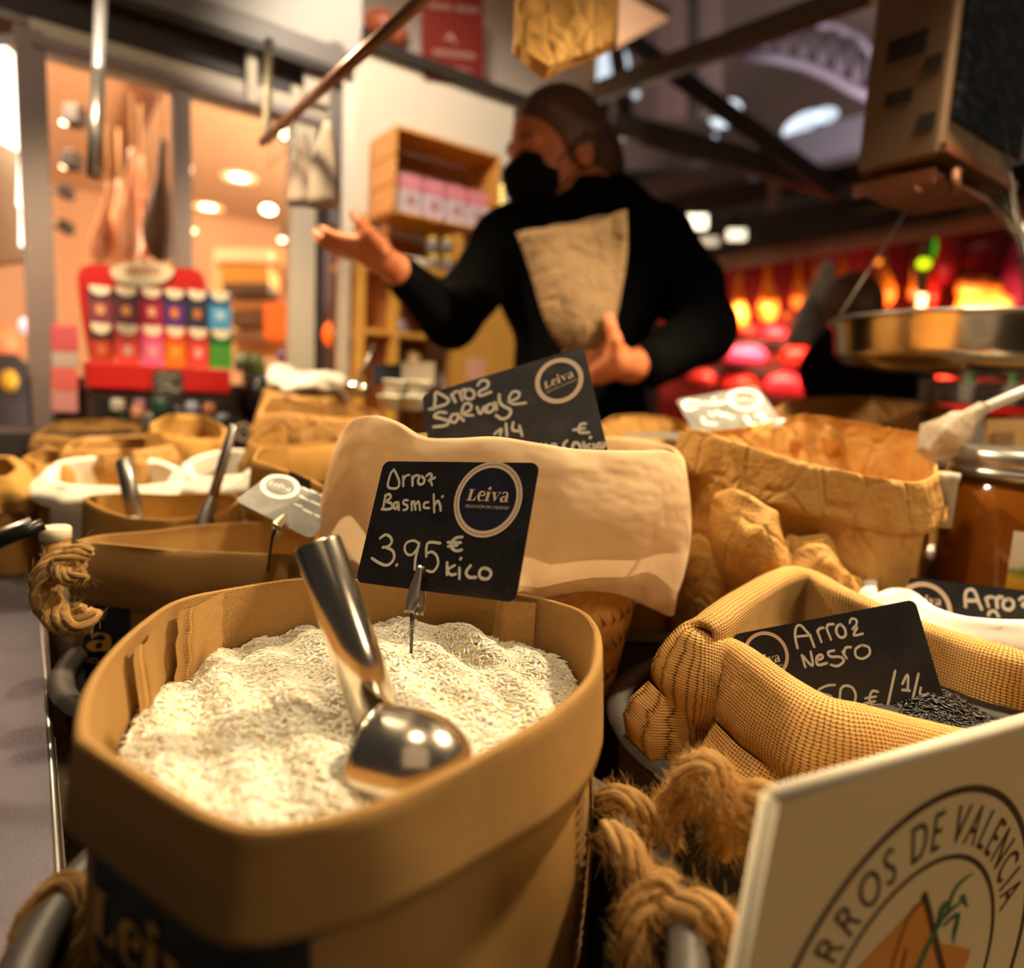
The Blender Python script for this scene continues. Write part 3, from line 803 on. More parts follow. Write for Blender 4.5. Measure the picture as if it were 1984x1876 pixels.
def grain_field(poly, hf, count, L, Wd, name, m, label, tilt=.24, layers=.0015, base_m=None, K=5, prof=((-.5, .0), (-.38, .62), (-.1, 1), (.2, .97), (.42, .55), (.5, 0)), root_z=.9, size_var=.15):
    lo, hi = poly.min(0), poly.max(0); x = nrs.uniform(lo[0], hi[0], count * 2); y = nrs.uniform(lo[1], hi[1], count * 2)
    k = inside(poly, x, y); x, y = x[k][:count], y[k][:count]; n = len(x)
    z = hf(x, y); e = .001; nx = -(hf(x + e, y) - z) / e; ny = -(hf(x, y + e) - z) / e; z = z + nrs.uniform(-layers, layers * .7, n)
    ang = 2.2 * np.sin(x * 45 + 2) + 2.0 * np.cos(y * 38 - x * 20) + nrs.normal(0, .9, n); tl = nrs.normal(0, tilt, n)
    d = np.stack([np.cos(ang) * np.cos(tl), np.sin(ang) * np.cos(tl), np.sin(tl)], 1)
    N_ = np.stack([nx, ny, np.ones(n)], 1); N_ /= np.linalg.norm(N_, axis=1)[:, None]; d[:, 2] -= (d * N_).sum(1) * .8; d /= np.linalg.norm(d, axis=1)[:, None]
    s = np.cross(d, np.array([0, 0, 1.])); s /= np.linalg.norm(s, axis=1)[:, None]; t = np.cross(s, d)
    Ls = L * (1 + nrs.normal(0, size_var, n)); Ws = Wd * (1 + nrs.normal(0, .08, n)); c = np.stack([x, y, z], 1); bend = nrs.uniform(-.06, .06, n)
    V_ = []
    for (a, r) in prof:
        ctr = c + d * (a * Ls)[:, None] + t * (bend * Ls * (1 - 4 * a * a))[:, None]
        if r == 0: V_.append(ctr[:, None, :]); continue
        ring = []
        for q in range(K): b = 2 * math.pi * q / K; ring.append(ctr + (s * math.cos(b) + t * math.sin(b) * .85) * (Ws * r / 2)[:, None])
        V_.append(np.stack(ring, 1))
    verts = np.concatenate(V_, 1); nv = verts.shape[1]; R_ = len(prof) - 2; F3 = []
    for q in range(K): F3.append((0, 1 + (q + 1) % K, 1 + q))
    for r in range(R_ - 1):
        for q in range(K):
            a, b = 1 + r * K + q, 1 + r * K + (q + 1) % K; F3 += [(a, b, b + K), (a, b + K, a + K)]
    l = 1 + (R_ - 1) * K
    for q in range(K): F3.append((nv - 1, l + q, l + (q + 1) % K))
    F3 = np.array(F3, np.int64); Fa = (F3[None] + (np.arange(n) * nv)[:, None, None]).reshape(-1, 3)
    tint = np.repeat(nrs.uniform(0, 1, n), nv); uv = np.stack([tint, np.zeros_like(tint)], 1)
    o = obj(name, verts.reshape(-1, 3), Fa, m, None, True, uv, origin=(cc[0] if poly is None else poly[:, 0].mean(), poly[:, 1].mean(), root_z))
    return tag(o, label, 'rice', kind='stuff')
g = NG('rice_grain'); uvn = g.coord('UV'); sp = g.new('ShaderNodeSeparateXYZ'); g.l.new(uvn, sp.inputs[0])
c = g.ramp(sp.outputs[0], [(0, srgb('#E2CDA0')), (.25, srgb('#F0E4C6')), (.7, srgb('#F8F1DE')), (1, srgb('#FDFAEE'))])
M_RICE = g.fin(c, .38, 0, None, .45, Subsurface_Weight=.5, Subsurface_Scale=.003); g.b.inputs['Subsurface Radius'].default_value = (1, .7, .4)
M_RICEBASE = mat('rice_bed', '#E2CFA0', .8, var=.15, vscale=300)
rice = grain_field(poly, rice_h, 30000, .0078, .00205, 'rice', M_RICE, 'heap of long white rice grains filling the large front sack')
# bed under the loose grains
K = 14; v = [Vector((cc[0], cc[1], float(rice_h(cc[0], cc[1])) - .002))]; Mn = len(poly)
for k in range(1, K + 1):
    for p in poly: q = cc + (p - cc) * k / K; v.append(Vector((q[0], q[1], float(rice_h(q[0], q[1])) - .002)))
f = [(0, 1 + i, 1 + (i + 1) % Mn) for i in range(Mn)] + [(1 + k * Mn + i, 1 + (k + 1) * Mn + i, 1 + (k + 1) * Mn + (i + 1) % Mn, 1 + k * Mn + (i + 1) % Mn) for k in range(K - 1) for i in range(Mn)]
bed = obj('rice_bed', v, f, M_RICEBASE, rice, True); bed['kind'] = 'stuff'

# ---- scoop
top, bot = P(614, 1052, .392), P(749, 1440, .380)
ax = (bot - top).normalized(); L = (bot - top).length
rs = .0138
root = thing('scoop', 'polished steel scoop with a tubular handle stuck in the white rice', 'scoop', bot)
mb = MB(); mb.lathe(top, [(0, .004), (rs * .86, .0035), (rs * .93, .0005), (rs * .98, 0), (rs, .0012), (rs * 1.0, L * .5), (rs * 1.01, L), (0, L)], 48, ax); mb.build('handle', M_STEEL, root, True)
mb = MB(); mb.lathe(bot, [(rs * 1.0, -.004), (rs * 1.08, -.001), (rs * 1.14, .003), (rs * 1.04, .006), (rs * .5, .010)], 40, ax); mb.build('collar', M_STEEL, root, True)
# bowl: half-shell opening downwards into the rice
bc = onz(812, 1496, .950); d1 = (onz(905, 1520, .950) - onz(720, 1478, .950)).normalized(); upn = Z - d1 * Z.dot(d1); upn.normalize(); sd = d1.cross(upn)
v = []; uvv = []; A, B_ = 22, 18
for i in range(A + 1):
    t = i / A; a = math.pi * .5 * (1 - t)   # from open flat edge (left) to the closed round end
    for j in range(B_ + 1):
        b = math.pi * j / B_; rr_ = .031 * (math.sin(math.acos(max(-1, min(1, (t * 1.62 - .62) if t > .383 else 0)))) if t > .383 else 1.0)
        ln = -.026 + t * .056
        v.append(bc + d1 * ln + sd * math.cos(b) * rr_ + upn * math.sin(b) * rr_ * .95)
f = [(i * (B_ + 1) + j, i * (B_ + 1) + j + 1, (i + 1) * (B_ + 1) + j + 1, (i + 1) * (B_ + 1) + j) for i in range(A) for j in range(B_)]
bw = obj('bowl', v, f, M_STEEL, root, True); sm = bw.modifiers.new('s', 'SOLIDIFY'); sm.thickness = .0012
mb = MB(); rp = [bc + d1 * (-.026) + sd * math.cos(math.pi * j / 24) * .0313 + upn * math.sin(math.pi * j / 24) * .0298 for j in range(25)]; mb.tube(rp, .0012, 8); mb.build('bowl_lip', M_STEEL, bw, True)

# ---- crocodile clips that hold the cards
def clip(card_px, mid_px, foot_px, sign, label, z=None, foot=None, s=1.0, m=None):
    m = m or M_STEEL2; n = sign.n; a = onplane(*card_px, sign.o, n) + n * .0025; bb = onplane(*mid_px, sign.o, n) + n * .003
    ft = foot if foot is not None else onz(*foot_px, z)
    root = thing('sign_clip', label, 'clip', ft)
    d = (bb - a); L = d.length; dn = d.normalized(); sd = dn.cross(n).normalized()
    for k, off in ((0, n * .002), (1, -n * .0065)):
        jw = None
        mb = MB(); K = 12; rows = []
        for i in range(K + 1):
            t = i / K; w_ = (.0016 + .0032 * min(1, t * 1.5) - (.0018 * max(0, t - .8) * 5 if t > .8 else 0)) * s; hgt = (.0008 + .0022 * t) * s
            c0 = a + d * t + off * (.2 + t) * (1 if k == 0 else 1)
            for j in range(7):
                b = math.pi * (j / 6) ; rows.append(c0 + sd * math.cos(b) * w_ + (n if k == 0 else -n) * math.sin(b) * hgt)
        f = [(i * 7 + j, i * 7 + j + 1, (i + 1) * 7 + j + 1, (i + 1) * 7 + j) for i in range(K) for j in range(6)]
        o = obj('jaw', rows, f, m, root, True); md = o.modifiers.new('s', 'SOLIDIFY'); md.thickness = .0006
        mb = MB()
        for i in range(7): q = a + d * (.05 + i * .055) + off * .2 + sd * .0016 * s; mb.boxp(q, sd * .0006, dn * .0005, n * .0008)
        mb.build('teeth', m, o)
    mb = MB(); q = a + d * .78; mb.tube([q + sd * .0045 * s, q - sd * .0045 * s], .0022 * s, 12); mb.build('pivot', m, root, True)
    mb = MB(); e = bb + n * -.001; mb.tube([e, e.lerp(ft, .35) + sd * .0004, ft - Z * .02], [.0019 * s, .0013 * s, .0009 * s], 8); mb.build('spike', mat('dark_spike', '#4A4642', .4, .8), root, True)
    mb = MB(); K = 40; pp = [e.lerp(ft, .05 + .45 * i / K) + (sd * math.cos(i * .9) + n * math.sin(i * .9)) * .0016 * s for i in range(K)]; mb.tube(pp, .0004, 5); mb.build('wire_wrap', m, root, True)
    return root
# ---- front sign
S = Sign('black slate card in the front rice, ringed logo, handwritten Arroz Basmati 3.95 kilo price', [(742, 894), (1047, 897), (997, 1168), (690, 1128)], .132, .86, (M_SLATE, M_CHALK, M_RING))
sc, off = 5.221, (680, 880)
S.strokes([[(435, 155), (400, 210), (375, 325), (430, 350), (480, 335), (490, 280), (465, 210), (435, 155)], [(530, 225), (532, 325)], [(530, 275), (555, 225), (590, 212)], [(622, 230), (625, 320)], [(625, 265), (648, 222), (685, 218)],
 [(712, 225), (742, 250), (738, 292), (702, 308), (680, 282), (695, 235), (715, 225)], [(768, 222), (795, 200), (818, 215), (808, 252), (780, 272), (850, 240)], [(805, 265), (822, 315)],
 [(352, 415), (325, 560)], [(350, 430), (385, 405), (405, 440), (362, 480), (410, 500), (420, 540), (375, 560), (315, 556)], [(482, 492), (445, 495), (435, 540), (460, 552), (480, 500), (487, 565)],
 [(578, 470), (542, 468), (532, 500), (570, 522), (570, 555), (535, 568)], [(615, 480), (618, 568)], [(618, 515), (640, 480), (656, 562)], [(656, 515), (685, 480), (702, 568)], [(785, 490), (748, 495), (742, 540), (792, 548)],
 [(840, 408), (845, 590)], [(845, 525), (878, 475), (903, 515), (910, 572)],
 [(298, 852), (350, 818), (400, 840), (415, 890), (380, 935), (325, 945)], [(355, 945), (425, 980), (440, 1050), (400, 1110), (350, 1125), (285, 1100), (215, 1055)],
 [(692, 905), (640, 877), (572, 895), (545, 950), (570, 1012), (625, 1015), (690, 935)], [(692, 905), (672, 985), (655, 1065), (648, 1165)], [(905, 903), (780, 902), (765, 1035)], [(765, 1012), (820, 990), (872, 1035), (882, 1120), (832, 1190), (770, 1180)],
 [(1128, 840), (1065, 850), (1015, 900), (1022, 950), (1070, 980), (1122, 970)], [(985, 893), (1112, 898)], [(985, 935), (1080, 925)],
 [(975, 1100), (975, 1220)], [(1052, 1128), (985, 1170), (1012, 1222), (1062, 1215)], [(1100, 1152), (1100, 1262)], [(1212, 1130), (1168, 1195), (1195, 1245), (1265, 1248)],
 [(1350, 1152), (1400, 1170), (1420, 1215), (1385, 1262), (1325, 1258), (1300, 1215), (1318, 1168), (1355, 1152)]], sc, off, 5.2, dots=[(925, 435), (462, 1125), (1110, 1062)])
q = lambda a, b: S.q(off[0] + a / sc, off[1] + b / sc)
cxy = (q(1045, 470) + q(1735, 440)) / 2; R = ((q(1735, 440) - q(1045, 470)).length) / 2
S.ring(cxy, R, inner=M_NAVY); S.logo(q(1168, 470), q(1600, 488)); S.done()
clip((820, 1098), (803, 1190), (797, 1262), S, 'small steel crocodile clip holding the Arroz Basmati card, spiked into the rice', z=.968)

# ---- bucket and ropes of the front sack
c_ = Vector((-.059, .327, 0)); bkA = bucket('grey rubber bucket holding the large front rice sack', c_, .160, .885, TABLE_Z)
# left rope handle
def rimpt(c, R, ang, z): return Vector((c.x + R * math.cos(ang), c.y + R * math.sin(ang), z))
# ropes of that bucket (parts of the bucket)
pl = [P(150, 1890, .33), P(178, 1800, .338), P(172, 1745, .345), P(120, 1728, .345), P(80, 1770, .335), P(58, 1830, .325), P(30, 1900, .315)]
rope('rope', '', '', pl, .0105, .085, bkA, fuzz=500, seed=3)
pr1 = [P(1190, 1500, .36), P(1212, 1560, .365), P(1238, 1620, .37), P(1252, 1690, .37), P(1285, 1752, .365), P(1340, 1758, .355), P(1400, 1800, .345), P(1432, 1880, .335)]
rope('rope', '', '', [P(1175, 1620, .385), P(1205, 1640, .375), P(1235, 1690, .365), P(1262, 1755, .358), P(1305, 1775, .35), P(1355, 1765, .345), P(1405, 1800, .338), P(1430, 1885, .33)], .0105, .085, bkA, fuzz=1100, seed=4)
rope('rope', '', '', [P(1305, 1725, .36), P(1270, 1715, .36), P(1240, 1750, .355), P(1225, 1800, .35), P(1235, 1900, .345)], .0095, .08, bkA, fuzz=700, seed=5, ends=(0, 0))
rope('rope', '', '', [P(1170, 1560, .40), P(1192, 1545, .40), P(1228, 1560, .40), P(1258, 1592, .40), P(1268, 1640, .41)], .0085, .075, bkA, fuzz=500, seed=6)

# ============================================================ burlap sack of black rice with its bucket
cD = Vector((.272, .565, 0)); bkD = bucket('grey rubber bucket under the burlap sack of black rice', cD, .165, .87, TABLE_Z)
rim2 = [onz(1380, 1188, .985), onz(1345, 1215, .975), onz(1419, 1240, .968), onz(1470, 1272, .965), onz(1528, 1313, .962), onz(1600, 1352, .96), onz(1675, 1368, .958), onz(1739, 1384, .952), onz(1802, 1400, .946), onz(1900, 1420, .938), onz(2010, 1425, .932),
        onz(2090, 1370, .95), onz(2060, 1290, .96), onz(1960, 1255, .968), onz(1850, 1225, .968), onz(1740, 1185, .975), onz(1640, 1140, .988), onz(1545, 1098, 1.0), onz(1450, 1140, .992)]
bagB = Sack('burlap_sack', 'coarse burlap sack of black rice with a thick rolled rim, right foreground', 'sack', rim2, .075, TABLE_Z + .03, M_BURLAP, inner=.06, N=220, seed=5,
            roll=.016, wr=.010, wl=.075, body=.74, under=-.075, bulge=.010, flare=.004, drape=.012, wrb=.018, bb=.036, bdir=(-.93, .25, 0))
black = grain_field(np.array([(p.x - n.x * .02, p.y - n.y * .02) for p, n in zip(bagB.R, bagB.n)]), lambda x, y: .925 + .006 * np.sin(x * 60) * np.cos(y * 50), 5000, .0065, .0018, 'black_rice',
    mat('black_rice_grain', '#15100F', .4, var=.5, vscale=300), 'bed of black rice grains inside the burlap sack')
bed = bagB.contents(.0, M_BLACK, None, 0, name='rice_bed'); bed.location.z += .922 - bed.location.z; bed.parent = black; bed.location -= black.location
for k in ('label', 'category'):
    if k in bed: del bed[k]
# loose jute fibres on the rolled cuff
mb = MB()
for k in range(1500):
    i = rnd.randrange(bagB.N); p = bagB.R[i] + bagB.n[i] * rnd.uniform(.010, .03) - Z * rnd.uniform(0, .05)
    if p.y > .52: continue
    d = (bagB.n[i] * rnd.uniform(.2, 1) + Z * rnd.uniform(-.2, 1) + Vector((rnd.uniform(-1, 1), rnd.uniform(-1, 1), rnd.uniform(-.5, .5)))).normalized(); L = rnd.uniform(.002, .008)
    cv = Vector((rnd.uniform(-1, 1), rnd.uniform(-1, 1), rnd.uniform(-1, 1))) * L * .5; fibre(mb, [p, p + d * L * .5 + cv * .3, p + d * L + cv], .00012)
o = mb.build('loose_fibres', M_FIBRE, bagB.root, True); o['kind'] = 'stuff'
# frayed knot of its rope
kn = rope('frayed_rope', 'golden frayed end of sisal rope knotted beside the burlap sack', 'rope', [P(1290, 1640, .41), P(1285, 1590, .41), P(1310, 1545, .41), P(1350, 1525, .405), P(1395, 1560, .395), P(1400, 1600, .395), P(1402, 1640, .40)], .0095, .08, fuzz=1500, flen=.009, seed=8, ends=(0, .3))
rope('', '', '', [P(1330, 1560, .405), P(1345, 1500, .40), P(1375, 1490, .398), P(1400, 1530, .395), P(1430, 1555, .392), P(1462, 1555, .39), P(1480, 1570, .388)], .0115, .08, kn, fuzz=1500, flen=.010, seed=9, ends=(0, .9))
rope('', '', '', [P(1350, 1500, .398), P(1385, 1545, .392), P(1425, 1585, .388), P(1468, 1600, .386)], .0105, .08, kn, fuzz=1300, flen=.010, seed=10, ends=(0, .9))

S = Sign('black slate card half sunk in the burlap sack, handwritten Arroz Negro', [(1417, 1230), (1773, 1162), (1842, 1400), (1478, 1478)], .155, .70, (M_SLATE, M_CHALK, M_RING))
sc, off = 4.313, (1400, 1140)
S.strokes([[(625, 500), (605, 400), (615, 325), (650, 310), (690, 350), (730, 400), (765, 490)], [(615, 405), (735, 392)], [(790, 355), (825, 450)], [(795, 375), (805, 340), (840, 330)], [(865, 330), (905, 430)], [(868, 340), (880, 305), (925, 300)],
 [(985, 300), (1020, 340), (1025, 395), (985, 412), (950, 370), (955, 320), (985, 300)], [(1060, 290), (1075, 255), (1115, 265), (1115, 305), (1080, 345), (1125, 325), (1100, 370), (1100, 395), (1170, 380)],
 [(660, 560), (690, 660)], [(665, 560), (750, 650), (735, 530)], [(790, 605), (835, 580), (820, 555), (785, 580), (795, 640), (870, 625)], [(930, 520), (880, 535), (900, 570), (985, 575), (1010, 610), (960, 650), (905, 640)],
 [(1000, 530), (1035, 585)], [(1010, 555), (1025, 500), (1070, 492)], [(1165, 475), (1220, 495), (1225, 550), (1170, 588), (1115, 570), (1110, 510), (1160, 475)],
 [(935, 808), (870, 815), (800, 850), (830, 880), (900, 900), (930, 950)], [(975, 960), (985, 850), (1020, 815), (1080, 830), (1110, 890), (1100, 960)],
 [(1295, 865), (1250, 860), (1225, 920), (1250, 975), (1330, 975)], [(1190, 920), (1280, 905)], [(1180, 965), (1270, 945)], [(1440, 690), (1375, 990)], [(1500, 800), (1545, 720), (1545, 850)], [(1500, 850), (1560, 855)],
 [(1635, 715), (1575, 975)], [(1655, 830), (1650, 890), (1715, 885)], [(1715, 880), (1690, 965)]], sc, off, 4.4)
q = lambda a, b: S.q(off[0] + a / sc, off[1] + b / sc)
S.ring(q(362, 560), (q(362, 362) - q(362, 560)).length, bands=((.94, 1.0), (.86, .925))); S.logo(q(235, 655), q(490, 610)); S.done()

# ---- big printed card at the right, close to the lens
TL = P(1511, 1556, .270); nn = Vector((.4865, -.8734, -.0203)).normalized()
if nn.dot(CAM - TL) < 0: nn = -nn
tr = onplane(1984, 1411, TL, nn); bl = onplane(1449, 1876, TL, nn); hx = (tr - TL).normalized(); 
Wc, Hc = .30, .385; vx = (bl - TL).normalized()
root = thing('rice_display_card', 'thick cream card with a brown ringed rice emblem in the bottom right corner', 'display card', TL + hx * Wc / 2 + vx * Hc)
th = .0085; A_, B2, C2, D2 = TL, TL + hx * Wc, TL + hx * Wc + vx * Hc, TL + vx * Hc
g = NG('cream_card'); v = g.coord('Object'); c = g.mix(g.noise(v, 12, 3), srgb('#D9BC8A'), srgb('#E6CE9E')); M_CREAM = g.fin(c, .42, 0, None, .4)
mb = MB(); mb.quadslab(D2, C2, B2, A_, th); cb_ = mb.build('card_board', M_CREAM, root)
mb = MB(); mb.tube([A_ - nn * th / 2, B2 - nn * th / 2], th / 2, 10); mb.tube([A_ - nn * th / 2, D2 - nn * th / 2], th / 2 * .98, 10); mb.build('edge_band', mat('card_edge', '#DDD2BC', .5), root, True)
def cq(px, py): p = onplane(px, py, TL, nn) - TL; return Vector((p.dot(hx), p.dot(nn.cross(hx))))
ny = nn.cross(hx)
def cw(p, off=.0003): return TL + hx * p[0] + ny * p[1] + nn * off
def cp(a, b): return cq(1430 + a / 3.581, 1380 + b / 3.581)
def circfit(pts):
    A = np.array([[2 * p[0], 2 * p[1], 1] for p in pts]); b = np.array([p[0] ** 2 + p[1] ** 2 for p in pts]); s = np.linalg.lstsq(A, b, rcond=None)[0]
    return Vector((s[0], s[1])), math.sqrt(s[2] + s[0] ** 2 + s[1] ** 2)
co, Ro = circfit([cp(*a) for a in ((380, 1776), (560, 1480), (800, 1120), (1000, 880), (1380, 630), (1700, 525), (1850, 590), (1975, 800), (1890, 1776))])
ci, Ri = circfit([cp(*a) for a in ((720, 1776), (1000, 1340), (1300, 1060), (1530, 1000), (1640, 1040), (1740, 1200), (1772, 1350), (1750, 1600))])
print('card rings', co, Ro, ci, Ri, 'px', hx, vx)
Ro *= 1.0
M_BROWN = mat('brown_ink', '#4A2C12', .6)
def ringmesh(mb, c, R, w_):
    N = 96; v = []; f = []
    for k in range(N):
        t = 2 * math.pi * k / N; d = Vector((math.cos(t), math.sin(t))); v += [cw(c + d * (R - w_ / 2)), cw(c + d * (R + w_ / 2))]
    mb.add(v, [(2 * k, 2 * k + 1, 2 * ((k + 1) % N) + 1, 2 * ((k + 1) % N)) for k in range(N)])
mb = MB(); ringmesh(mb, co, Ro, Ro * .035); ringmesh(mb, co * .5 + ci * .5, Ri, Ro * .025); mb.build('printed_rings', M_BROWN, cb_)
cm = co; Rm = (Ro + Ri) / 2; th_ = (Ro - Ri) * .62
# bend the words round the ring
mb = MB()
pA = cp(1850, 1290) - cm; pR = cp(620, 1640) - cm; a1 = math.atan2(pA.y, pA.x); a0 = math.atan2(pR.y, pR.x)
if a0 < a1: a0 += 2 * math.pi
word = 'RROS DE VALENCIA'; widths = [text_mesh(ch)[2] + .17 if ch != ' ' else .40 for ch in word]; cen = [sum(widths[:i]) + widths[i] / 2 for i in range(len(word))]; step = (a0 - a1) / (cen[-1] - cen[0]); ang = a0
def arc_char(ch, a, wch):
    tv, tf, tw = text_mesh(ch); hgt = th_ / .72; kx = step * Rm / 1.0
    mb.add([cw(cm + Vector((math.cos(a - x * step * 1.0 + tw * step * .5), math.sin(a - x * step + tw * step * .5))) * (Rm - th_ / 2 + y * hgt), .0004) for x, y in tv], tf)
for ch, ce in zip(word, cen):
    if ch != ' ': arc_char(ch, a0 - (ce - cen[0]) * step, 1)
arc_char('A', a0 + .78 * step, 1)
mb.build('printed_ring_words', M_BROWN, cb_)
# emblem: hut, field and rice plant
mb = MB(); loops = [[cp(*p) for p in ((1180, 1400), (1230, 1330), (1320, 1300), (1400, 1600), (1610, 1640), (1590, 1720), (1500, 1900), (700, 1900), (860, 1740))]]
tv, tf = area_fill([[tuple(p) for p in loops[0]]]); mb.add([cw(p, .0003) for p in tv], tf); mb.build('printed_field', mat('orange_ink', '#D6862A', .6), cb_)
mb = MB()
for ln, wd in (([(1290, 1270), (1330, 1420), (1360, 1560), (1420, 1800)], 52), ([(1290, 1290), (1180, 1420), (1110, 1600), (1050, 1800)], 18), ([(1160, 1650), (1120, 1800)], 24)):
    v_, f_ = ribbon2(smooth_line([cp(*p) for p in ln]), m_of(wd / 3.58, TL) * 1.5); mb.add([cw(p, .0005) for p in v_], f_)
mb.build('printed_hut', M_BROWN, cb_)
mb = MB()
for ln, ws in (([(1230, 1800), (1320, 1600), (1420, 1420), (1560, 1300)], [60, 60, 40, 10]), ([(1440, 1420), (1490, 1250), (1560, 1160), (1635, 1110)], [20, 30, 26, 6]), ([(1550, 1270), (1590, 1350)], [50, 5]), ([(1420, 1480), (1520, 1400), (1500, 1520), (1490, 1610)], [20, 30, 44, 6]), ([(1380, 1480), (1420, 1350), (1480, 1300)], [20, 60, 16])):
    v_, f_ = vstroke([tuple(cp(*p)) for p in ln], [m_of(x / 3.58, TL) * 1.5 for x in ws]); mb.add([cw(p, .0006) for p in v_], f_)
mb.build('printed_plant', mat('green_ink', '#33683F', .6), cb_)
# ============================================================ palm basket lined with the cotton sack
bk = P(985, 1000, .69) + Vector((.006, .018, 0)); bz0, bz1, br0, br1 = TABLE_Z, 1.0, .072, .140
root = thing('palm_basket', 'woven palm-leaf basket, tapered, holding the cream cotton sack', 'basket', (bk.x, bk.y, bz0))
NS = 50
M_PALM = mat('palm_leaf', '#D4A056', .6, var=.28, vscale=35, bump=.0006, bscale=400)
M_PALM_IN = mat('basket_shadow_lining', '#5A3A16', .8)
def palm_strip(dirn, phase):
    K = 56; v = []; uv = []; f = []; tot = 3.1
    da = 2 * math.pi / NS
    for i in range(K + 1):
        s_ = i / K; z = bz0 + (bz1 - bz0) * s_; R = br0 + (br1 - br0) * s_; m = (2 * tot * s_) / da
        ph = (m * .25 + phase) % 1.0; over = math.sin(2 * math.pi * ph); over = max(-1, min(1, over * 2.2))
        for j, wj in enumerate((-.5, 0, .5)):
            a = dirn * tot * s_; hw = da * R * .68 * wj; tz = hw * .7; ta = -dirn * hw * .7 / R
            r_ = R + .0012 * over + (.0006 if j == 1 else 0)
            v.append(Vector((bk.x + r_ * math.cos(a + ta), bk.y + r_ * math.sin(a + ta), z + tz))); uv.append((wj * .01, s_ * .5))
    for i in range(K):
        for j in range(2): f.append((i * 3 + j, i * 3 + j + 1, (i + 1) * 3 + j + 1, (i + 1) * 3 + j))
    return obj('palm_strip', v, f, M_PALM, root, False, uv)
for dirn, ph in ((1, 0), (-1, .5)):
    base = palm_strip(dirn, ph)
    for k in range(1, NS):
        c = base.copy(); col.objects.link(c); c.parent = root; c.rotation_euler.z = 2 * math.pi * k / NS
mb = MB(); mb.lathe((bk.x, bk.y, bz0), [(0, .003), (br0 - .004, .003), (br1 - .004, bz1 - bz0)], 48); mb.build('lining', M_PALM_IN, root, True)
rim = rimd([(655, 935, .70), (662, 865, .64), (682, 818, .60), (725, 805, .575), (770, 818, .555), (820, 846, .54), (880, 849, .53), (960, 846, .522), (1040, 858, .525), (1120, 870, .535), (1220, 873, .56), (1290, 873, .60), (1318, 890, .66),
            (1315, 880, .74), (1290, 862, .80), (1200, 848, .86), (1000, 840, .88), (820, 842, .86), (720, 868, .80), (672, 900, .76)])
cot = Sack('cotton_sack', 'thin cream cotton sack turned down over the palm basket, behind the Basmati card', 'sack', rim, .156, .86, M_COTTON, inner=.07, N=260, seed=9, roll=.004, wr=.022, wl=.11, body=.30,
           under=.02, bulge=.012, flare=-.005, drape=.005, hem=True, cuff_var=lambda u: 1 + .10 * math.sin(u * 12.56 + 1) - .16 * math.exp(-((u - .30) / .06) ** 2))
cot.contents(.06, mat('wild_rice', '#4A3020', .6, var=.4, vscale=300), 'dark wild rice inside the cream cotton sack')
S = Sign('large grey slate card rising out of the cream cotton sack, handwritten Arroz Salvaje', [(817, 766), (1131, 671), (1187, 915), (849, 1003)], .168, .74, (M_SLATE2, M_CHALK, M_RING))
sc, off = 4.96, (800, 660)
S.strokes([[(160, 660), (230, 640), (310, 615), (345, 575), (300, 535), (220, 500), (215, 570), (200, 660)], [(370, 520), (410, 590)], [(385, 540), (395, 500), (440, 490)], [(450, 500), (475, 575)], [(455, 510), (480, 475), (510, 470)],
 [(545, 465), (585, 495), (585, 545), (540, 565), (500, 540), (505, 490), (545, 465)], [(625, 430), (660, 385), (720, 395), (715, 450), (640, 490), (650, 530), (750, 495)],
 [(320, 695), (250, 690), (205, 730), (270, 750), (340, 775), (320, 815), (200, 830)], [(440, 710), (380, 715), (360, 770), (410, 785), (440, 730), (460, 745), (490, 770)], [(480, 700), (550, 670), (560, 620), (510, 605), (480, 650), (480, 710), (580, 720)],
 [(615, 640), (650, 705), (690, 630), (700, 690)], [(770, 610), (715, 625), (715, 690), (770, 670), (790, 590), (805, 665)], [(830, 520), (835, 590), (870, 630), (940, 670), (920, 730), (860, 755), (800, 720)], [(920, 590), (1010, 550), (1020, 500), (960, 495), (925, 560), (960, 610), (1085, 600)],
 [(785, 900), (850, 850), (840, 910)], [(895, 800), (905, 915)], [(965, 790), (960, 860), (1035, 870)], [(1025, 820), (1050, 915)], [(1660, 800), (1610, 810), (1600, 880), (1690, 885)], [(1545, 860), (1650, 845)],
 [(1230, 1000), (1260, 1030), (1280, 1000)], [(1330, 1005), (1370, 1000), (1370, 1040)], [(1480, 965), (1450, 1000), (1460, 1060)], [(1530, 1050), (1550, 985), (1600, 1000), (1610, 1050)], [(1640, 980), (1650, 1040)], [(1700, 1000), (1660, 1020), (1710, 1045)],
 [(1735, 1000), (1745, 1040)], [(1790, 990), (1760, 1020), (1800, 1035)], [(1820, 985), (1845, 1000), (1825, 1030), (1810, 1000), (1820, 985)]], sc, off, 5.6, dots=[(1705, 935)])
q = lambda a, b: S.q(off[0] + a / sc, off[1] + b / sc)
ctr = (q(1175, 400) + q(1640, 370)) / 2; S.ring(ctr, (q(1640, 370) - q(1175, 400)).length / 2, bands=((.80, 1.0),)); S.logo(q(1270, 470), q(1560, 345)); S.done()

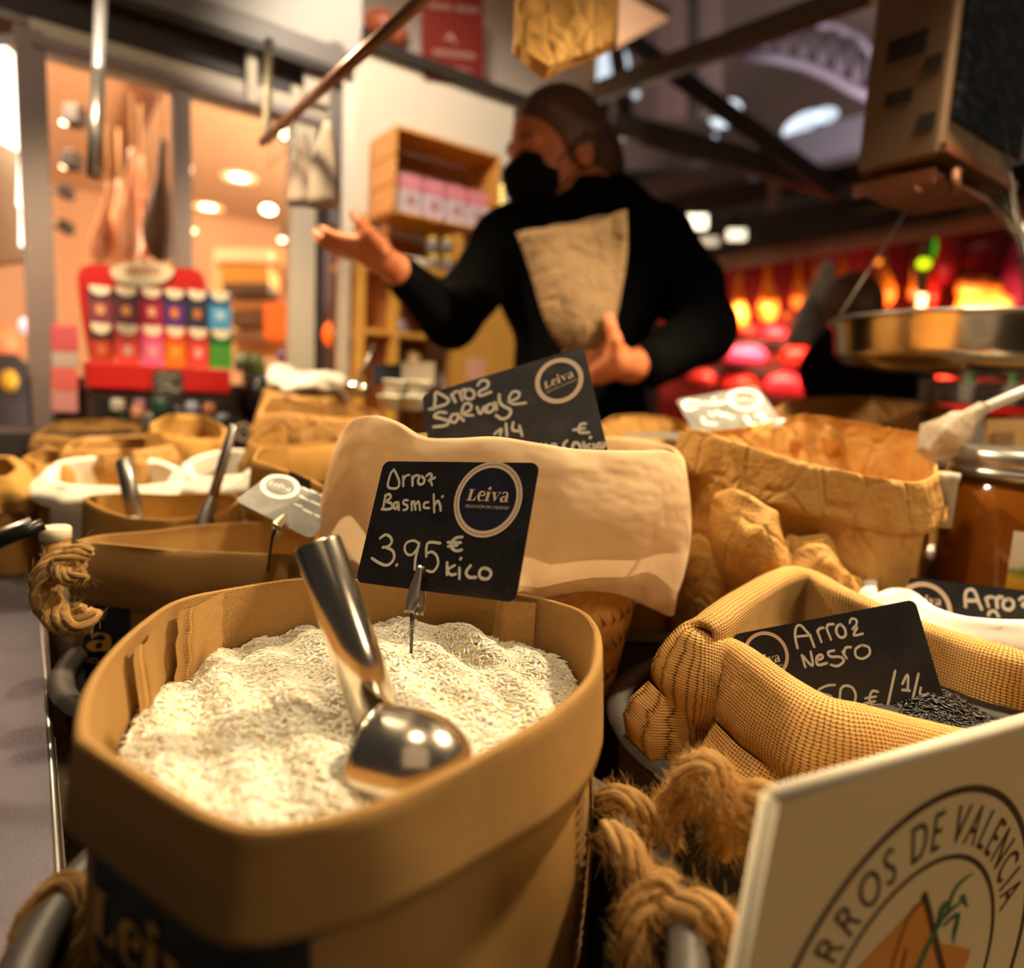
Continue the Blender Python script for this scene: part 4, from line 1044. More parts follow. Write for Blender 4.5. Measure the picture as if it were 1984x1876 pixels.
# ============================================================ tan sacks on the left
SackList = {}
def print_sq(S, px0, px1, z, t0, t1, logo=True):
    a = nearest_u(S, *px0, z); b = nearest_u(S, *px1, z); d = ((b - a + .5) % 1) - .5
    S.pn = print_panel(S, a, a + d, t0, t1, M_BLACK)
    return a, d
rim = rimz([(150, 1047), (200, 1036), (300, 1028), (380, 1018), (510, 1012), (600, 1036), (690, 1058), (700, 1072), (620, 1076), (560, 1074), (450, 1070), (300, 1062), (200, 1052)], .985)
b2 = Sack('rice_sack', 'tan non-woven sack with a black printed panel, directly behind the large front rice sack', 'sack', rim, .062, TABLE_Z + .03, M_BAG, inner=.10, N=180, seed=12, sharp=.6, roll=.002, wr=.007, wl=.08, body=1.08, under=.003, bulge=.006, wrb=.008)
a, d = print_sq(b2, (160, 1052), (250, 1058), .985, .05, .62)
print_logo(b2, a - d * 2.3, a + d * .74, .20, .055, M_YELLOW, par=b2.pn)
uu = nearest_u(b2, 575, 1075, .985); i0 = int(uu * b2.N); mb = MB()
for k in range(14):
    q0 = b2.R[i0] + b2.n[i0] * .0085 - Z * (.006 + k * .0038); tg = Vector((-b2.n[i0].y, b2.n[i0].x, 0)); mb.tube([q0 - tg * .004, q0 + b2.n[i0] * .001, q0 + tg * .004], .0007, 5)
mb.build('stitching', M_THREAD, b2.root, True)
bucket('grey rubber bucket at the left, holding the tan sack with the printed panel', Vector((-.262, .655, 0)), .158, .875, TABLE_Z)
rope('rope_handle', 'thick sisal rope loop at the left beside the counter ledge', 'rope', [P(165, 1085, .60), P(125, 1082, .59), P(95, 1110, .58), P(88, 1150, .575), P(110, 1195, .57), P(150, 1205, .575), P(170, 1180, .58)], .0125, .06, fuzz=500, seed=21)
rope('rope_handle', 'loose sisal rope strand lying over the left rope loop', 'rope', [P(175, 1065, .58), P(140, 1075, .57), P(112, 1100, .565), P(135, 1120, .565), P(165, 1110, .57)], .008, .045, fuzz=200, seed=22)
clip_sign_mats = (M_SLATE_GLARE, mat('bright_chalk', '#E9EDEA', .7), mat('bright_print', '#F0EBDF', .7))
S = Sign('slate card with its glare painted pale grey, clipped above the second tan sack', [(527, 915), (668, 985), (600, 1044), (456, 970)], .084, .74, clip_sign_mats)
sc, off = 7.63, (440, 880)
S.strokes([[(1120, 500), (1200, 540)], [(1240, 540), (1330, 580)], [(1370, 600), (1450, 640)], [(1490, 670), (1640, 740)], [(1080, 620), (1200, 690)], [(1240, 700), (1400, 770)], [(1420, 780), (1620, 880)], [(1000, 740), (1100, 780)], [(1130, 820), (1250, 880)], [(1300, 900), (1480, 980)]], sc, off, 4.2)
q = lambda a, b: S.q(off[0] + a / sc, off[1] + b / sc)
S.ring((q(490, 440) + q(1075, 520)) / 2, (q(490, 440) - q(1075, 520)).length / 2, bands=((.74, 1.0),)); S.logo(q(600, 440), q(930, 560)); S.done()
clip((552, 1003), (533, 1030), (520, 1062), S, 'pale crocodile clip on the reflecting card, spiked into the second tan sack', foot=P(519, 1066, depth(S.o) - .01), s=1.0, m=mat('pale_clip_metal', '#E8DCBC', .25, .8))
b2.contents(.075, mat('pale_pulses', '#D9B878', .7, var=.3, vscale=200), 'pale pulses deep inside the second tan sack')

rim = rimd([(165, 964, .84), (200, 957, .87), (260, 955, .885), (330, 958, .89), (400, 956, .885), (450, 958, .87), (462, 968, .85), (440, 988, .82), (400, 999, .81), (330, 1006, .80), (250, 1002, .805), (195, 984, .82)])
b3 = Sack('rice_sack', 'small tan sack with a steel scoop in it, third in the left row', 'sack', rim, .060, TABLE_Z + .03, M_BAG2, inner=.08, N=120, seed=14, sharp=.4, roll=.002, wr=.005, wl=.08, body=1.15, under=.002)
b3.contents(.035, MATS['pale_pulses'], 'pale pulses inside the third small tan sack')
def tube_scoop(label, a, b, r, ladle=False):
    root = thing('scoop', label, 'scoop', b); ax = (b - a).normalized(); L = (b - a).length
    mb = MB(); mb.lathe(a, [(0, .003), (r * .85, .003), (r * .95, 0), (r, .001), (r, L), (0, L)], 28, ax); mb.build('handle', M_STEEL2, root, True)
    mb = MB(); e = b + ax * .012; mb.lathe(b, [(r * 1.1, -.002), (r * 1.2, .002), (r * 2.0, .02), (r * 2.3, .045), (r * 1.6, .07), (0, .075)], 28, ax, sx=.7); mb.build('bowl', M_STEEL2, root, True)
    return root
tube_scoop('steel tube scoop leaning in the third small tan sack, beside the white cloth sack', P(240, 893, .85), P(262, 1003, .835), .0100)
tube_scoop('thin steel scoop handle leaning right over the second white cloth sack', P(452, 826, .85), P(412, 965, .82), .0060)
# white cloth lined sacks
def cloth_sack(label, rim, m, under_m, cuff=.035, seed=0, body=.95, bottom=None, roll=.010, bulge=.010, inner=.05):
    return Sack('cloth_sack', label, 'sack', rim, cuff, bottom or TABLE_Z + .03, m, inner=inner, N=120, seed=seed, roll=roll, wr=.013, wl=.034, body=body, under=.004, bulge=bulge, drape=.008, wrb=.012)
w1 = cloth_sack('white cotton sack with a puffy rolled rim, left, behind the small tan sack', rimd([(92, 922, .96), (112, 895, .99), (170, 885, 1.01), (240, 882, 1.02), (300, 890, 1.01), (345, 908, .99), (350, 928, .95), (300, 938, .93), (230, 942, .92), (160, 940, .92), (112, 934, .93)]), M_WCLOTH, M_BURLAP2, seed=31)
w1.contents(.04, MATS['pale_pulses'], 'pale pulses inside the left white cotton sack')
w2 = cloth_sack('white cotton sack in the middle of the left rows, under the thin scoop handle', rimd([(362, 903, .98), (380, 885, 1.0), (430, 872, 1.03), (480, 872, 1.03), (490, 890, .99), (480, 914, .95), (430, 922, .94), (380, 922, .95)]), M_WCLOTH, M_BURLAP2, seed=33)
# tan sack to their right and those above it
rim = rimd([(492, 890, .80), (505, 868, .86), (560, 862, .95), (640, 855, 1.0), (700, 850, 1.0), (735, 880, .92), (720, 960, .80), (668, 962, .75), (600, 928, .76), (540, 905, .77)])
b4 = Sack('rice_sack', 'tan sack seen from the side between the reflecting card and the cream cotton sack', 'sack', rim, .07, TABLE_Z + .03, M_BAG2, inner=.09, N=120, seed=16, sharp=.7, roll=.0025, wr=.005, wl=.08, body=1.0, under=.002)
mb = MB(); a_, b_ = P(560, 912, .752), P(602, 930, .748); mb.quadslab(P(560, 936, .748), P(602, 955, .744), b_, a_, .001); tag(mb.build('black_label', M_BLACK, origin=a_), 'black cloth tag on the tan sack behind the reflecting card', 'tag')
def tan(label, pts, cuff=.05, seed=0, m=None, **kw):
    a = dict(inner=.07, N=100, seed=seed, roll=.0025, wr=.020, wl=.045, body=.95, under=.002, wrb=.016, bulge=.004, sharp=.65); a.update(kw)
    return Sack('rice_sack', label, 'sack', rimd(pts), cuff, TABLE_Z + .05, m or M_BAG2, **a)
tan('tan sack with a folded corner left of the cream cotton hump', [(484, 858, .98), (500, 838, 1.0), (528, 826, 1.05), (600, 828, 1.12), (650, 840, 1.12), (660, 858, 1.0), (600, 868, .96), (530, 868, .94)], .05, 41)
tan('tan paper sack with a peaked side in the middle distance, above the cotton hump', [(505, 800, 1.15), (525, 762, 1.2), (600, 782, 1.25), (700, 786, 1.32), (730, 800, 1.3), (720, 812, 1.18), (640, 808, 1.1), (560, 800, 1.08)], .07, 42, M_KRAFT2)
tan('tan sack topped by a rolled white cloth, far middle', [(515, 752, 1.42), (540, 742, 1.46), (640, 752, 1.5), (665, 762, 1.5), (640, 770, 1.40), (560, 766, 1.36)], .09, 43, M_KRAFT2)
def crumple(name, label, pts, th, m, seed, amp=.012, parent=None):
    """pts: grid rows of world points (a folded sheet), thickened"""
    rows = [catmull([Vector(p) for p in r], 26, closed=False)[0] for r in pts]; cols = [catmull([rows[j][i] for j in range(len(rows))], 22, closed=False)[0] for i in range(26)]
    v = []; off = Vector((seed * 2.3, 0, seed))
    for cidx, c in enumerate(cols):
        for p in c:
            q = p * 16 + off; nv = noise.noise(q); n2 = abs(noise.noise(q * 2.1)) ; d = (CAM - p).normalized()
            v.append(p + (d + Z * .5) * ((nv) * amp + (.25 - n2) * amp * .8))
    f = [(i * 22 + j, i * 22 + j + 1, (i + 1) * 22 + j + 1, (i + 1) * 22 + j) for i in range(25) for j in range(21)]
    o = obj(name, v, f, m, parent, True, origin=None if parent else tuple(sum(v, Vector()) / len(v))); md = o.modifiers.new('s', 'SOLIDIFY'); md.thickness = th; md.offset = -1
    if label: tag(o, label, 'paper bag')
    return o
cl = crumple('white_cloth', 'rolled white cloth lying on the far tan sack, below the pale window posts', [[P(520, 716, 1.52), P(548, 706, 1.52), P(590, 716, 1.52), P(630, 718, 1.52), P(668, 730, 1.52)], [P(515, 730, 1.44), P(550, 722, 1.42), P(590, 730, 1.42), P(632, 734, 1.42), P(670, 742, 1.45)],
    [P(518, 748, 1.42), P(555, 748, 1.40), P(590, 752, 1.40), P(632, 754, 1.40), P(664, 754, 1.43)]], .02, M_WCLOTH, 4, .02); cl['category'] = 'cloth'
tan('wide brown sack in the back row under the chocolate rack', [(72, 842, 1.28), (120, 815, 1.35), (230, 812, 1.42), (300, 830, 1.42), (290, 842, 1.3), (180, 846, 1.22)], .06, 44, M_KRAFT2)
tan('flattened brown sack left of the yellow tan sack, back row', [(130, 868, 1.05), (160, 848, 1.12), (280, 846, 1.18), (345, 842, 1.2), (352, 858, 1.08), (260, 872, 1.0)], .05, 45, M_KRAFT2)
tan('yellow-tan paper sack standing upright before the chocolate rack', [(300, 818, 1.15), (330, 802, 1.2), (395, 806, 1.22), (432, 828, 1.2), (430, 850, 1.1), (350, 848, 1.06), (305, 836, 1.08)], .08, 46, M_BAG2)
tan('low tan sack at the counter edge, back left', [(52, 884, 1.05), (90, 872, 1.1), (130, 876, 1.1), (135, 895, 1.0), (80, 900, .98)], .05, 47, M_BAG2)
tan('tan sack standing on the counter ledge at the left picture edge', [(-60, 905, .95), (-30, 885, 1.0), (20, 884, 1.0), (40, 905, .97), (15, 922, .93), (-40, 925, .92)], .05, 48, M_BAG2, roll=.008, bulge=.012, body=.85)
# black-rimmed glossy thing on the ledge and jar-like candle in the gap
root = thing('counter_rail', 'dark metal rod with a chrome tip reaching in over the counter ledge at the left', 'rod', P(-60, 1085, .60))
mb = MB(); mb.tube([P(-60, 1080, .58), P(40, 1032, .60), P(85, 1015, .61)], .006, 10); mb.build('rod', mat('dark_rod', '#22201F', .3, .6), root, True)
mb = MB(); mb.tube([P(-60, 1052, .59), P(60, 1008, .62)], .003, 8); mb.build('chrome_strip', M_STEEL2, root, True)
root = thing('jar', 'small pale lidded jar in the gap between counter ledge and tan sacks', 'jar', P(110, 1088, .66))
mb = MB(); jb = P(110, 1090, .66); mb.lathe(jb, [(0, 0), (.012, 0), (.0125, .004), (.0125, .022), (.011, .024)], 24); mb.build('glass_body', mat('amber_jar', '#B98A4A', .3), root, True)
mb = MB(); mb.lathe(jb + Z * .023, [(.011, 0), (.0135, .001), (.0135, .011), (.012, .013), (0, .013)], 24); mb.build('lid', mat('cream_lid', '#E8DDBC', .5), root, True)

# ============================================================ right-hand group
# bucket and burlap lined sack behind the basket
bucket('grey rubber bucket behind the palm basket, right of it', Vector((.155, .90, 0)), .170, .885, TABLE_Z)
rim = rimd([(1040, 905, .90), (1130, 885, .86), (1230, 885, .84), (1310, 885, .86), (1345, 905, .92), (1330, 880, 1.0), (1230, 862, 1.05), (1120, 862, 1.03), (1050, 880, .97)])
b5 = Sack('cloth_sack', 'tan canvas sack with a white turned-down lining, between palm basket and kraft bag', 'sack', rim, .075, TABLE_Z + .05, M_BURLAP2, inner=.06, N=120, seed=51, roll=.006, wr=.006, wl=.07, body=1.12, mcuff=M_WCLOTH, under=0, bulge=.004, shift=(.01, -.03))
rope('rope_handle', 'dark tan rope knot between the grey bucket and the crumpled kraft bag', 'rope', [P(1395, 985, .84), P(1385, 1030, .83), P(1400, 1070, .82), P(1425, 1060, .815), P(1415, 1100, .81), P(1385, 1125, .82), P(1400, 1160, .83)], .013, .06, fuzz=300, seed=52)
# long kraft bag
rim = rimd([(1325, 836, .80), (1360, 832, .76), (1400, 848, .735), (1500, 880, .70), (1600, 904, .685), (1700, 926, .68), (1778, 934, .69), (1812, 918, .72), (1806, 880, .80), (1786, 842, .90), (1722, 830, .94), (1640, 815, .97), (1560, 803, .99), (1500, 815, .95), (1440, 828, .90), (1380, 834, .85)])
kb = Sack('kraft_bag', 'large open kraft paper bag with a folded rim, right of the cotton sack', 'paper bag', rim, .052, TABLE_Z + .05, M_KRAFT, inner=.10, N=160, seed=61, sharp=.5, roll=.0015, wr=.015, wl=.05, body=.88, under=.004, flare=.004, wrb=.02)
kb.contents(.085, mat('orange_lentils', '#C58A3A', .7, var=.3, vscale=300), 'orange-brown pulses deep inside the large kraft bag', dome=.01)
rim = rimd([(1490, 800, 1.15), (1530, 776, 1.22), (1600, 768, 1.3), (1700, 770, 1.34), (1800, 780, 1.32), (1852, 792, 1.24), (1848, 815, 1.12), (1790, 838, 1.04), (1700, 838, 1.02), (1600, 830, 1.05), (1520, 822, 1.08)])
Sack('kraft_bag', 'second kraft paper bag standing behind the large open one', 'paper bag', rim, .05, TABLE_Z + .05, M_KRAFT2, inner=.10, N=120, seed=62, sharp=.6, roll=.0015, wr=.010, wl=.06, body=.9, wrb=.02)
rim = rimd([(1165, 822, 1.05), (1190, 806, 1.12), (1250, 802, 1.2), (1310, 812, 1.22), (1335, 830, 1.15), (1328, 850, 1.05), (1260, 850, .99), (1190, 845, .98)])
b7 = Sack('kraft_bag', 'kraft bag with a grey card inside, between the salvaje card and the grey card', 'paper bag', rim, .045, TABLE_Z + .05, M_KRAFT, inner=.07, N=110, seed=63, sharp=.6, roll=.0015, wr=.010, wl=.05, body=.9, wrb=.02)
mb = MB(); mb.quadslab(P(1205, 862, 1.04), P(1318, 858, 1.04), P(1318, 838, 1.10), P(1212, 840, 1.10), .002); tag(mb.build('grey_card', mat('grey_card_m', '#6C6862', .5), origin=P(1260, 850, 1.06)), 'plain dark grey card lying in the kraft bag left of the grey card sign', 'card')
# crumpled kraft bag in front of it : folded paper lobes
root = thing('kraft_bag', 'crumpled slumped kraft paper bag below the rim of the large kraft bag', 'paper bag', P(1500, 1150, .72))
crumple('front_flap', None, [[P(1378, 975, .72), P(1400, 952, .70), P(1450, 958, .68), P(1502, 985, .67), P(1510, 1000, .70)], [P(1372, 1030, .72), P(1400, 1030, .68), P(1450, 1030, .66), P(1500, 1050, .66), P(1525, 1060, .69)],
    [P(1385, 1100, .72), P(1420, 1095, .68), P(1470, 1100, .66), P(1520, 1110, .66), P(1560, 1120, .68)], [P(1420, 1180, .74), P(1450, 1180, .70), P(1500, 1180, .68), P(1560, 1190, .67), P(1610, 1200, .70)]], .003, M_KRAFT, 3, .012, root)
crumple('side_fold', None, [[P(1500, 1000, .74), P(1530, 1040, .70), P(1570, 1032, .68), P(1605, 1035, .68), P(1625, 1070, .70)], [P(1500, 1060, .72), P(1540, 1075, .68), P(1580, 1070, .66), P(1620, 1085, .66), P(1640, 1110, .69)],
    [P(1490, 1110, .70), P(1540, 1120, .67), P(1590, 1120, .655), P(1640, 1120, .66), P(1672, 1130, .68)], [P(1500, 1190, .72), P(1560, 1190, .69), P(1610, 1200, .67), P(1670, 1200, .67), P(1700, 1210, .70)]], .003, M_KRAFT, 7, .012, root)
mb = MB(); mb.ell(P(1560, 1240, .74), .11, .07, .10, 24, 14); mb.build('bag_bottom', M_KRAFT2, root, True)
S = Sign('slate card with its glare painted grey, lying on the large kraft bag, chalk prices', [(1310, 773), (1466, 749), (1520, 822), (1352, 856)], .125, .70, (M_SLATE_GLARE, clip_sign_mats[1], clip_sign_mats[2]))
sc, off = 7.936, (1290, 730)
S.strokes([[(440, 390), (330, 370), (280, 450), (360, 500), (470, 470)], [(480, 380), (560, 420)], [(600, 400), (700, 420)], [(740, 340), (760, 420), (900, 390)], [(680, 560), (720, 600)], [(780, 540), (860, 590)], [(900, 580), (1020, 630)], [(570, 640), (600, 720)], [(660, 720), (760, 730)],
  [(1230, 620), (1300, 720), (1400, 740)], [(1400, 600), (1480, 560), (1500, 660)], [(1500, 700), (1620, 680)], [(1640, 700), (1800, 670)]], sc, off, 7)
q = lambda a, b: S.q(off[0] + a / sc, off[1] + b / sc)
S.ring((q(940, 330) + q(1500, 370)) / 2, (q(940, 330) - q(1500, 370)).length / 2, bands=((.72, 1.0),)); S.logo(q(1050, 370), q(1400, 380)); S.done()
clip((1443, 822), (1440, 836), (1436, 850), S, 'tiny bright clip at the lower edge of the glare-painted card on the kraft bag', foot=P(1436, 860, depth(S.o)), s=.8, m=MATS['pale_clip_metal'])

# white woven sack, right
rim = rimz([(1690, 1150, 0), (1690, 1105, .005), (1720, 1078, .006), (1780, 1062, .006), (1860, 1052, .008), (1950, 1054, .006), (2060, 1060), (2150, 1090), (2160, 1150), (2080, 1195), (1984, 1202), (1900, 1198), (1850, 1190), (1800, 1172), (1765, 1145), (1735, 1140)], .975)
ws = cloth_sack('white woven sack with a soft rolled rim at the right edge, Arroz card inside', rim, M_WOVEN, M_WOVEN, cuff=.038, seed=71, roll=.009, bulge=.006, inner=.06)
ws.contents(.055, mat('brown_rice', '#B08A55', .6, var=.3, vscale=300), 'brown rice in the white woven sack')
bucket('grey rubber bucket under the white woven sack at the right edge', Vector((.62, .80, 0)), .165, .86, TABLE_Z)
S = Sign('black slate card inside the white woven sack, handwriting starting Arroz', [(1752, 1118), (2060, 1152), (2050, 1370), (1765, 1330)], .150, .70, (M_SLATE, M_CHALK, M_RING))
sc, off = 6.1235, (1660, 1030)
S.strokes([[(1290, 890), (1285, 760), (1310, 700), (1370, 690), (1410, 740), (1440, 830), (1480, 920)], [(1290, 820), (1420, 820)], [(1530, 790), (1560, 890)], [(1535, 820), (1555, 780), (1610, 780)], [(1650, 790), (1665, 900)], [(1660, 820), (1680, 780), (1720, 780)],
 [(1800, 800), (1850, 830), (1850, 900), (1795, 930), (1740, 900), (1740, 830), (1800, 800)], [(1930, 810), (1970, 780), (2020, 810), (1960, 880), (2060, 900)], [(1560, 990), (1580, 950), (1640, 950), (1680, 1010)]], sc, off, 6.2)
q = lambda a, b: S.q(off[0] + a / sc, off[1] + b / sc)
S.ring(q(800, 930), (q(1125, 900) - q(800, 930)).length * 1.0, bands=((.93, 1.0), (.84, .91))); S.logo(q(640, 850), q(1010, 880)); S.done()

# honey jar, jar behind, plastic scoop, stack of punnets
M_HONEY = mat('honey', '#8A4E12', .12, var=.1, spec=.6); M_GLASSJ = None
def jar(label, c, R, H, body, lidm, lab=None, labm=None, labh=(.25, .7), lid_h=.03, laba=(-2.6, -.4)):
    root = thing('jar', label, 'jar', c)
    mb = MB(); mb.lathe(c, [(0, 0), (R * .9, 0), (R, .008), (R, H * .86), (R * .9, H * .95), (R * .84, H)], 40); gb_ = mb.build('glass_body', body, root, True)
    mb = MB(); mb.lathe(c + Z * (H - .004), [(R * .9, 0), (R * .98, .001), (R * .98, lid_h * .3), (R * .95, lid_h * .36), (R * .98, lid_h * .5), (R * .98, lid_h * .92), (R * .93, lid_h), (R * .88, lid_h * .93), (0, lid_h * .95)], 48); mb.build('lid', lidm, root, True)
    if labm is not None:
        mb = MB(); K = 20; a0, a1 = laba; v = []
        for k in range(K + 1):
            a = a0 + (a1 - a0) * k / K; 
            for h in labh: v.append(c + Vector((math.cos(a) * R * 1.006, math.sin(a) * R * 1.006, H * h)))
        mb.add(v, [(2 * k, 2 * k + 2, 2 * k + 3, 2 * k + 1) for k in range(K)]); mb.build('label', labm, gb_, True)
    return root
g = NG('jar_label'); sp = g.new('ShaderNodeSeparateXYZ'); g.l.new(g.coord('Generated'), sp.inputs[0])
n = g.noise(g.coord('Object'), 60, 3); base = g.ramp(g.math('ADD', sp.outputs[2], g.math('MULTIPLY', g.math('SUBTRACT', n, .5), .35)), [(.0, srgb('#D9A022')), (.22, srgb('#E8C24A')), (.34, srgb('#7F9A3C')), (.45, srgb('#E9E2CE')), (1, srgb('#EFE9DA'))]); M_LAB = g.fin(base, .5)
jz = P(1985, 1050, .78)
jar('big honey jar with a brushed steel lid and a yellow-white label, right edge', Vector((jz.x, jz.y, 1.15 - .27)), .088, .205, M_HONEY, M_STEEL2, True, M_LAB, (.42, .74), .034, (-2.35, -.6))
M_GREYJ = mat('grey_plastic', '#7A6E6A', .5); M_LAB2 = mat('ochre_label', '#C79A52', .6, var=.3, vscale=50)
q0 = P(1925, 880, 1.05); root = thing('box', 'ochre printed box behind the honey jar lid', 'box', q0); mb = MB(); mb.quadslab(P(1912, 880, 1.05), P(2040, 884, 1.05), P(2040, 812, 1.05), P(1912, 812, 1.05), .06); mb.build('carton', M_LAB2, root)
mb = MB(); mb.quadslab(P(1925, 862, 1.047), P(1965, 863, 1.047), P(1965, 838, 1.047), P(1925, 838, 1.047), .001); mb.build('label', mat('label_brown', '#8A5F28', .6), root)
q0 = P(1880, 885, 1.0); mb = MB(); mb.quadslab(P(1842, 900, 1.0), P(1912, 902, 1.0), P(1905, 806, 1.0), P(1862, 800, 1.0), .05, ); tag(mb.build('tub', M_GREYJ, origin=q0), 'grey-mauve plastic tub left of the ochre box', 'tub')
mb = MB(); p0 = P(1822, 1020, .74); mb.lathe(p0, [(0, 0), (.011, 0), (.011, .05), (.012, .052), (.012, .06), (0, .06)], 20); tag(mb.build('bottle_cap', mat('clear_cap', '#BFB6A5', .25), None, True, origin=p0), 'small pale cap peeking out between honey jar and white woven sack', 'cap')
root = thing('plastic_scoop', 'white plastic scoop handle wrapped in clear film, leaning over the kraft bag', 'scoop', P(1830, 850, .80))
mb = MB(); mb.tube([P(2020, 742, .80), P(1984, 758, .80), P(1880, 803, .79)], .0062, 14); mb.build('handle', mat('white_plastic', '#CFC9BE', .4), root, True)
M_FILM = NG('clear_film'); M_FILM.b.inputs['Transmission Weight'].default_value = .8; mm = M_FILM.fin(srgb('#EFE3CC'), .22, 0, M_FILM.bump(M_FILM.noise(M_FILM.coord('Object'), 90, 4, .7), 1, .004), .6); MATS['film'] = mm
pts = [P(1905, 790, .785), P(1875, 812, .785), P(1850, 830, .78), P(1820, 855, .775), P(1795, 880, .77)]
mb = MB(); mb.tube(pts, [.009, .012, .020, .024, .010], 20)
for i, vtx in enumerate(mb.v): mb.v[i] = vtx + (Vector((noise.noise(vtx * 90), noise.noise(vtx * 90 + Vector((5, 5, 5))), noise.noise(vtx * 90 + Vector((9, 1, 5)))))) * .006
mb.build('film_wrap', mm, root)
mb = MB(); mb.ell(P(1832, 852, .80), .022, .016, .009, 16, 10, Matrix.Rotation(.5, 3, 'Y')); mb.build('bowl', mat('cream_plastic', '#D8BE94', .5), root, True)
# fruit punnets
M_PUN = NG('clear_plastic'); M_PUN.b.inputs['Transmission Weight'].default_value = .75; M_PUNm = M_PUN.fin(srgb('#E9E2DA'), .15, 0, None, .7)
M_DATE = mat('dark_dates', '#4A1410', .4, var=.5, vscale=60); M_LEAF = mat('green_label', '#3F8F2E', .5)
def punnet(label, p, w_=.095, h_=.045, d_=.08, grn=True, grp='fruit punnets stacked behind the honey jar'):
    root = thing('fruit_punnet', label, 'punnet', p, grp); rx = V; ry = U
    mb = MB(); mb.boxp(p + Z * h_ / 2, V * w_ / 2, U * d_ / 2, Z * h_ / 2, .008); mb.build('plastic_tray', M_PUNm, root, True)
    mb = MB(); mb.boxp(p + Z * h_, V * w_ * .53, U * d_ * .53, Z * .003, .002); ld_ = mb.build('lid', M_PUNm, root, True)
    mb = MB()
    for i in range(4):
        for j in range(2): mb.ell(p + V * (i - 1.5) * w_ * .22 + U * (j - .5) * d_ * .4 - U * .0 + Z * h_ * .42, w_ * .12, w_ * .12, h_ * .36, 10, 6)
    mb.build('dried_fruit', M_DATE, root, True)
    if grn: mb = MB(); mb.boxp(p + Z * (h_ + .006) - U * d_ * .45, V * w_ * .28, U * .002, Z * .012); mb.build('green_sticker', M_LEAF, ld_)
    return root
D_ = 1.42; k = 0
names = ['lowest row, leftmost', 'lowest row, second', 'lowest row, third', 'middle row, left', 'middle row, centre', 'middle row, right', 'top row, left', 'top row, right']
for (px, py) in ((1835, 782), (1918, 786), (2000, 790), (1885, 732), (1962, 736), (2040, 740), (1930, 686), (2010, 690)):
    punnet('clear punnet of dark dried fruit, %s of the stack behind the honey jar' % names[k], P(px, py, D_)); k += 1
mb = MB(); q0 = P(1920, 790, 1.45); mb.boxp(q0 - Z * .14, V * .26, U * .12, Z * .125); tag(mb.build('display_step', mat('dark_step', '#2A201C', .6), origin=q0 - Z * .26), 'dark step under the fruit punnets', 'stand')
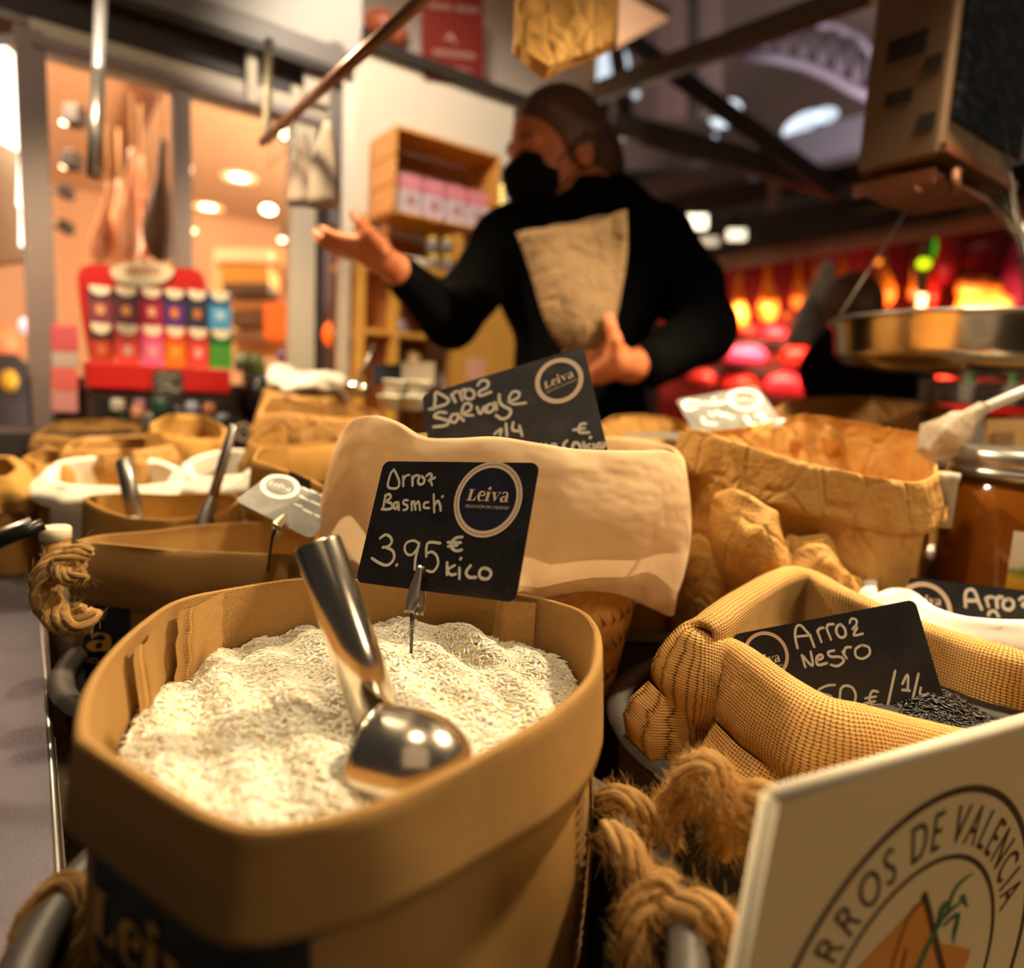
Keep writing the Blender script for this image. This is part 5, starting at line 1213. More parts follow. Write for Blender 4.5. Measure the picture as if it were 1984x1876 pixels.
# ============================================================ organic bodies: smooth union of round cones, surface nets
class SDF:
    def __init__(s, lo, hi, h):
        s.lo = np.array(lo, float); s.h = h; s.n = np.ceil((np.array(hi) - s.lo) / h).astype(int) + 1
        s.g = np.full(s.n, 1.0, np.float32)
    def _win(s, lo, hi):
        a = np.maximum(((lo - s.lo) / s.h).astype(int), 0); b = np.minimum(((hi - s.lo) / s.h).astype(int) + 2, s.n)
        if (b <= a).any(): return None, None
        X = [s.lo[i] + np.arange(a[i], b[i]) * s.h for i in range(3)]
        return (slice(a[0], b[0]), slice(a[1], b[1]), slice(a[2], b[2])), np.meshgrid(*X, indexing='ij')
    def _join(s, sl, d, k, sub=False):
        o = s.g[sl]
        if sub: d = -d; hh = np.clip(.5 - .5 * (o - d) / k, 0, 1); s.g[sl] = (o * (1 - hh) + d * hh + k * hh * (1 - hh)) if True else o; return
        hh = np.clip(.5 + .5 * (o - d) / k, 0, 1); s.g[sl] = o * (1 - hh) + d * hh - k * hh * (1 - hh)
    def cap(s, a, b, ra, rb, k=.01, sub=False):
        a, b = np.array(a, float), np.array(b, float); m = max(ra, rb) + k * 2 + .03
        sl, X = s._win(np.minimum(a, b) - m, np.maximum(a, b) + m)
        if sl is None: return s
        ba = b - a; L2 = max(ba @ ba, 1e-9); P_ = [X[i] - a[i] for i in range(3)]
        t = np.clip((P_[0] * ba[0] + P_[1] * ba[1] + P_[2] * ba[2]) / L2, 0, 1)
        d = np.sqrt(sum((P_[i] - t * ba[i]) ** 2 for i in range(3))) - (ra + (rb - ra) * t); s._join(sl, d.astype(np.float32), k, sub); return s
    def chain(s, pts, rs, k=.01):
        for i in range(len(pts) - 1): s.cap(pts[i], pts[i + 1], rs[i], rs[i + 1], k)
        return s
    def ell(s, c, r, R=None, k=.01, sub=False):
        c = np.array(c, float); r = np.array(r, float); m = r.max() + k * 2 + .03; sl, X = s._win(c - m, c + m)
        if sl is None: return s
        P_ = np.stack([X[i] - c[i] for i in range(3)], -1)
        if R is not None: P_ = P_ @ np.array(R)
        q = P_ / r; l = np.linalg.norm(q, axis=-1); l2 = np.linalg.norm(q / r, axis=-1) + 1e-9; d = l * (l - 1) / l2; s._join(sl, d.astype(np.float32), k, sub); return s
    def mesh(s):
        g = s.g; n = g.shape; ins = g < 0; c = np.zeros(np.array(n) - 1, np.int8)
        for i in (0, 1):
            for j in (0, 1):
                for k in (0, 1): c += ins[i:n[0] - 1 + i, j:n[1] - 1 + j, k:n[2] - 1 + k]
        act = (c > 0) & (c < 8); idx = -np.ones(act.shape, np.int64); ii = np.argwhere(act); idx[act] = np.arange(len(ii))
        acc = np.zeros((len(ii), 3)); cnt = np.zeros(len(ii))
        cor = [(i, j, k) for i in (0, 1) for j in (0, 1) for k in (0, 1)]
        for a in cor:
            for ax in range(3):
                if a[ax]: continue
                b = list(a); b[ax] = 1
                ga = g[ii[:, 0] + a[0], ii[:, 1] + a[1], ii[:, 2] + a[2]]; gb = g[ii[:, 0] + b[0], ii[:, 1] + b[1], ii[:, 2] + b[2]]
                m = (ga < 0) != (gb < 0); t = np.where(m, ga / (ga - gb + 1e-12), 0); p = np.array(a, float)[None].repeat(len(ii), 0); p[:, ax] += t
                acc[m] += p[m]; cnt[m] += 1
        V_ = s.lo + (ii + acc / cnt[:, None]) * s.h; Fs = []
        for ax in range(3):
            o = [1, 1, 1]; o[ax] = 0; sl0 = tuple(slice(o[i], n[i] - 1) for i in range(3)); sl1 = tuple(slice(o[i] + (1 if i == ax else 0), n[i] - 1 + (1 if i == ax else 0)) for i in range(3))
            A = ins[sl0]; B = ins[sl1]; e = np.argwhere(A != B) + np.array(o); fl = A[tuple((e - np.array(o)).T)]
            u, v = [(1, 2), (2, 0), (0, 1)][ax]
            def at(du, dv): q = e.copy(); q[:, u] -= du; q[:, v] -= dv; return idx[tuple(q.T)]
            q = np.stack([at(1, 1), at(0, 1), at(0, 0), at(1, 0)], 1); q[~fl] = q[~fl][:, ::-1]; Fs.append(q)
        return V_, np.concatenate(Fs)
def relax(o, it=2, f=.5):
    m = o.modifiers.new('sm', 'SMOOTH'); m.iterations = it; m.factor = f; return o
g = NG('skin'); n = g.noise(g.coord('Object'), 25, 3); M_SKIN = g.fin(g.mix(n, srgb('#B8683F'), srgb('#CC7E52')), .5, 0, None, .4, Subsurface_Weight=.15, Subsurface_Scale=.01)
M_SWEAT = mat('black_sweater', '#070708', .95, spec=.08, bump=.002, bscale=60); M_MASK = mat('black_mask', '#08080A', .85, spec=.15)
g = NG('brown_hair'); n = g.noise(g.coord('Object', (1, 1, .15)), 160, 3, .7); M_HAIR = g.fin(g.mix(n, srgb('#2C180C'), srgb('#6E4422')), .45, 0, g.bump(n, 1, .003), .5)
# ------------------------------------------------------------ the seller: she stands behind the sacks
DW = 1.36
def W(px, py, d=DW): return np.array(P(px, py, d))
hc = W(1080, 303, 1.41)
view = np.array((Vector(hc) - CAM).normalized()); right = np.array([1, 0, 0.]); 
fdir = np.array(Vector((-.80, -.50, -.20)).normalized())      # where the face points: to her right, a little down and to us
sdir = np.cross(fdir, [0, 0, 1.]); sdir /= np.linalg.norm(sdir); udir = np.cross(sdir, fdir)   # sdir: her left.. side axis
if sdir[1] > 0: sdir = -sdir    # side turned to the camera
Rh = np.stack([fdir, sdir, udir], 1)
def H(f, s_, u): return hc + fdir * f + sdir * s_ + udir * u
body = SDF([-.55, .9, .2], [.75, 1.9, 1.85], .0065)
# head
body.ell(H(-.008, 0, .026), (.107, .080, .103), Rh); body.ell(H(.040, 0, -.030), (.062, .058, .082), Rh, k=.02)
body.cap(H(.065, 0, -.085), H(.030, 0, -.105), .022, .026, .02)                       # chin and jaw
body.cap(H(.02, .045, -.075), H(.06, .018, -.10), .018, .016, .02); body.cap(H(.02, -.045, -.075), H(.06, -.018, -.10), .018, .016, .02)
body.cap(H(.093, 0, .005), H(.112, 0, -.035), .009, .014, .012); body.ell(H(.108, .010, -.040), (.010, .009, .008), Rh, .006); body.ell(H(.108, -.010, -.040), (.010, .009, .008), Rh, .006)
body.cap(H(.088, .045, .020), H(.096, .012, .018), .010, .010, .012); body.cap(H(.088, -.045, .020), H(.096, -.012, .018), .010, .010, .012)  # brows
for sgn in (-1, 1):
    body.ell(H(.094, .032 * sgn, .000), (.012, .016, .011), Rh, .008, sub=True); body.ell(H(.082, .031 * sgn, -.001), (.0135, .0135, .0125), Rh, .003)
    body.ell(H(.060, .048 * sgn, -.030), (.026, .018, .022), Rh, .015)
body.cap(H(.088, -.02, -.070), H(.088, .02, -.070), .008, .008, .008)
ear = H(-.012, .078, -.012); body.ell(ear, (.022, .010, .034), Rh, .006); body.ell(H(-.006, .088, -.006), (.011, .007, .018), Rh, .004, sub=True)
ear2 = H(-.012, -.078, -.012); body.ell(ear2, (.022, .010, .034), Rh, .006)
# neck, trunk
nb = W(1165, 420, 1.44); body.cap(H(-.035, 0, -.05), nb, .056, .062, .02); 
chest = W(1130, 520, 1.46); waist = W(1120, 760, 1.50); hip = W(1130, 950, 1.52)
shL, shR = W(985, 470, 1.44), W(1275, 462, 1.46)       # image-left / image-right shoulder
body.cap(nb, chest, .07, .12, .03); body.cap(shL, shR, .062, .066, .03); body.ell(chest, (.18, .11, .19), None, .03); body.cap(chest, waist, .13, .125, .03); body.cap(waist, hip, .13, .15, .03)
elL = W(872, 622, 1.36); wrL = W(775, 528, 1.22); body.chain([shL, elL, wrL], [.050, .038, .026], .015)
elR = W(1365, 640, 1.40); wrR = W(1222, 712, 1.24); body.chain([shR, W(1335, 555, 1.43), elR, wrR], [.050, .048, .042, .027], .015)
# open hand, palm up, fingers pointing to the left
DH = 1.19
pm = W(722, 490, DH + .01); body.cap(wrL, pm, .026, .027, .012); body.cap(pm, W(690, 478, DH), .025, .020, .012); body.cap(W(735, 478, DH - .01), W(700, 470, DH - .01), .020, .015, .01)
fing = [([(700, 470), (663, 462), (636, 452), (622, 441)], -.030), ([(694, 480), (655, 475), (628, 464), (610, 450)], -.010), ([(694, 488), (658, 485), (633, 476), (614, 463)], .010), ([(700, 494), (670, 494), (650, 488), (634, 478)], .028)]
for pts, dd in fing: body.chain([W(x, y, DH + dd) for x, y in pts], [.0110, .0095, .0085, .0070], .004)
body.chain([W(742, 486, DH - .025), W(716, 455, DH - .035), W(700, 432, DH - .035), W(682, 412, DH - .03)], [.016, .013, .0105, .0085], .006)
# hand under the paper bag: thumb up in front, fingers curled behind and below
DB = 1.20
pc = W(1190, 700, DB - .01); body.cap(wrR, pc, .028, .032, .012); body.cap(pc, W(1165, 712, DB - .01), .030, .026, .012)
body.chain([W(1192, 690, DB - .035), W(1192, 660, DB - .045), W(1184, 632, DB - .045), W(1180, 614, DB - .042)], [.015, .0125, .0105, .0088], .006)
for k, (x0, y0) in enumerate(((1168, 690), (1160, 705), (1158, 720), (1166, 734))):
    body.chain([W(x0, y0, DB - .005), W(x0 - 34, y0 - 4 + k * 2, DB - .012), W(x0 - 58, y0 - 12, DB + .005), W(x0 - 62, y0 - 20, DB + .028)], [.0115, .0100, .0090, .0078], .004)
v_, f_ = body.mesh(); base = (float(hip[0]), float(hip[1]), 0.0)
wom = relax(obj('person', v_, f_, M_SKIN, None, True, origin=base), 2)
tag(wom, 'person in black sweater and face mask, one open hand raised, holding a paper bag', 'person')
# clothes and legs
sw = SDF([-.55, .95, 0.0], [.75, 1.95, 1.75], .009)
nbs = W(1182, 462, 1.45); sw.cap(W(1188, 385, 1.475), nbs, .050, .080, .02); sw.cap(W(1110, 448, 1.40), nbs, .040, .07, .02); sw.cap(nbs, chest, .09, .13, .03); sw.cap(shL, W(1272, 462, 1.46), .076, .072, .03); sw.ell(chest, (.195, .125, .20), None, .03); sw.cap(chest, waist, .142, .142, .03); sw.cap(waist, hip, .145, .165, .03)
sw.chain([shL, elL, W(785, 538, 1.235)], [.070, .056, .036], .02); sw.chain([W(1278, 462, 1.46), W(1335, 555, 1.43), elR, W(1262, 706, 1.27)], [.068, .072, .064, .046], .02)
ft = Vector(hip); sw.cap(hip, (hip[0] - .09, hip[1], .05), .13, .07, .04); sw.cap(hip, (hip[0] + .09, hip[1], .05), .13, .07, .04)
v_, f_ = sw.mesh(); 
for i in range(len(v_)): p = Vector(v_[i]); v_[i] += np.array([noise.noise(p * 14), noise.noise(p * 14 + Vector((7, 0, 0))), noise.noise(p * 16)]) * .006
relax(obj('black_clothes', v_, f_, M_SWEAT, wom, True), 2)
# hair: cap over the back of the skull and a low tail
hr = SDF(hc - .24, hc + .24, .005); hr.ell(H(-.014, 0, .032), (.110, .087, .106), Rh, .01); hr.ell(H(-.085, 0, .01), (.045, .055, .060), Rh, .02); hr.ell(H(-.095, .02, -.02), (.050, .055, .085), Rh, .02); hr.cap(H(-.11, .02, -.03), H(-.115, .03, -.13), .034, .016, .02); hr.cap(H(.045, .05, .075), H(-.03, .075, .03), .022, .02, .01); hr.cap(H(.05, -.03, .09), H(-.04, -.02, .12), .022, .03, .01)
hr.ell(H(.102, 0, -.026), (.088, .12, .092), Rh, .006, sub=True); hr.ell(H(.005, 0, -.085), (.06, .12, .060), Rh, .006, sub=True)
v_, f_ = hr.mesh(); relax(obj('hair', v_, f_, M_HAIR, wom, True), 1)
# face mask
mk = SDF(hc - .2, hc + .2, .004); mk.ell(H(.060, 0, -.046), (.070, .066, .066), Rh, .008); mk.cap(H(.112, 0, -.028), H(.075, 0, -.100), .019, .024, .02); mk.ell(H(.0, 0, -.03), (.052, .12, .20), Rh, .006, sub=True); mk.cap(H(.2, -.2, .090), H(.2, .2, .090), .13, .13, .004, sub=True)
v_, f_ = mk.mesh(); o = relax(obj('face_mask', v_, f_, M_MASK, wom, True), 1)
mb = MB(); mb.tube([Vector(H(.055, .066, -.028)), Vector(H(.02, .083, -.004)), Vector(H(-.008, .090, .022)), Vector(H(-.03, .086, .012))], .0016, 6); mb.tube([Vector(H(.052, .066, -.078)), Vector(H(.015, .080, -.05)), Vector(H(-.02, .086, -.035))], .0016, 6); mb.build('mask_strap', M_MASK, wom, True)
mb = MB()
for s2 in (1, -1): mb.cap = None; mb.tube([Vector(H(.094, .020 * s2, .004)), Vector(H(.092, .032 * s2, .003)), Vector(H(.084, .044 * s2, .000))], .0018, 6); mb.tube([Vector(H(.103, .016 * s2, .026)), Vector(H(.098, .034 * s2, .030)), Vector(H(.084, .050 * s2, .024))], .0022, 6)
mb.build('eyelashes', M_HAIR, wom, True)
# paper bag she holds
def bagpt(x, y, d): return P(x, y, d)
K = 40; rows = []; prof = [((1000, 452), (1214, 415), 1.215, .022), ((1012, 480), (1217, 470), 1.215, .030), ((1030, 540), (1212, 530), 1.21, .040), ((1048, 600), (1200, 592), 1.205, .042), ((1064, 640), (1190, 640), 1.20, .038), ((1085, 672), (1178, 668), 1.20, .03), ((1105, 690), (1160, 688), 1.20, .018)]
vv = []; 
for (a, b, d, th_) in prof:
    A_ = P(*a, d); B_ = P(*b, d); c = (A_ + B_) / 2; h = (B_ - A_) / 2; dn = (CAM - c).normalized()
    for k in range(K):
        t = 2 * math.pi * k / K; ct, st = math.cos(t), math.sin(t); ct = math.copysign(abs(ct) ** .7, ct); st = math.copysign(abs(st) ** .7, st)
        p = c + h * ct + dn * st * th_; p += dn * (noise.noise(p * 20) * .026 + (.3 - abs(noise.noise(p * 14 + Vector((3, 3, 3))))) * .03) + Z * noise.noise(p * 30) * .012; vv.append(p)
ff = [(r * K + k, r * K + (k + 1) % K, (r + 1) * K + (k + 1) % K, (r + 1) * K + k) for r in range(len(prof) - 1) for k in range(K)] + [tuple((len(prof) - 1) * K + k for k in range(K))]
o = obj('paper_bag', vv, ff, kraft_mat('kraft_bag_brown', srgb('#8F7250')), None, True, origin=P(1130, 690, 1.2)); tag(o, 'brown kraft paper bag in the hand of the person in black', 'paper bag'); md = o.modifiers.new('d', 'SUBSURF'); md.levels = 1; md.render_levels = 1; md = o.modifiers.new('s', 'SOLIDIFY'); md.thickness = .0008
# ------------------------------------------------------------ second person, back turned, beyond the scale
D2 = 2.3; 
def W2(px, py, d=D2): return np.array(P(px, py, d))
p2 = SDF(W2(1680, 700) - np.array([.55, .5, 1.35]), W2(1680, 700) + np.array([.55, .5, .45]), .012)
h2 = W2(1650, 600); p2.ell(h2, (.085, .10, .11), None, .01); p2.ell(h2 + np.array([0, -.02, -.09]), (.05, .05, .06), None, .02)
s2 = W2(1665, 720); p2.ell(s2, (.20, .15, .13), None, .03); p2.cap(s2, W2(1690, 950), .18, .17, .03); p2.cap(W2(1600, 740), W2(1580, 900), .06, .05, .02); p2.cap(W2(1775, 740), W2(1790, 900), .06, .05, .02)
hp = W2(1690, 950); p2.cap(hp, (hp[0] - .08, hp[1], .06), .10, .07, .04); p2.cap(hp, (hp[0] + .08, hp[1], .06), .10, .07, .04)
v_, f_ = p2.mesh(); o = relax(obj('person', v_, f_, M_SWEAT, None, True, origin=(float(hp[0]), float(hp[1]), 0)), 2); tag(o, 'dark-clothed person with dark hair seen from behind under the scale pan', 'person')
q2 = SDF(h2 - .2, h2 + .2, .008); q2.ell(h2 + np.array([0, 0, .01]), (.095, .11, .118), None, .01); v_, f_ = q2.mesh(); obj('hair', v_, f_, M_HAIR, o, True)
# pale hanging plastic bag beside
K = 20; rows = [((1595, 505), (1618, 505), .02), ((1575, 545), (1618, 545), .05), ((1545, 600), (1605, 600), .07), ((1522, 655), (1600, 655), .06), ((1530, 672), (1590, 672), .03)]; vv = []
for a, b, th_ in rows:
    A_ = P(*a, 2.6); B_ = P(*b, 2.6); c = (A_ + B_) / 2; h = (B_ - A_) / 2; dn = (CAM - c).normalized()
    for k in range(K): t = 2 * math.pi * k / K; p = c + h * math.cos(t) + dn * math.sin(t) * th_; vv.append(p + dn * noise.noise(p * 12) * .04)
ff = [(r * K + k, r * K + (k + 1) % K, (r + 1) * K + (k + 1) % K, (r + 1) * K + k) for r in range(len(rows) - 1) for k in range(K)] + [tuple((len(rows) - 1) * K + k for k in range(K))]
tag(obj('plastic_bag', vv, ff, mat('pale_bag', '#B5ADA2', .6), None, True, origin=P(1560, 600, 2.6)), 'pale grey plastic bag hanging left of the dark-haired person', 'bag')
# ------------------------------------------------------------ passer-by at the left edge
p3 = SDF(np.array(P(10, 760, 4.0)) - np.array([.5, .4, 1.35]), np.array(P(10, 760, 4.0)) + np.array([.5, .4, .6]), .02)
h3 = np.array(P(5, 668, 4.0)); p3.ell(h3, (.09, .10, .12), None, .01); s3 = np.array(P(10, 745, 4.0)); p3.ell(s3, (.21, .13, .16), None, .03); hp = np.array(P(15, 900, 4.0)); p3.cap(s3, hp, .17, .16, .03); p3.cap(hp, (hp[0] - .1, hp[1], .06), .1, .06, .04); p3.cap(hp, (hp[0] + .1, hp[1], .06), .1, .06, .04)
v_, f_ = p3.mesh(); o = relax(obj('person', v_, f_, mat('dark_coat', '#1A1820', .8), None, True, origin=(float(hp[0]), float(hp[1]), 0)), 2); tag(o, 'passer-by in dark clothes with a yellow patch at the far left edge', 'person')
q3 = SDF(h3 - .2, h3 + .2, .012); q3.ell(h3 + np.array([0, .0, 0.0]), (.094, .104, .125), None, .01); v_, f_ = q3.mesh(); obj('head', v_, f_, M_SKIN, o, True)
mb = MB(); mb.ell(P(18, 738, 3.84), .045, .03, .06, 14, 8); mb.build('yellow_badge', mat('yellow_cloth', '#C9A52A', .7), o, True)
# ============================================================ shop front (glazed, parallel to V) : plane U.p = DS
DS = 2.0
def fq(pts, t, D=DS, rev=False):   # slab from four image corners lying on the shop-front plane
    return [onU(x, y, D) for x, y in pts]
M_FRAME = mat('window_frame', '#8C7C78', .55, var=.06); M_FRAME2 = mat('pale_frame', '#C2B49E', .55, var=.05); M_FASCIA = mat('dark_fascia', '#2E2321', .6, var=.1); M_GREYM = mat('grey_moulding', '#6E6560', .5)
M_WHITE = mat('white_board', '#E9DCC8', .6, var=.03)
def vbar(x0, x1, ytop, ybot, D, t=.05):
    """upright on plane D from its image left/right limits; stays vertical"""
    a = onU(x0, (ytop + ybot) / 2, D); b = onU(x1, (ytop + ybot) / 2, D); zt = onU((x0 + x1) / 2, ytop, D).z; zb = onU((x0 + x1) / 2, ybot, D).z
    mb = MB(); c = (a + b) / 2; c.z = (zt + zb) / 2; mb.boxp(c + U * t / 2, V * abs((b - a).dot(V)) / 2, U * t / 2, Z * (zt - zb) / 2, .004); return mb
win = thing('window_1', 'large shop window with mauve-grey frame behind the sacks, warm-lit inside', 'window', onU(300, 850, DS)); win['kind'] = 'structure'; del win['category']
b_ = vbar(58, 116, 60, 1500, DS); b_.build('frame_post', M_FRAME, win)
b_ = vbar(340, 374, 150, 830, DS); b_.build('frame_post', M_FRAME, win)
b_ = vbar(563, 612, 170, 860, DS); b_.build('frame_post', M_FRAME2, win)
b_ = vbar(612, 627, 170, 860, DS + .02); b_.build('frame_post', M_FASCIA, win)
b_ = vbar(662, 678, 440, 860, DS); b_.build('frame_post', M_FRAME2, win)
zt = onU(345, 118, DS).z; zb = onU(345, 172, DS).z; a = onU(60, 100, DS); b = onU(640, 190, DS)
mb = MB(); c = (a + b) / 2; c.z = (zt + zb) / 2; mb.boxp(c + U * .03, V * (b - a).dot(V) / 2, U * .03, Z * (zt - zb) / 2, .004); mb.build('frame_head', M_FRAME2, win)
c.z = zb + .018; mb = MB(); mb.boxp(c + U * .0, V * (b - a).dot(V) / 2, U * .012, Z * .012, .003); mb.build('frame_bead', M_FRAME, win)
gl = NG('window_glass'); gl.b.inputs['Transmission Weight'].default_value = 1.0; gl.b.inputs['IOR'].default_value = 1.02; M_WG = gl.fin(srgb('#FFF6EC'), .02, 0, None, .3)
for x0, x1 in ((116, 340), (374, 563)):
    a1 = onU(x0, 500, DS + .03); b1 = onU(x1, 500, DS + .03); zc = (zb + 1.13) / 2; mb = MB(); c1 = (a1 + b1) / 2; c1.z = zc; mb.boxp(c1, V * (b1 - a1).dot(V) / 2, U * .002, Z * (zb - 1.13) / 2); mb.build('glass_pane', M_WG, win)
# dado under the window
a = onU(60, 900, DS); b = onU(640, 900, DS); mb = MB(); c = (a + b) / 2; c.z = .565; mb.boxp(c + U * .05, V * (b - a).dot(V) / 2, U * .05, Z * .565); tag(mb.build('trim_1', mat('dado', '#3A2418', .7)), kind='structure')
# dark fascia over the window with two mouldings and the white band above
def band(name, ya, yb, xa, xb, D, m, t=.05, xref=345, kind='structure'):
    zt = onU(xref, ya, D).z; zb = onU(xref, yb, D).z; a = onU(xa, 100, D); b = onU(xb, 100, D); c = (a + b) / 2; c.z = (zt + zb) / 2
    mb = MB(); mb.boxp(c + U * t / 2, V * (b - a).dot(V) / 2, U * t / 2, Z * (zt - zb) / 2, .004); o = mb.build(name, m); o['kind'] = kind; return o
band('trim_2', 28, 118, -80, 640, DS + .01, M_FASCIA); band('trim_3', -18, 28, -80, 690, DS - .03, M_GREYM, .09); band('trim_4', 30, 44, -80, 672, DS - .05, M_FASCIA, .1)
band('wall_front', -500, -18, -200, 700, DS - .0, mat('grey_white_board', '#B3ABA4', .7, var=.03), .05)
for k, (x0, x1) in enumerate(((478, 500), (590, 640))):
    b_ = vbar(x0, x1, 95, 200, DS - .02, .02); o = b_.build('trim_%d' % (5 + k), M_FRAME2); o['kind'] = 'structure'
b_ = vbar(640, 664, 80, 440, DS - .01, .06); o = b_.build('trim_7', M_GREYM); o['kind'] = 'structure'
b_ = vbar(664, 692, 100, 470, DS + .0, .06); o = b_.build('trim_8', M_WHITE); o['kind'] = 'structure'
# ---- room behind the glass
M_CEIL = mat('shop_ceiling', '#C9A27C', .8, var=.04); M_SHOPW = mat('shop_wall', '#C49A74', .8, var=.05)
def room_pt(u, v, z): return U * u + V * v + Z * z
v0 = -.05; v1 = 2.1; vm = .95
mb = MB(); mb.boxp(room_pt(DS + 2.7, vm, 2.72), U * 2.6, V * 1.25, Z * .02); tag(mb.build('ceiling', M_CEIL), kind='structure')
mb = MB(); mb.boxp(room_pt(DS + 5.3, vm, 1.35), U * .03, V * 1.25, Z * 1.35); tag(mb.build('wall_shop', M_SHOPW), kind='structure')
mb = MB(); mb.boxp(room_pt(DS + 2.7, v0 - .3, 1.35), U * 2.6, V * .03, Z * 1.35); tag(mb.build('wall_left', M_SHOPW), kind='structure')
def downlight(label, px, py, r, e, zc=2.70):
    p = onz(px, py, zc); root = thing('ceiling_light', label, 'ceiling light', p, 'lights in the shop ceiling')
    mb = MB(); mb.lathe(p, [(r * .5, .0), (r * .9, -.004), (r, -.012), (r * 1.04, -.004), (r * 1.04, .01)], 28); mb.build('ring', mat('lamp_ring', '#E8CFA8', .5, emit='#FFC27A', estr=1.2), root, True)
    mb = MB(); mb.lathe(p, [(0, -.010), (r * .5, -.008), (r * .52, .0)], 24); mb.build('bulb', mat('lamp_bulb', '#FFFFFF', .5, emit='#FFE3B8', estr=e), root, True)
downlight('wide recessed ceiling light, right and highest of the shop lights', 463, 343, .13, 14)
downlight('wide recessed ceiling light, lower left of the shop lights', 403, 401, .13, 14)
def spot(label, p, r, e, grp=None):
    root = thing('spot_lamp', label, 'lamp', p, grp); d = (CAM - p).normalized()
    mb = MB(); mb.lathe(p - d * .05, [(r * .6, -.04), (r * 1.1, .03), (r * 1.15, .05)], 20, d); mb.build('housing', mat('lamp_housing', '#1C1918', .5), root, True)
    mb = MB(); mb.ell(p, r, r, r * .6, 14, 8); mb.build('bulb', mat('spot_bulb_%d' % e, '#FFFFFF', .5, emit='#FFE2B4', estr=e), root, True)
spot('round bare bulb glowing right in the shop, between the two window posts', P(520, 406, 4.2), .042, 16)
spot('bright lamp just left of the white post near the rail end', P(556, 258, 4.2), .05, 16)
spot('tiny lamp low beside the middle window post', P(373, 447, 4.6), .022, 7)
spot('tiny lamp low beside the right pale post', P(546, 465, 4.6), .022, 7)
spot('small round lamp on the left window edge, upper of two', P(124, 238, 2.6), .012, 12)
spot('small round lamp on the left window edge, lower of two', P(124, 323, 2.6), .012, 9)
spot('faint reflected lamp above the shop ceiling lights', P(496, 235, 4.8), .02, 2)
for k, (x, y, w_, h_) in enumerate(((146, 226, 30, 34), (140, 312, 26, 30), (128, 372, 16, 22), (128, 440, 14, 22))):
    mb = MB(); p = P(x, y, 2.6); mb.boxp(p, rt * m_of(w_ / 2, p), up * m_of(h_ / 2, p), fw * .03, .004); mb.tube([p - rt * .03, p - rt * .06], .006, 8)
    tag(mb.build('spot_housing', mat('lamp_housing', '#1C1918', .5), origin=p), 'small black spotlight box on the left window edge, number %s from the top' % ['one', 'two', 'three', 'four'][k], 'lamp')
# diagonal air duct on the ceiling
mb = MB(); mb.beam(onz(300, 175, 2.66), onz(225, 345, 2.66), .06, .04); tag(mb.build('ceiling_track', mat('track', '#6B4A36', .6), origin=onz(260, 260, 2.66)), 'brown lighting track on the shop ceiling behind the left pane', 'track')
# hams hanging in the window
M_HAM = NG('ham_fat'); n = M_HAM.noise(M_HAM.coord('Object', (1, 1, .3)), 16, 4, .6); M_HAMm = M_HAM.fin(M_HAM.ramp(n, [(.3, srgb('#B8603C')), (.5, srgb('#EDB48C')), (.7, srgb('#FBE2C6'))]), .35, 0, M_HAM.bump(n, .6, .01), .5)
M_DHAM = mat('dark_ham', '#4A3320', .6, var=.5, vscale=20, bump=.006, bscale=40)
def ham(label, xt, yt, xb, yb, w_, d, m, grp, knob=True, mhoof=None):
    a = P(xt, yt, d); b = P(xb, yb, d); L = (b - a).length; r = m_of(w_ / 2, b); root = thing('ham', label, 'ham', a, grp)
    mb = MB(); mb.lathe(a, [(0, 0), (r * .22, .01), (r * .25, L * .15), (r * .32, L * .32), (r * .7, L * .5), (r * 1.0, L * .70), (r * .95, L * .84), (r * .6, L * .96), (0, L)], 24, (b - a), sx=.8)
    for i, v in enumerate(mb.v): mb.v[i] = v + (v - a).normalized() * noise.noise(v * 9) * r * .12
    mb.build('meat', m, root, True)
    mb = MB(); mb.tube([a + Z * .18, a + Z * .02, a - Z * .02], .006, 8); mb.build('cord', mat('cord', '#C9A070', .8), root, True)
    return root
HG = 'hams hanging in the shop window'
ham('long pale ham at the left in the shop window, lowest tip left', 212, 350, 192, 515, 44, 2.35, M_HAMm, HG); ham('tall pale ham in the middle of the shop window', 258, 285, 250, 512, 56, 2.40, M_HAMm, HG); ham('reddish ham leaning behind the tall pale ham', 232, 345, 226, 515, 46, 2.6, M_HAMm, HG)
ham('narrow pale ham next to the dark cured ham', 275, 300, 282, 508, 34, 2.55, M_HAMm, HG); ham('large dark cured ham hanging right in the left window pane', 316, 268, 308, 508, 70, 2.35, M_DHAM, HG)
# shelf with yellow and brown goods behind the right pane
root = thing('shop_shelf', 'pale shelf unit with yellow and brown goods seen through the right pane', 'shelf', P(480, 650, 3.0)); D = 3.0
def pq(x0, y0, x1, y1, d, t=.02): mb = MB(); mb.quadslab(P(x0, y1, d), P(x1, y1, d), P(x1, y0, d), P(x0, y0, d), t); return mb
pq(412, 480, 560, 690, 3.25, .03).build('back_board', mat('shelf_back', '#C9A06C', .7), root)
for y in (508, 570, 640): pq(412, y - 3, 560, y + 4, 3.02, .22).build('shelf_board', mat('shelf_pale', '#E2C296', .6), root)
pq(418, 484, 520, 506, 2.98, .1).build('white_packet', mat('cream_box', '#EBD3A8', .6), root)
tag(pq(428, 516, 520, 548, 2.95, .15).build('box', mat('mustard', '#C8901C', .6), origin=P(475, 548, 2.95)), 'mustard yellow box on the shop shelf', 'box'); tag(pq(432, 548, 520, 566, 2.94, .15).build('box', mat('olive_dark', '#4E3A14', .6), origin=P(475, 566, 2.94)), 'dark olive tray under the mustard box', 'tray')
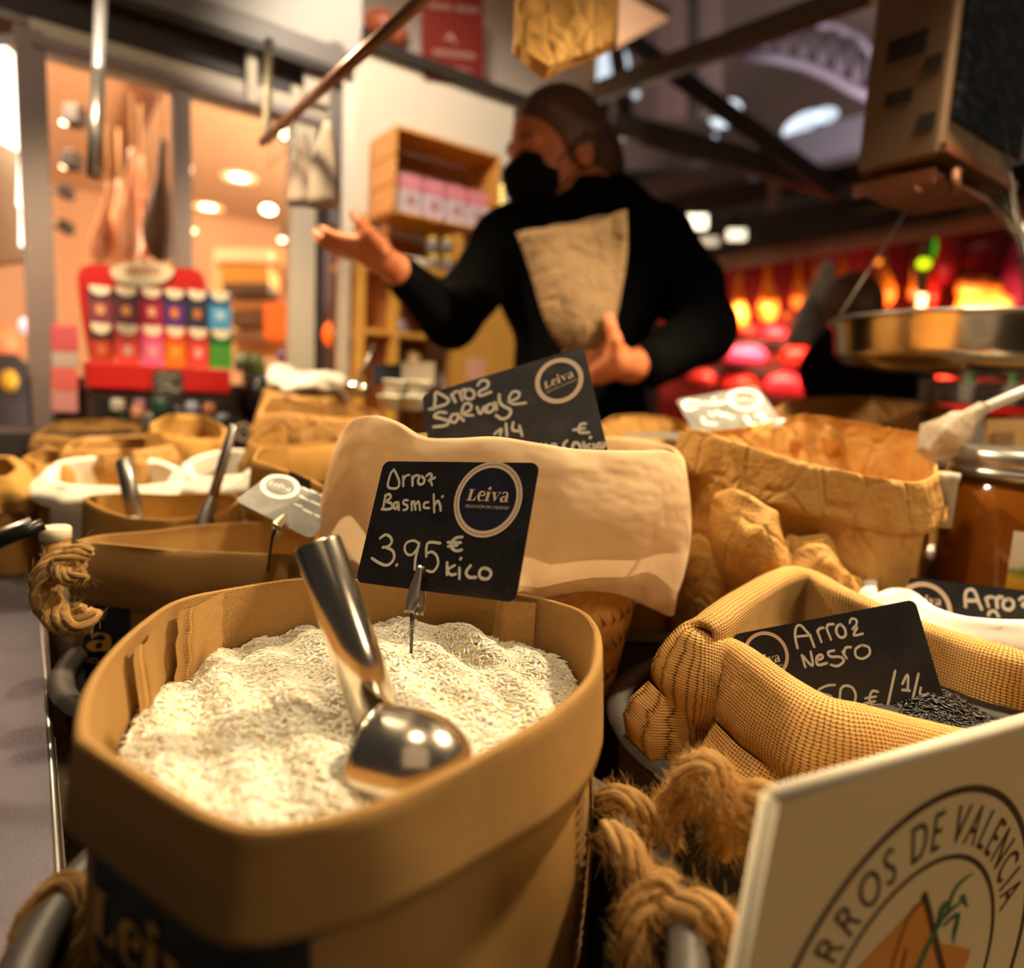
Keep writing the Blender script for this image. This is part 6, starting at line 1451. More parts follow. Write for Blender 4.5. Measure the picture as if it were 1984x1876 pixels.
tag(pq(448, 600, 520, 632, 2.95, .15).build('box', mat('olive_brown', '#5E3F18', .6), origin=P(475, 632, 2.95)), 'brown box on the lower shop shelf', 'box'); 
tag(pq(512, 588, 560, 655, 2.9, .1).build('lit_box', mat('orange_glow', '#F07018', .6, emit='#FF6A10', estr=.35), origin=P(536, 655, 2.9)), 'glowing orange box left of the pale post', 'box')
p_ = P(645, 648, 3.0); mb = MB(); mb.ell(p_, .045, .03, .055, 16, 10); tag(mb.build('orange_lamp', mat('orange_lamp', '#FF6A10', .5, emit='#FF5A08', estr=1.3), None, True, origin=p_), 'glowing orange lamp between the pale posts', 'lamp')
pa_, pb_ = P(626, 700, 3.4), P(664, 700, 3.4); zt_ = P(645, 480, 3.4).z; tag(MB().quadslab(Vector((pa_.x, pa_.y, 0)), Vector((pb_.x, pb_.y, 0)), Vector((pb_.x, pb_.y, zt_)), Vector((pa_.x, pa_.y, zt_)), .05).build('panel', mat('slate_panel', '#5A5560', .7), origin=(pa_.x, pa_.y, 0)), 'slate blue panel seen between the two pale posts', 'panel')
# ---- left lit panels (fluorescent boxes receding along the stall)
root = thing('light_panel_row', 'row of bright white light panels at the far left edge', 'light', P(20, 280, 1.8))
M_TUBE = mat('lit_panel', '#FFFFFF', .5, emit='#FFF3DC', estr=4.0); M_BEIGE = mat('beige_panel', '#B79F86', .7)
for pts in (((-60, 60), (12, 92), (36, 292), (-60, 240)), ((36, 285), (62, 288), (62, 402), (33, 398)), ((38, 396), (62, 398), (62, 480), (38, 476))):
    mb = MB(); q_ = [P(x, y, 1.9) for x, y in pts]; mb.quadslab(q_[3], q_[2], q_[1], q_[0], .03); mb.build('lit_panel', M_TUBE, root)
for pts in (((-80, 60), (58, 62), (60, 500), (-80, 520)),): mb = MB(); q_ = [P(x, y, 2.0) for x, y in pts]; mb.quadslab(q_[3], q_[2], q_[1], q_[0], .03); mb.build('beige_board', M_BEIGE, root)
mb = MB(); q_ = [P(x, y, 1.85) for x, y in ((-80, -60), (66, -60), (66, 62), (-80, 72))]; mb.quadslab(q_[3], q_[2], q_[1], q_[0], .05); tag(mb.build('trim_9', mat('brown_board', '#3A271A', .7)), kind='structure')
mb = MB(); q_ = [P(x, y, 6.5) for x, y in ((-120, 400), (60, 440), (60, 660), (-120, 660))]; mb.quadslab(q_[3], q_[2], q_[1], q_[0], .05); tag(mb.build('window_2', mat('hall_window', '#A8B8D0', .5, emit='#9CB2D8', estr=.55)), kind='structure')
p_ = P(47, 632, 3.0); mb = MB(); mb.ell(p_, .02, .02, .035, 12, 8); tag(mb.build('pink_lamp', mat('pink_lamp', '#FFC8D8', .5, emit='#FFB0C8', estr=1.0), None, True, origin=p_), 'tiny pink lamp beside the left window post', 'lamp')
# ---- red chocolate rack
D = 1.62
M_RED = mat('red_display', '#C00A08', .45, var=.05)
root = thing('display_rack', 'red counter rack with rounded back board and cream oval badge, holding two rows of packs', 'display rack', P(300, 755, D))
def rpt(x, y, off=0): return onU(x, y, D0 - off)
D0 = P(300, 640, 1.62).dot(U)
lp = [(152, 560), (150, 535), (158, 518), (178, 512), (370, 520), (388, 526), (398, 545), (400, 575), (405, 700), (172, 690), (158, 610)]
mb = MB(); fr = [onU(x, y, D0) for x, y in lp]; bkk = [q_ + U * .012 for q_ in fr]; K = len(lp); mb.add(fr + bkk, [tuple(range(K - 1, -1, -1)), tuple(range(K, 2 * K))] + [(i, (i + 1) % K, (i + 1) % K + K, i + K) for i in range(K)]); mb.build('back_board', M_RED, root)
lp = []; 
for k in range(40):
    t = 2 * math.pi * k / 40; x = 275 + 62 * math.cos(t); y = 524 - (16 * math.sin(t) if math.sin(t) > 0 else 30 * math.sin(t)); lp.append((x, y))
mb = MB(); fr = [onU(x, y, D0 - .008) for x, y in lp]; bkk = [q_ + U * .006 for q_ in fr]; K = 40; mb.add(fr + bkk, [tuple(range(K - 1, -1, -1)), tuple(range(K, 2 * K))] + [(i, (i + 1) % K, (i + 1) % K + K, i + K) for i in range(K)]); mb.build('oval_badge', mat('cream_badge', '#E3D4B4', .5), root)
mb = MB()
for i in range(6):
    x = 244 + i * 11; v_, f_ = ribbon2(smooth_line([(x, 530), (x + 4, 518), (x + 8, 530), (x + 10, 524)]), 2.4); mb.add([onU(p.x, p.y, D0 - .0095) for p in v_], f_)
mb.build('badge_lettering', mat('red_ink', '#B8503A', .6), root)
a, b = onU(168, 730, D0 - .12), onU(447, 735, D0 - .12); zt, zb = onU(300, 709, D0 - .12).z, onU(300, 757, D0 - .12).z; c = (a + b) / 2; c.z = (zt + zb) / 2
mb = MB(); mb.boxp(c + U * .06, V * (b - a).dot(V) / 2, U * .06, Z * (zt - zb) / 2, .004); mb.build('tray', M_RED, root)
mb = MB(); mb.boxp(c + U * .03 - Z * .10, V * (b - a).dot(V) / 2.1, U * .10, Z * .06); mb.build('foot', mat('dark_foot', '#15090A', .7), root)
p0 = onU(298, 722, D0 - .14); 
mb = MB(); mb.quadslab(onU(297, 768, D0 - .128), onU(355, 765, D0 - .128), onU(352, 716, D0 - .128), onU(296, 718, D0 - .128), .002); o = mb.build('price_card', mat('grey_price_card', '#3E3734', .6), origin=p0); tag(o, 'small dark price card with chalk scribble clipped to the red tray', 'price card')
mb = MB()
for ln in ([(305, 728), (320, 724), (335, 730), (345, 725)], [(306, 742), (322, 738), (330, 748)], [(310, 756), (325, 750), (340, 758), (348, 752)]): v_, f_ = ribbon2(smooth_line(ln), 3.5); mb.add([onU(p.x, p.y, D0 - .1295) for p in v_], f_)
mb.build('handwriting', mat('grey_chalk', '#A59C92', .8), o)
cols_top = [('#4E3340', '#8A3E4E', '#E0A070'), ('#4A3540', '#6E3A48', '#E0A860'), ('#7E2444', '#B0284A', '#F0B090'), ('#2E2550', '#5A2E80', '#E88A30'), ('#22283C', '#2A3048', '#C87840'), ('#10508C', '#4AA0DC', '#B8D8E8')]
cols_bot = [('#4A2A28', '#B83A28', '#C87040'), ('#C84848', '#F05048', '#F8B8A8'), ('#E84A88', '#F06A98', '#E8A0B0'), ('#E84A10', '#F88008', '#F0A850'), ('#C04040', '#F04A40', '#F8B0A8'), ('#156A30', '#4CA838', '#5E9A50')]
names = ['plum purple', 'dark mauve', 'crimson', 'violet', 'navy', 'bright blue']; names2 = ['brown and red', 'coral red', 'hot pink', 'orange', 'light red', 'green']
def pack(x0, x1, y0, y1, c, label, off, row):
    a = onU(x0, y1, D0 - off); b = onU(x1, y1, D0 - off); h_ = onU((x0 + x1) / 2, y0, D0 - off).z - a.z; cc_ = (a + b) / 2; w_ = (b - a).dot(V) / 2 * .93
    root = thing('chocolate_pack', label, 'pack', cc_, 'packs on the red rack'); top_ = cc_ + Z * h_
    mb = MB(); mb.boxp(cc_ + U * .012 + Z * h_ * .3, V * w_, U * .012, Z * h_ * .3); lo_ = mb.build('lower_face', mat('pk' + c[1], c[1], .4), root)
    mb = MB(); mb.boxp(cc_ + U * .012 + Z * h_ * .8, V * w_, U * .012, Z * h_ * .2); hi_ = mb.build('upper_face', mat('pk' + c[0], c[0], .4), root)
    mb = MB(); lpp = [(-.85, 1.0), (.85, 1.0), (.85, .88), (.5, .78), (0, .74), (-.5, .78), (-.85, .88)]; mb.add([cc_ - U * .001 + V * w_ * p[0] + Z * h_ * p[1] for p in lpp], [tuple(range(len(lpp) - 1, -1, -1))]); mb.build('cream_flash', mat('cream_flash', '#F3E2C8', .5), hi_)
    mb = MB(); e_ = cc_ + Z * h_ * .38 - U * .001; mb.add([e_] + [e_ + V * w_ * .42 * math.cos(k * .5236) + Z * h_ * .14 * math.sin(k * .5236) for k in range(12)], [(0, 1 + (k + 1) % 12, 1 + k) for k in range(12)]); mb.build('picture_spot', mat('pk' + c[2], c[2], .5), lo_)
xs = [170, 220, 271, 317, 360, 404, 449]
for i in range(6):
    dy = i * 2.2; pack(xs[i], xs[i + 1], 556 + dy, 628 + dy, cols_top[i], names[i] + ' chocolate pack in the upper row of the red rack', .045, 0)
for i in range(6):
    dy = i * 2.0; pack(xs[i] + 3, xs[i + 1] + 2, 628 + dy * 1.2, 708 + dy * .6, cols_bot[i], names2[i] + ' chocolate pack in the lower row of the red rack', .10, 1)
# pink boxes left of the rack
for k, (y0, y1, cc3, nm) in enumerate(((628, 682, '#D8606A', 'rose pink box, topmost of the stack left of the red rack'), (682, 712, '#C9B8B4', 'pale grey box in the stack left of the red rack'), (712, 758, '#E8706A', 'salmon pink box in the stack left of the red rack'), (758, 800, '#E09A9A', 'light pink box, lowest of the stack left of the red rack'))):
    a = onU(101, y1, D0 + .02); b = onU(152, y1, D0 + .02); h_ = onU(125, y0, D0 + .02).z - onU(125, y1, D0 + .02).z; cc_ = (a + b) / 2; mb = MB(); mb.boxp(cc_ + U * .04 + Z * h_ / 2, V * (b - a).dot(V) / 2, U * .04, Z * h_ * .49, .003)
    tag(mb.build('gift_box', mat('bx' + cc3, cc3, .5), origin=cc_), nm, 'box')
# low row of small jars and card signs under the rack
small = [(228, 785, 13, '#B9B2A6', 'round pale medallion'), (205, 792, 8, '#2E8A66', 'little green lid'), (268, 800, 14, '#D08A6A', 'peach coloured pot'), (292, 815, 17, '#5A5850', 'grey ring-marked card'), (372, 790, 12, '#8A94A8', 'bluish glass pot'), (405, 792, 11, '#A86A50', 'terracotta pot'), (312, 788, 18, '#1E4038', 'dark green pot'), (236, 812, 8, '#2FA070', 'small green cap'), (270, 785, 12, '#A07080', 'mauve pot'), (345, 800, 14, '#20242E', 'navy pot'), (430, 815, 14, '#505860', 'slate grey pot')]
for k, (x, y, r, c3, nm) in enumerate(small):
    p = P(x, y, 1.42 + .02 * (k % 3)); r_ = m_of(r, p); mb = MB(); mb.lathe(p - Z * r_, [(0, 0), (r_ * .9, 0), (r_, r_ * .3), (r_, r_ * 1.5), (r_ * .8, r_ * 1.9), (0, r_ * 2)], 16); tag(mb.build('small_pot', mat('sp' + c3, c3, .35), None, True, origin=p - Z * r_), nm + ' in the small row under the red rack', 'pot')
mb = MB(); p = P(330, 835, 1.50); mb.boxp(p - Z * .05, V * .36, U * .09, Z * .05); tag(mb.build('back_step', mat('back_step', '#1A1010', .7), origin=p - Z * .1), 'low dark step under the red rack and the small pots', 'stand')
def small_sign(label, px4, wid, D=None):
    S = Sign(label, px4, wid, .72, (M_SLATE, M_CHALK, M_RING)); c = Vector((S.W * .6, S.H * .55)); S.ring(c, S.H * .36, bands=((.8, 1.0),)); S.logo(c - Vector((S.H * .22, 0)), c + Vector((S.H * .22, 0))); S.done()
small_sign('small dark card with a grey ring, behind the upright yellow-tan sack', [(262, 815), (308, 800), (302, 835), (248, 842)], .06)
small_sign('small dark card with a grey ring, right of the upright yellow-tan sack', [(432, 812), (500, 818), (498, 868), (430, 856)], .075)
# jars and greens below the pale post
for k, (x, y, r, c3, nm) in enumerate(((492, 715, 26, '#5E6A30', 'green glass jar'), (500, 765, 34, '#1E1A1C', 'dark lidded jar'), (468, 700, 16, '#6E7A50', 'pale green jar'), (545, 690, 9, '#7A4A80', 'purple cap'))):
    p = P(x, y, 1.9); r_ = m_of(r, p); mb = MB(); mb.lathe(p - Z * r_ * 1.2, [(0, 0), (r_ * .8, 0), (r_ * .85, r_ * 1.6), (r_ * .6, r_ * 1.9), (r_ * .62, r_ * 2.3), (0, r_ * 2.35)], 20); tag(mb.build('jar', mat('jr' + c3, c3, .2), None, True, origin=p - Z * r_ * 1.2), nm + ' between the red rack and the pale post', 'jar')
# ladle, tubs and cards in the middle distance
root = thing('ladle', 'shiny steel ladle in the far sack below the wooden shelves', 'ladle', P(692, 748, 1.35)); mb = MB(); mb.ell(P(690, 752, 1.35), .030, .026, .018, 18, 12); mb.build('bowl', M_STEEL, root, True)
mb = MB(); mb.tube([P(692, 740, 1.35), P(712, 700, 1.36), P(725, 668, 1.37)], .004, 8); mb.build('handle', M_STEEL2, root, True)
tub = mat('clear_tub', '#D6D4C4', .3, var=.05)
for k, (x, y, nm) in enumerate(((757, 795, 'lowest left'), (800, 795, 'lowest right'), (765, 765, 'upper left'), (808, 766, 'upper right'))):
    p = P(x, y, 1.22); mb = MB(); mb.lathe(p, [(0, 0), (.018, 0), (.022, .022), (.024, .023), (.024, .027), (0, .027)], 20); tag(mb.build('plastic_tub', tub, None, True, origin=p), 'milky plastic tub, %s of the little pile left of the Salvaje card' % nm, 'tub', 'milky tubs left of the Salvaje card')
tag(pq(778, 702, 842, 748, 1.5, .01).build('card', mat('white_card', '#CFC0AC', .6), origin=P(810, 748, 1.5)), 'blank pale card standing behind the milky tubs', 'card'); tag(pq(722, 706, 778, 742, 1.52, .04).build('box', mat('navy_box', '#222638', .5), origin=P(750, 742, 1.52)), 'dark navy box left of the blank pale card', 'box')
tag(pq(905, 740, 942, 700, 1.9, .03).build('packet', mat('pink_packet', '#D09A80', .6), origin=P(920, 740, 1.9)), 'pinkish packet on the low wooden shelf beside the black sleeve', 'packet')

# ============================================================ white board wall with wooden crates
DB_ = 2.18
bd = lambda x, y, o=0: onU(x, y, DB_ - o)
mb = MB(); a, b = bd(690, 400), bd(1190, 400); zt = bd(860, 155).z; c = (a + b) / 2; c.z = (zt + .3) / 2; mb.boxp(c + U * .04, V * (b - a).dot(V) / 2, U * .04, Z * (zt - .3) / 2); tag(mb.build('wall_right', M_WHITE), kind='structure')
mb = MB(); c.z = zt + .012; mb.boxp(c + U * .02, V * (b - a).dot(V) / 2, U * .075, Z * .012, .003); tag(mb.build('trim_10', mat('cap_line', '#2A211E', .6)), kind='structure')
mb = MB(); a2, b2_ = onU(690, 100, DB_ + .28), onU(1150, 100, DB_ + .28); c2 = (a2 + b2_) / 2; c2.z = zt + .55; mb.boxp(c2, V * (b2_ - a2).dot(V) / 2, U * .03, Z * .7); tag(mb.build('wall_upper', mat('pale_soffit', '#C9C0B8', .7, var=.03)), kind='structure')
root = thing('red_sign', 'dark red upright sign with faded white lettering on top of the white board', 'sign', bd(880, 165)); mb = MB()
q_ = [bd(x, y, .0) for x, y in ((820, 158), (938, 172), (936, -20), (820, -30))]; mb.quadslab(q_[0], q_[1], q_[2], q_[3], .015); mb.build('sign_board', mat('sign_red', '#7A2018', .6), root)
mb = MB()
for y, s_, x0, x1 in ((15, 22, 830, 928), (75, 20, 862, 885), (105, 24, 838, 920), (130, 12, 850, 912)):
    word = {15: 'ooo ooo', 75: 'A', 105: 'oooooo', 130: 'o oooo'}[y]; tv, tf, tw = text_mesh(word)
    for_ = [onU(x0 + (x1 - x0) * u_ / tw, y + (u_ / tw) * 10 - v2 * s_, DB_ - .004) for u_, v2 in tv]; mb.add(for_, tf)
mb.build('faded_lettering', mat('faded_white', '#C9A898', .7), root)
root = thing('hanging_picture', 'dark tray with reddish-brown cured pieces mounted beside the red sign', 'tray', bd(750, 80)); mb = MB(); q_ = [bd(x, y, .02) for x, y in ((692, 48), (800, 82), (785, 96), (720, 88))]; mb.quadslab(q_[3], q_[2], q_[1], q_[0], .05); mb.build('tray_board', M_FASCIA, root)
mb = MB(); mb.ell(bd(738, 45, .04), .055, .04, .04, 16, 10); mb.ell(bd(765, 70, .05), .045, .04, .03, 16, 10); mb.build('cured_pieces', mat('cured', '#8A4628', .5, var=.3), root, True)
# wooden crates : each plank a part
def plank(root, a, b, wv, tv, m=None, name='plank'):
    mb = MB(); mb.boxp((a + b) / 2, (b - a) / 2, wv / 2, tv / 2, .0015); return mb.build(name, m or M_WOOD, root)
def crate(label, px0, px1, ytl, ybl, dep, D, back=True):
    """open box facing -U; px0/px1 the front's left/right limits"""
    a = onU(px0, ybl, D); r_ = onU(px1, (ytl + ybl) / 2, D); Wd = (r_ - a).dot(V); Hh = onU(px0, ytl, D).z - a.z; t = .009
    root = thing('wooden_crate', label, 'crate', a + V * Wd / 2 + U * dep / 2)
    n = 3
    for k in range(n):
        u_ = (k + .5) / n; off = U * dep * u_; wv = U * dep / n * .93
        for zz, nm in ((0, 'bottom_plank'), (Hh, 'top_plank')): plank(root, a + off + Z * zz, a + off + V * Wd + Z * zz, wv, Z * t, M_WOOD, nm)
    for k in range(n):
        for vv_ in (0, Wd): plank(root, a + V * vv_ + Z * Hh * (k + .02) / n + U * dep / 2 + Z * Hh / n / 2 - U * dep / 2, a + V * vv_ + Z * Hh * (k + .02) / n + U * dep + Z * Hh / n / 2, Z * Hh / n * .94, V * t, M_WOOD, 'side_plank')
    if back:
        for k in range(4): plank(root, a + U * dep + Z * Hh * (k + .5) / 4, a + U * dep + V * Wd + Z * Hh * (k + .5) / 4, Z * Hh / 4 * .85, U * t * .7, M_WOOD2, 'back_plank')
    for vv_ in (t * 1.5, Wd - t * 1.5): plank(root, a + V * vv_ + U * dep * .95 + Z * t, a + V * vv_ + U * dep * .95 + Z * (Hh - t), V * .016, U * .016, M_WOOD, 'corner_post')
    return root, a, Wd, Hh
cr, ca, cw_, ch_ = crate('pine crate hung on the white board, pink boxes inside, left of the masked person', 764, 968, 242, 408, .185, DB_ - .20)
for k in range(4):
    p = ca + V * (.04 + cw_ * .22 * k + .025) + U * .05 + Z * .006; w_ = cw_ * .2
    root = thing('sweets_box', 'pink and white printed box in the pine crate, %s from the left' % ['first', 'second', 'third', 'fourth'][k], 'box', p, 'printed boxes in the crate')
    mb = MB(); mb.boxp(p + Z * .035, V * w_ * .46, U * .03, Z * .035, .002); mb.build('lower_half', mat('pale_lilac', '#D8C2CC' if 1 else '', .4), root); mb = MB(); mb.boxp(p + Z * .095, V * w_ * .46, U * .03, Z * .024, .002); mb.build('upper_half', mat('soft_pink', '#DE8A94', .4), root)
    mb = MB(); mb.boxp(p + Z * .04 - U * .031, V * w_ * .22, U * .001, Z * .016); mb.build('printed_motif', mat('motif', '#B98A80', .5), root)
p = ca + V * cw_ * .93 + U * .03 + Z * .05; mb = MB(); mb.ell(p, .02, .02, .03, 14, 8); tag(mb.build('glass_ornament', mat('pale_glass', '#E8DAD2', .1), None, True, origin=p - Z * .03), 'pale round glass ornament at the right end in the pine crate', 'ornament')
# lower shelf unit
root = thing('wooden_shelf', 'tall pine shelf unit under the crate, jars on its upper shelf', 'shelf', bd(800, 720))
dp = .24; a = bd(700, 440, dp); b = bd(885, 440, dp)
def zat(x, y): return onU(x, y, DB_ - dp).z
za, zm, zbm = zat(790, 432), zat(850, 528), .32
for x in (703, 890, 770): q_ = bd(x, 500, dp); z0, z1 = zbm, (za if x != 770 else zat(770, 560)); plank(root, Vector((q_.x, q_.y, z0)) + U * .02, Vector((q_.x, q_.y, z1)) + U * .02, V * .024, U * .04, M_WOOD, 'upright')
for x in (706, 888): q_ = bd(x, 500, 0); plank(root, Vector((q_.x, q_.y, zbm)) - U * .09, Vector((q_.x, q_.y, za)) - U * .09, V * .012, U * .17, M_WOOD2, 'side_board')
Wd = (bd(895, 440, dp) - a).dot(V)
for zz, x0, w_ in ((zm, 0, 1), (zat(800, 650), 0, 1), (zbm + .05, 0, 1)):
    s0 = Vector((a.x, a.y, zz)) + U * dp / 2; plank(root, s0, s0 + V * Wd, U * dp, Z * .016, M_WOOD, 'shelf_board')
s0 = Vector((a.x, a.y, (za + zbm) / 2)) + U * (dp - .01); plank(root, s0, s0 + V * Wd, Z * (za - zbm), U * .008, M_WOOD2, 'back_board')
s0 = Vector((a.x, a.y, (zm + zbm) / 2)) + U * .01 + V * Wd; plank(root, s0, s0 + V * Wd * .9, Z * (zm - zbm), U * .012, M_WOOD, 'front_board')
for k, (x, y) in enumerate(((837, 488), (867, 490), (840, 522), (868, 524))):
    p = P(x, y, depth(bd(850, 520, dp - .04))); p.z = zm + .009 + (.058 if k < 2 else 0); R_ = .019
    root = thing('jar', 'small grey jar with a yellow lid on the pine shelf, %s' % ['upper left of four', 'upper right of four', 'lower left of four', 'lower right of four'][k], 'jar', p, 'yellow-lidded jars on the pine shelf')
    mb = MB(); mb.lathe(p, [(0, 0), (R_, .001), (R_, .036), (R_ * .9, .04)], 20); mb.build('glass_body', mat('greyjar', '#8E8A84', .15), root, True); mb = MB(); mb.lathe(p + Z * .04, [(R_, 0), (R_, .013), (0, .014)], 20); mb.build('lid', mat('gold_lid', '#C8A030', .35, .5), root, True)
p = P(795, 508, depth(bd(795, 508, dp - .04))); p.z = zm + .012; mb = MB(); mb.boxp(p + Z * .012, V * .05, U * .03, Z * .012, .006); tag(mb.build('white_dish', mat('white_dish', '#E6D8BE', .4), None, True, origin=p), 'cream dish on the pine shelf left of the yellow-lidded jars', 'dish')
for k, (x, y, c3, nm) in enumerate(((775, 640, '#8A7A90', 'greyish jar'), (768, 690, '#4A3018', 'dark brown jar'), (800, 700, '#C9A070', 'tan packet'), (900, 700, '#D0A080', 'pinkish packet'))):
    p = P(x, y, depth(bd(x, y, dp - .05))); mb = MB(); mb.lathe(p - Z * .03, [(0, 0), (.024, 0), (.025, .045), (.018, .052), (.018, .06), (0, .06)], 18); tag(mb.build('jar', mat('lj' + c3, c3, .3), None, True, origin=p - Z * .03), nm + ' low on the pine shelf left of the person', 'jar')
root = thing('light_string', 'short string of yellow bulbs hanging right of the pine crate', 'light string', P(972, 420, 1.9)); mb = MB(); mb.tube([P(972, 318, 1.9), P(972, 425, 1.9)], .003, 6); mb.build('cord', M_BLACK, root)
for k in range(6): mb = MB(); mb.ell(P(972, 362 + k * 10, 1.9), .005, .005, .005, 10, 6); mb.build('bulb', mat('yellow_bulb', '#FFE070', .4, emit='#FFDC60', estr=2.5), root, True)

# ============================================================ rails, poles, hanging cloths near the stall
def pole(label, a, b, r, m, cat='pole'): mb = MB(); mb.tube([a, b], r, 16); root = thing('steel_pole', label, cat, a); mb.build('tube', m, root, True); return root
pr_ = pole('chrome upright pole at the top left hanging from above', P(199, -80, 1.25), P(183, 325, 1.25), .0105, mat('grey_pole', '#8A8C96', .35, .35))
mb = MB(); mb.lathe(P(186, 240, 1.25), [(0, -.10), (.0125, -.10), (.0125, .10), (0, .10)], 18, P(199, -80, 1.25) - P(183, 325, 1.25)); mb.build('sleeve', M_STEEL2, pr_, True)
pole('bright chrome upright pole holding the end of the sloping rail', P(521, 78, 1.32), P(516, 272, 1.32), .0085, mat('white_pole', '#E6DCC6', .3, .1))
ra, rb = P(508, 276, 1.32), onplane(835, -16, P(508, 276, 1.32), Z.cross(U).normalized()); rb = P(835, -16, .80)
rl = thing('hanging_rail', 'brown metal rail running from the white pole up to the top centre', 'rail', ra); mb = MB(); mb.tube([ra, rb], .0085, 16); mb.build('tube', mat('brown_metal', '#7A5540', .35, .6), rl, True)
for k in range(5):
    q_ = ra.lerp(rb, .06 + .055 * k); mb = MB(); mb.tube([q_ + Z * .01, q_ + V * .010, q_ - Z * .02, q_ - Z * .045 + V * .004, q_ - Z * .06], .0014, 6); mb.build('hook', M_STEEL, rl, True)
for k, (x0, x1, yt, yb, d, nm) in enumerate(((560, 608, 262, 398, 1.27, 'grey cloth hood hanging from the rail, left one'), (600, 655, 236, 402, 1.20, 'grey cloth hood hanging from the rail, right one'))):
    K = 28; vv = []; n_ = 9; xm = (x0 + x1) / 2 + 6
    for r in range(n_):
        t = r / (n_ - 1); y = yt + (yb - yt) * t; hw = (x1 - x0) / 2 * (.16 + .84 * min(1, t * 1.5) ** .8); xc = xm * (1 - t) + (x0 + x1) / 2 * t
        c = P(xc, y, d)
        for kk in range(K): a_ = 2 * math.pi * kk / K; w_ = m_of(hw, c) * (1 + .10 * math.sin(a_ * 6 + k) * t); vv.append(c + rt * math.cos(a_) * w_ + U * math.sin(a_) * w_ * .5)
    ff = [(r * K + q, r * K + (q + 1) % K, (r + 1) * K + (q + 1) % K, (r + 1) * K + q) for r in range(n_ - 1) for q in range(K)]
    o = obj('cloth_hood', vv, ff, mat('grey_cloth', '#8A7C72', .85, bump=.001), None, True, origin=P(xm, yt, d)); tag(o, nm, 'cloth'); md = o.modifiers.new('s', 'SOLIDIFY'); md.thickness = .002
# kraft bags hanging at the top centre
def hang_bag(label, pts, d, m, t=.03):
    q_ = [P(x, y, d + dd) for x, y, dd in pts]; mb = MB(); n_ = (q_[1] - q_[0]).cross(q_[-1] - q_[0]).normalized()
    if n_.dot(CAM - q_[0]) < 0: n_ = -n_
    K = len(q_); c = sum(q_, Vector()) / K; fr = [p for p in q_]; bkk = [p - n_ * t for p in q_]
    mb.add(fr + bkk + [c + n_ * .004, c - n_ * (t + .004)], [(i, (i + 1) % K, 2 * K) for i in range(K)] + [((i + 1) % K + K, i + K, 2 * K + 1) for i in range(K)] + [(i, i + K, (i + 1) % K + K, (i + 1) % K) for i in range(K)])
    o = mb.build('kraft_bag', m, origin=q_[0]); tag(o, label, 'paper bag'); md = o.modifiers.new('sub', 'SUBSURF'); md.subdivision_type = 'SIMPLE'; md.levels = md.render_levels = 3
    tx = bpy.data.textures.new('c', 'CLOUDS'); tx.noise_scale = .05; md = o.modifiers.new('dis', 'DISPLACE'); md.texture = tx; md.strength = .012; md.texture_coords = 'LOCAL'; return o
hang_bag('flat kraft paper bag hanging upside down at the top centre, larger one', [(1003, -40, 0), (1192, -40, .02), (1196, 75, .03), (1130, 105, .02), (1062, 128, 0), (1000, 84, 0)], 1.0, M_KRAFT)
hang_bag('second kraft paper bag partly behind the larger one at the top centre', [(1090, -50, .06), (1200, -50, .06), (1197, 82, .06), (1110, 60, .06)], 1.02, M_KRAFT2)

# ============================================================ scale: body at the top right and pan below
M_SCALE = mat('beige_metal', '#6B5643', .5, .2, var=.1); M_SCREEN = None
root = thing('hanging_scale', 'hanging weighing scale with beige punched metal side and black screen, top right', 'scale', P(1817, 330, .98))
e = P(1817, 300, .98); lu = abs((onplane(1662, 338, e, V.copy()) - e).dot(U)); print('scale lu', lu); lu = min(max(lu, .12), .35); lv = .26; hz_ = .42
A0 = Vector((e.x, e.y, e.z)); 
mb = MB(); mb.boxp(A0 + U * lu / 2 + V * lv / 2 + Z * hz_ / 2, U * lu / 2, V * lv / 2, Z * hz_ / 2, .006); hs_ = mb.build('housing', M_SCALE, root)
hole = mat('punched_hole', '#0A0807', .8)
for (x0, y0, x1, y1) in ((1722, 62, 1795, 118), (1792, 102, 1826, 140), (1716, 172, 1768, 205), (1780, 216, 1812, 252)):
    a = onplane(x0, (y0 + y1) / 2, A0, V); b = onplane(x1, (y0 + y1) / 2, A0, V); zt_ = onplane((x0 + x1) / 2, y0, A0, V).z; zb_ = onplane((x0 + x1) / 2, y1, A0, V).z
    c = (a + b) / 2; c.z = (zt_ + zb_) / 2; mb = MB(); mb.boxp(c - V * .0005, U * abs((b - a).dot(U)) / 2, V * .001, Z * abs(zt_ - zb_) * .38, .0); mb.build('punched_hole', hole, hs_)
g = NG('scale_screen'); n = g.noise(g.coord('Object', (1, 1, 3)), 30, 4, .7); c3 = g.ramp(n, [(.45, srgb('#08080A')), (.62, srgb('#23282E')), (.75, srgb('#4A4038'))]); M_SCREEN = g.fin(c3, .15, 0, None, .5)
mb = MB(); c = A0 + V * (lv / 2 + .02) - U * .004 + Z * (.02 + hz_ / 2); mb.boxp(c, V * lv / 2, U * .004, Z * (hz_ / 2 - .035), .002); mb.build('screen', M_SCREEN, root)
mb = MB(); mb.boxp(A0 + V * lv * .5 - U * .008 + Z * .008, V * lv * .52, U * .006, Z * .008, .002); mb.boxp(A0 + U * lu / 2 - Z * .025 + V * .1, U * lu / 2, V * .1, Z * .003); mb.boxp(A0 + U * lu / 2 - Z * .028, U * lu / 2, V * .004, Z * .010); mb.build('bottom_bracket', mat('copper_trim', '#6E4028', .5, .3), root)
mb = MB(); mb.tube([P(1850, 330, 1.0), P(1850, 378, 1.0)], .008, 10); mb.tube([P(1700, 318, 1.08), P(1780, 372, 1.0)], .005, 8); mb.build('hanger', mat('copper_trim', '#6E4028', .5, .3), root, True)
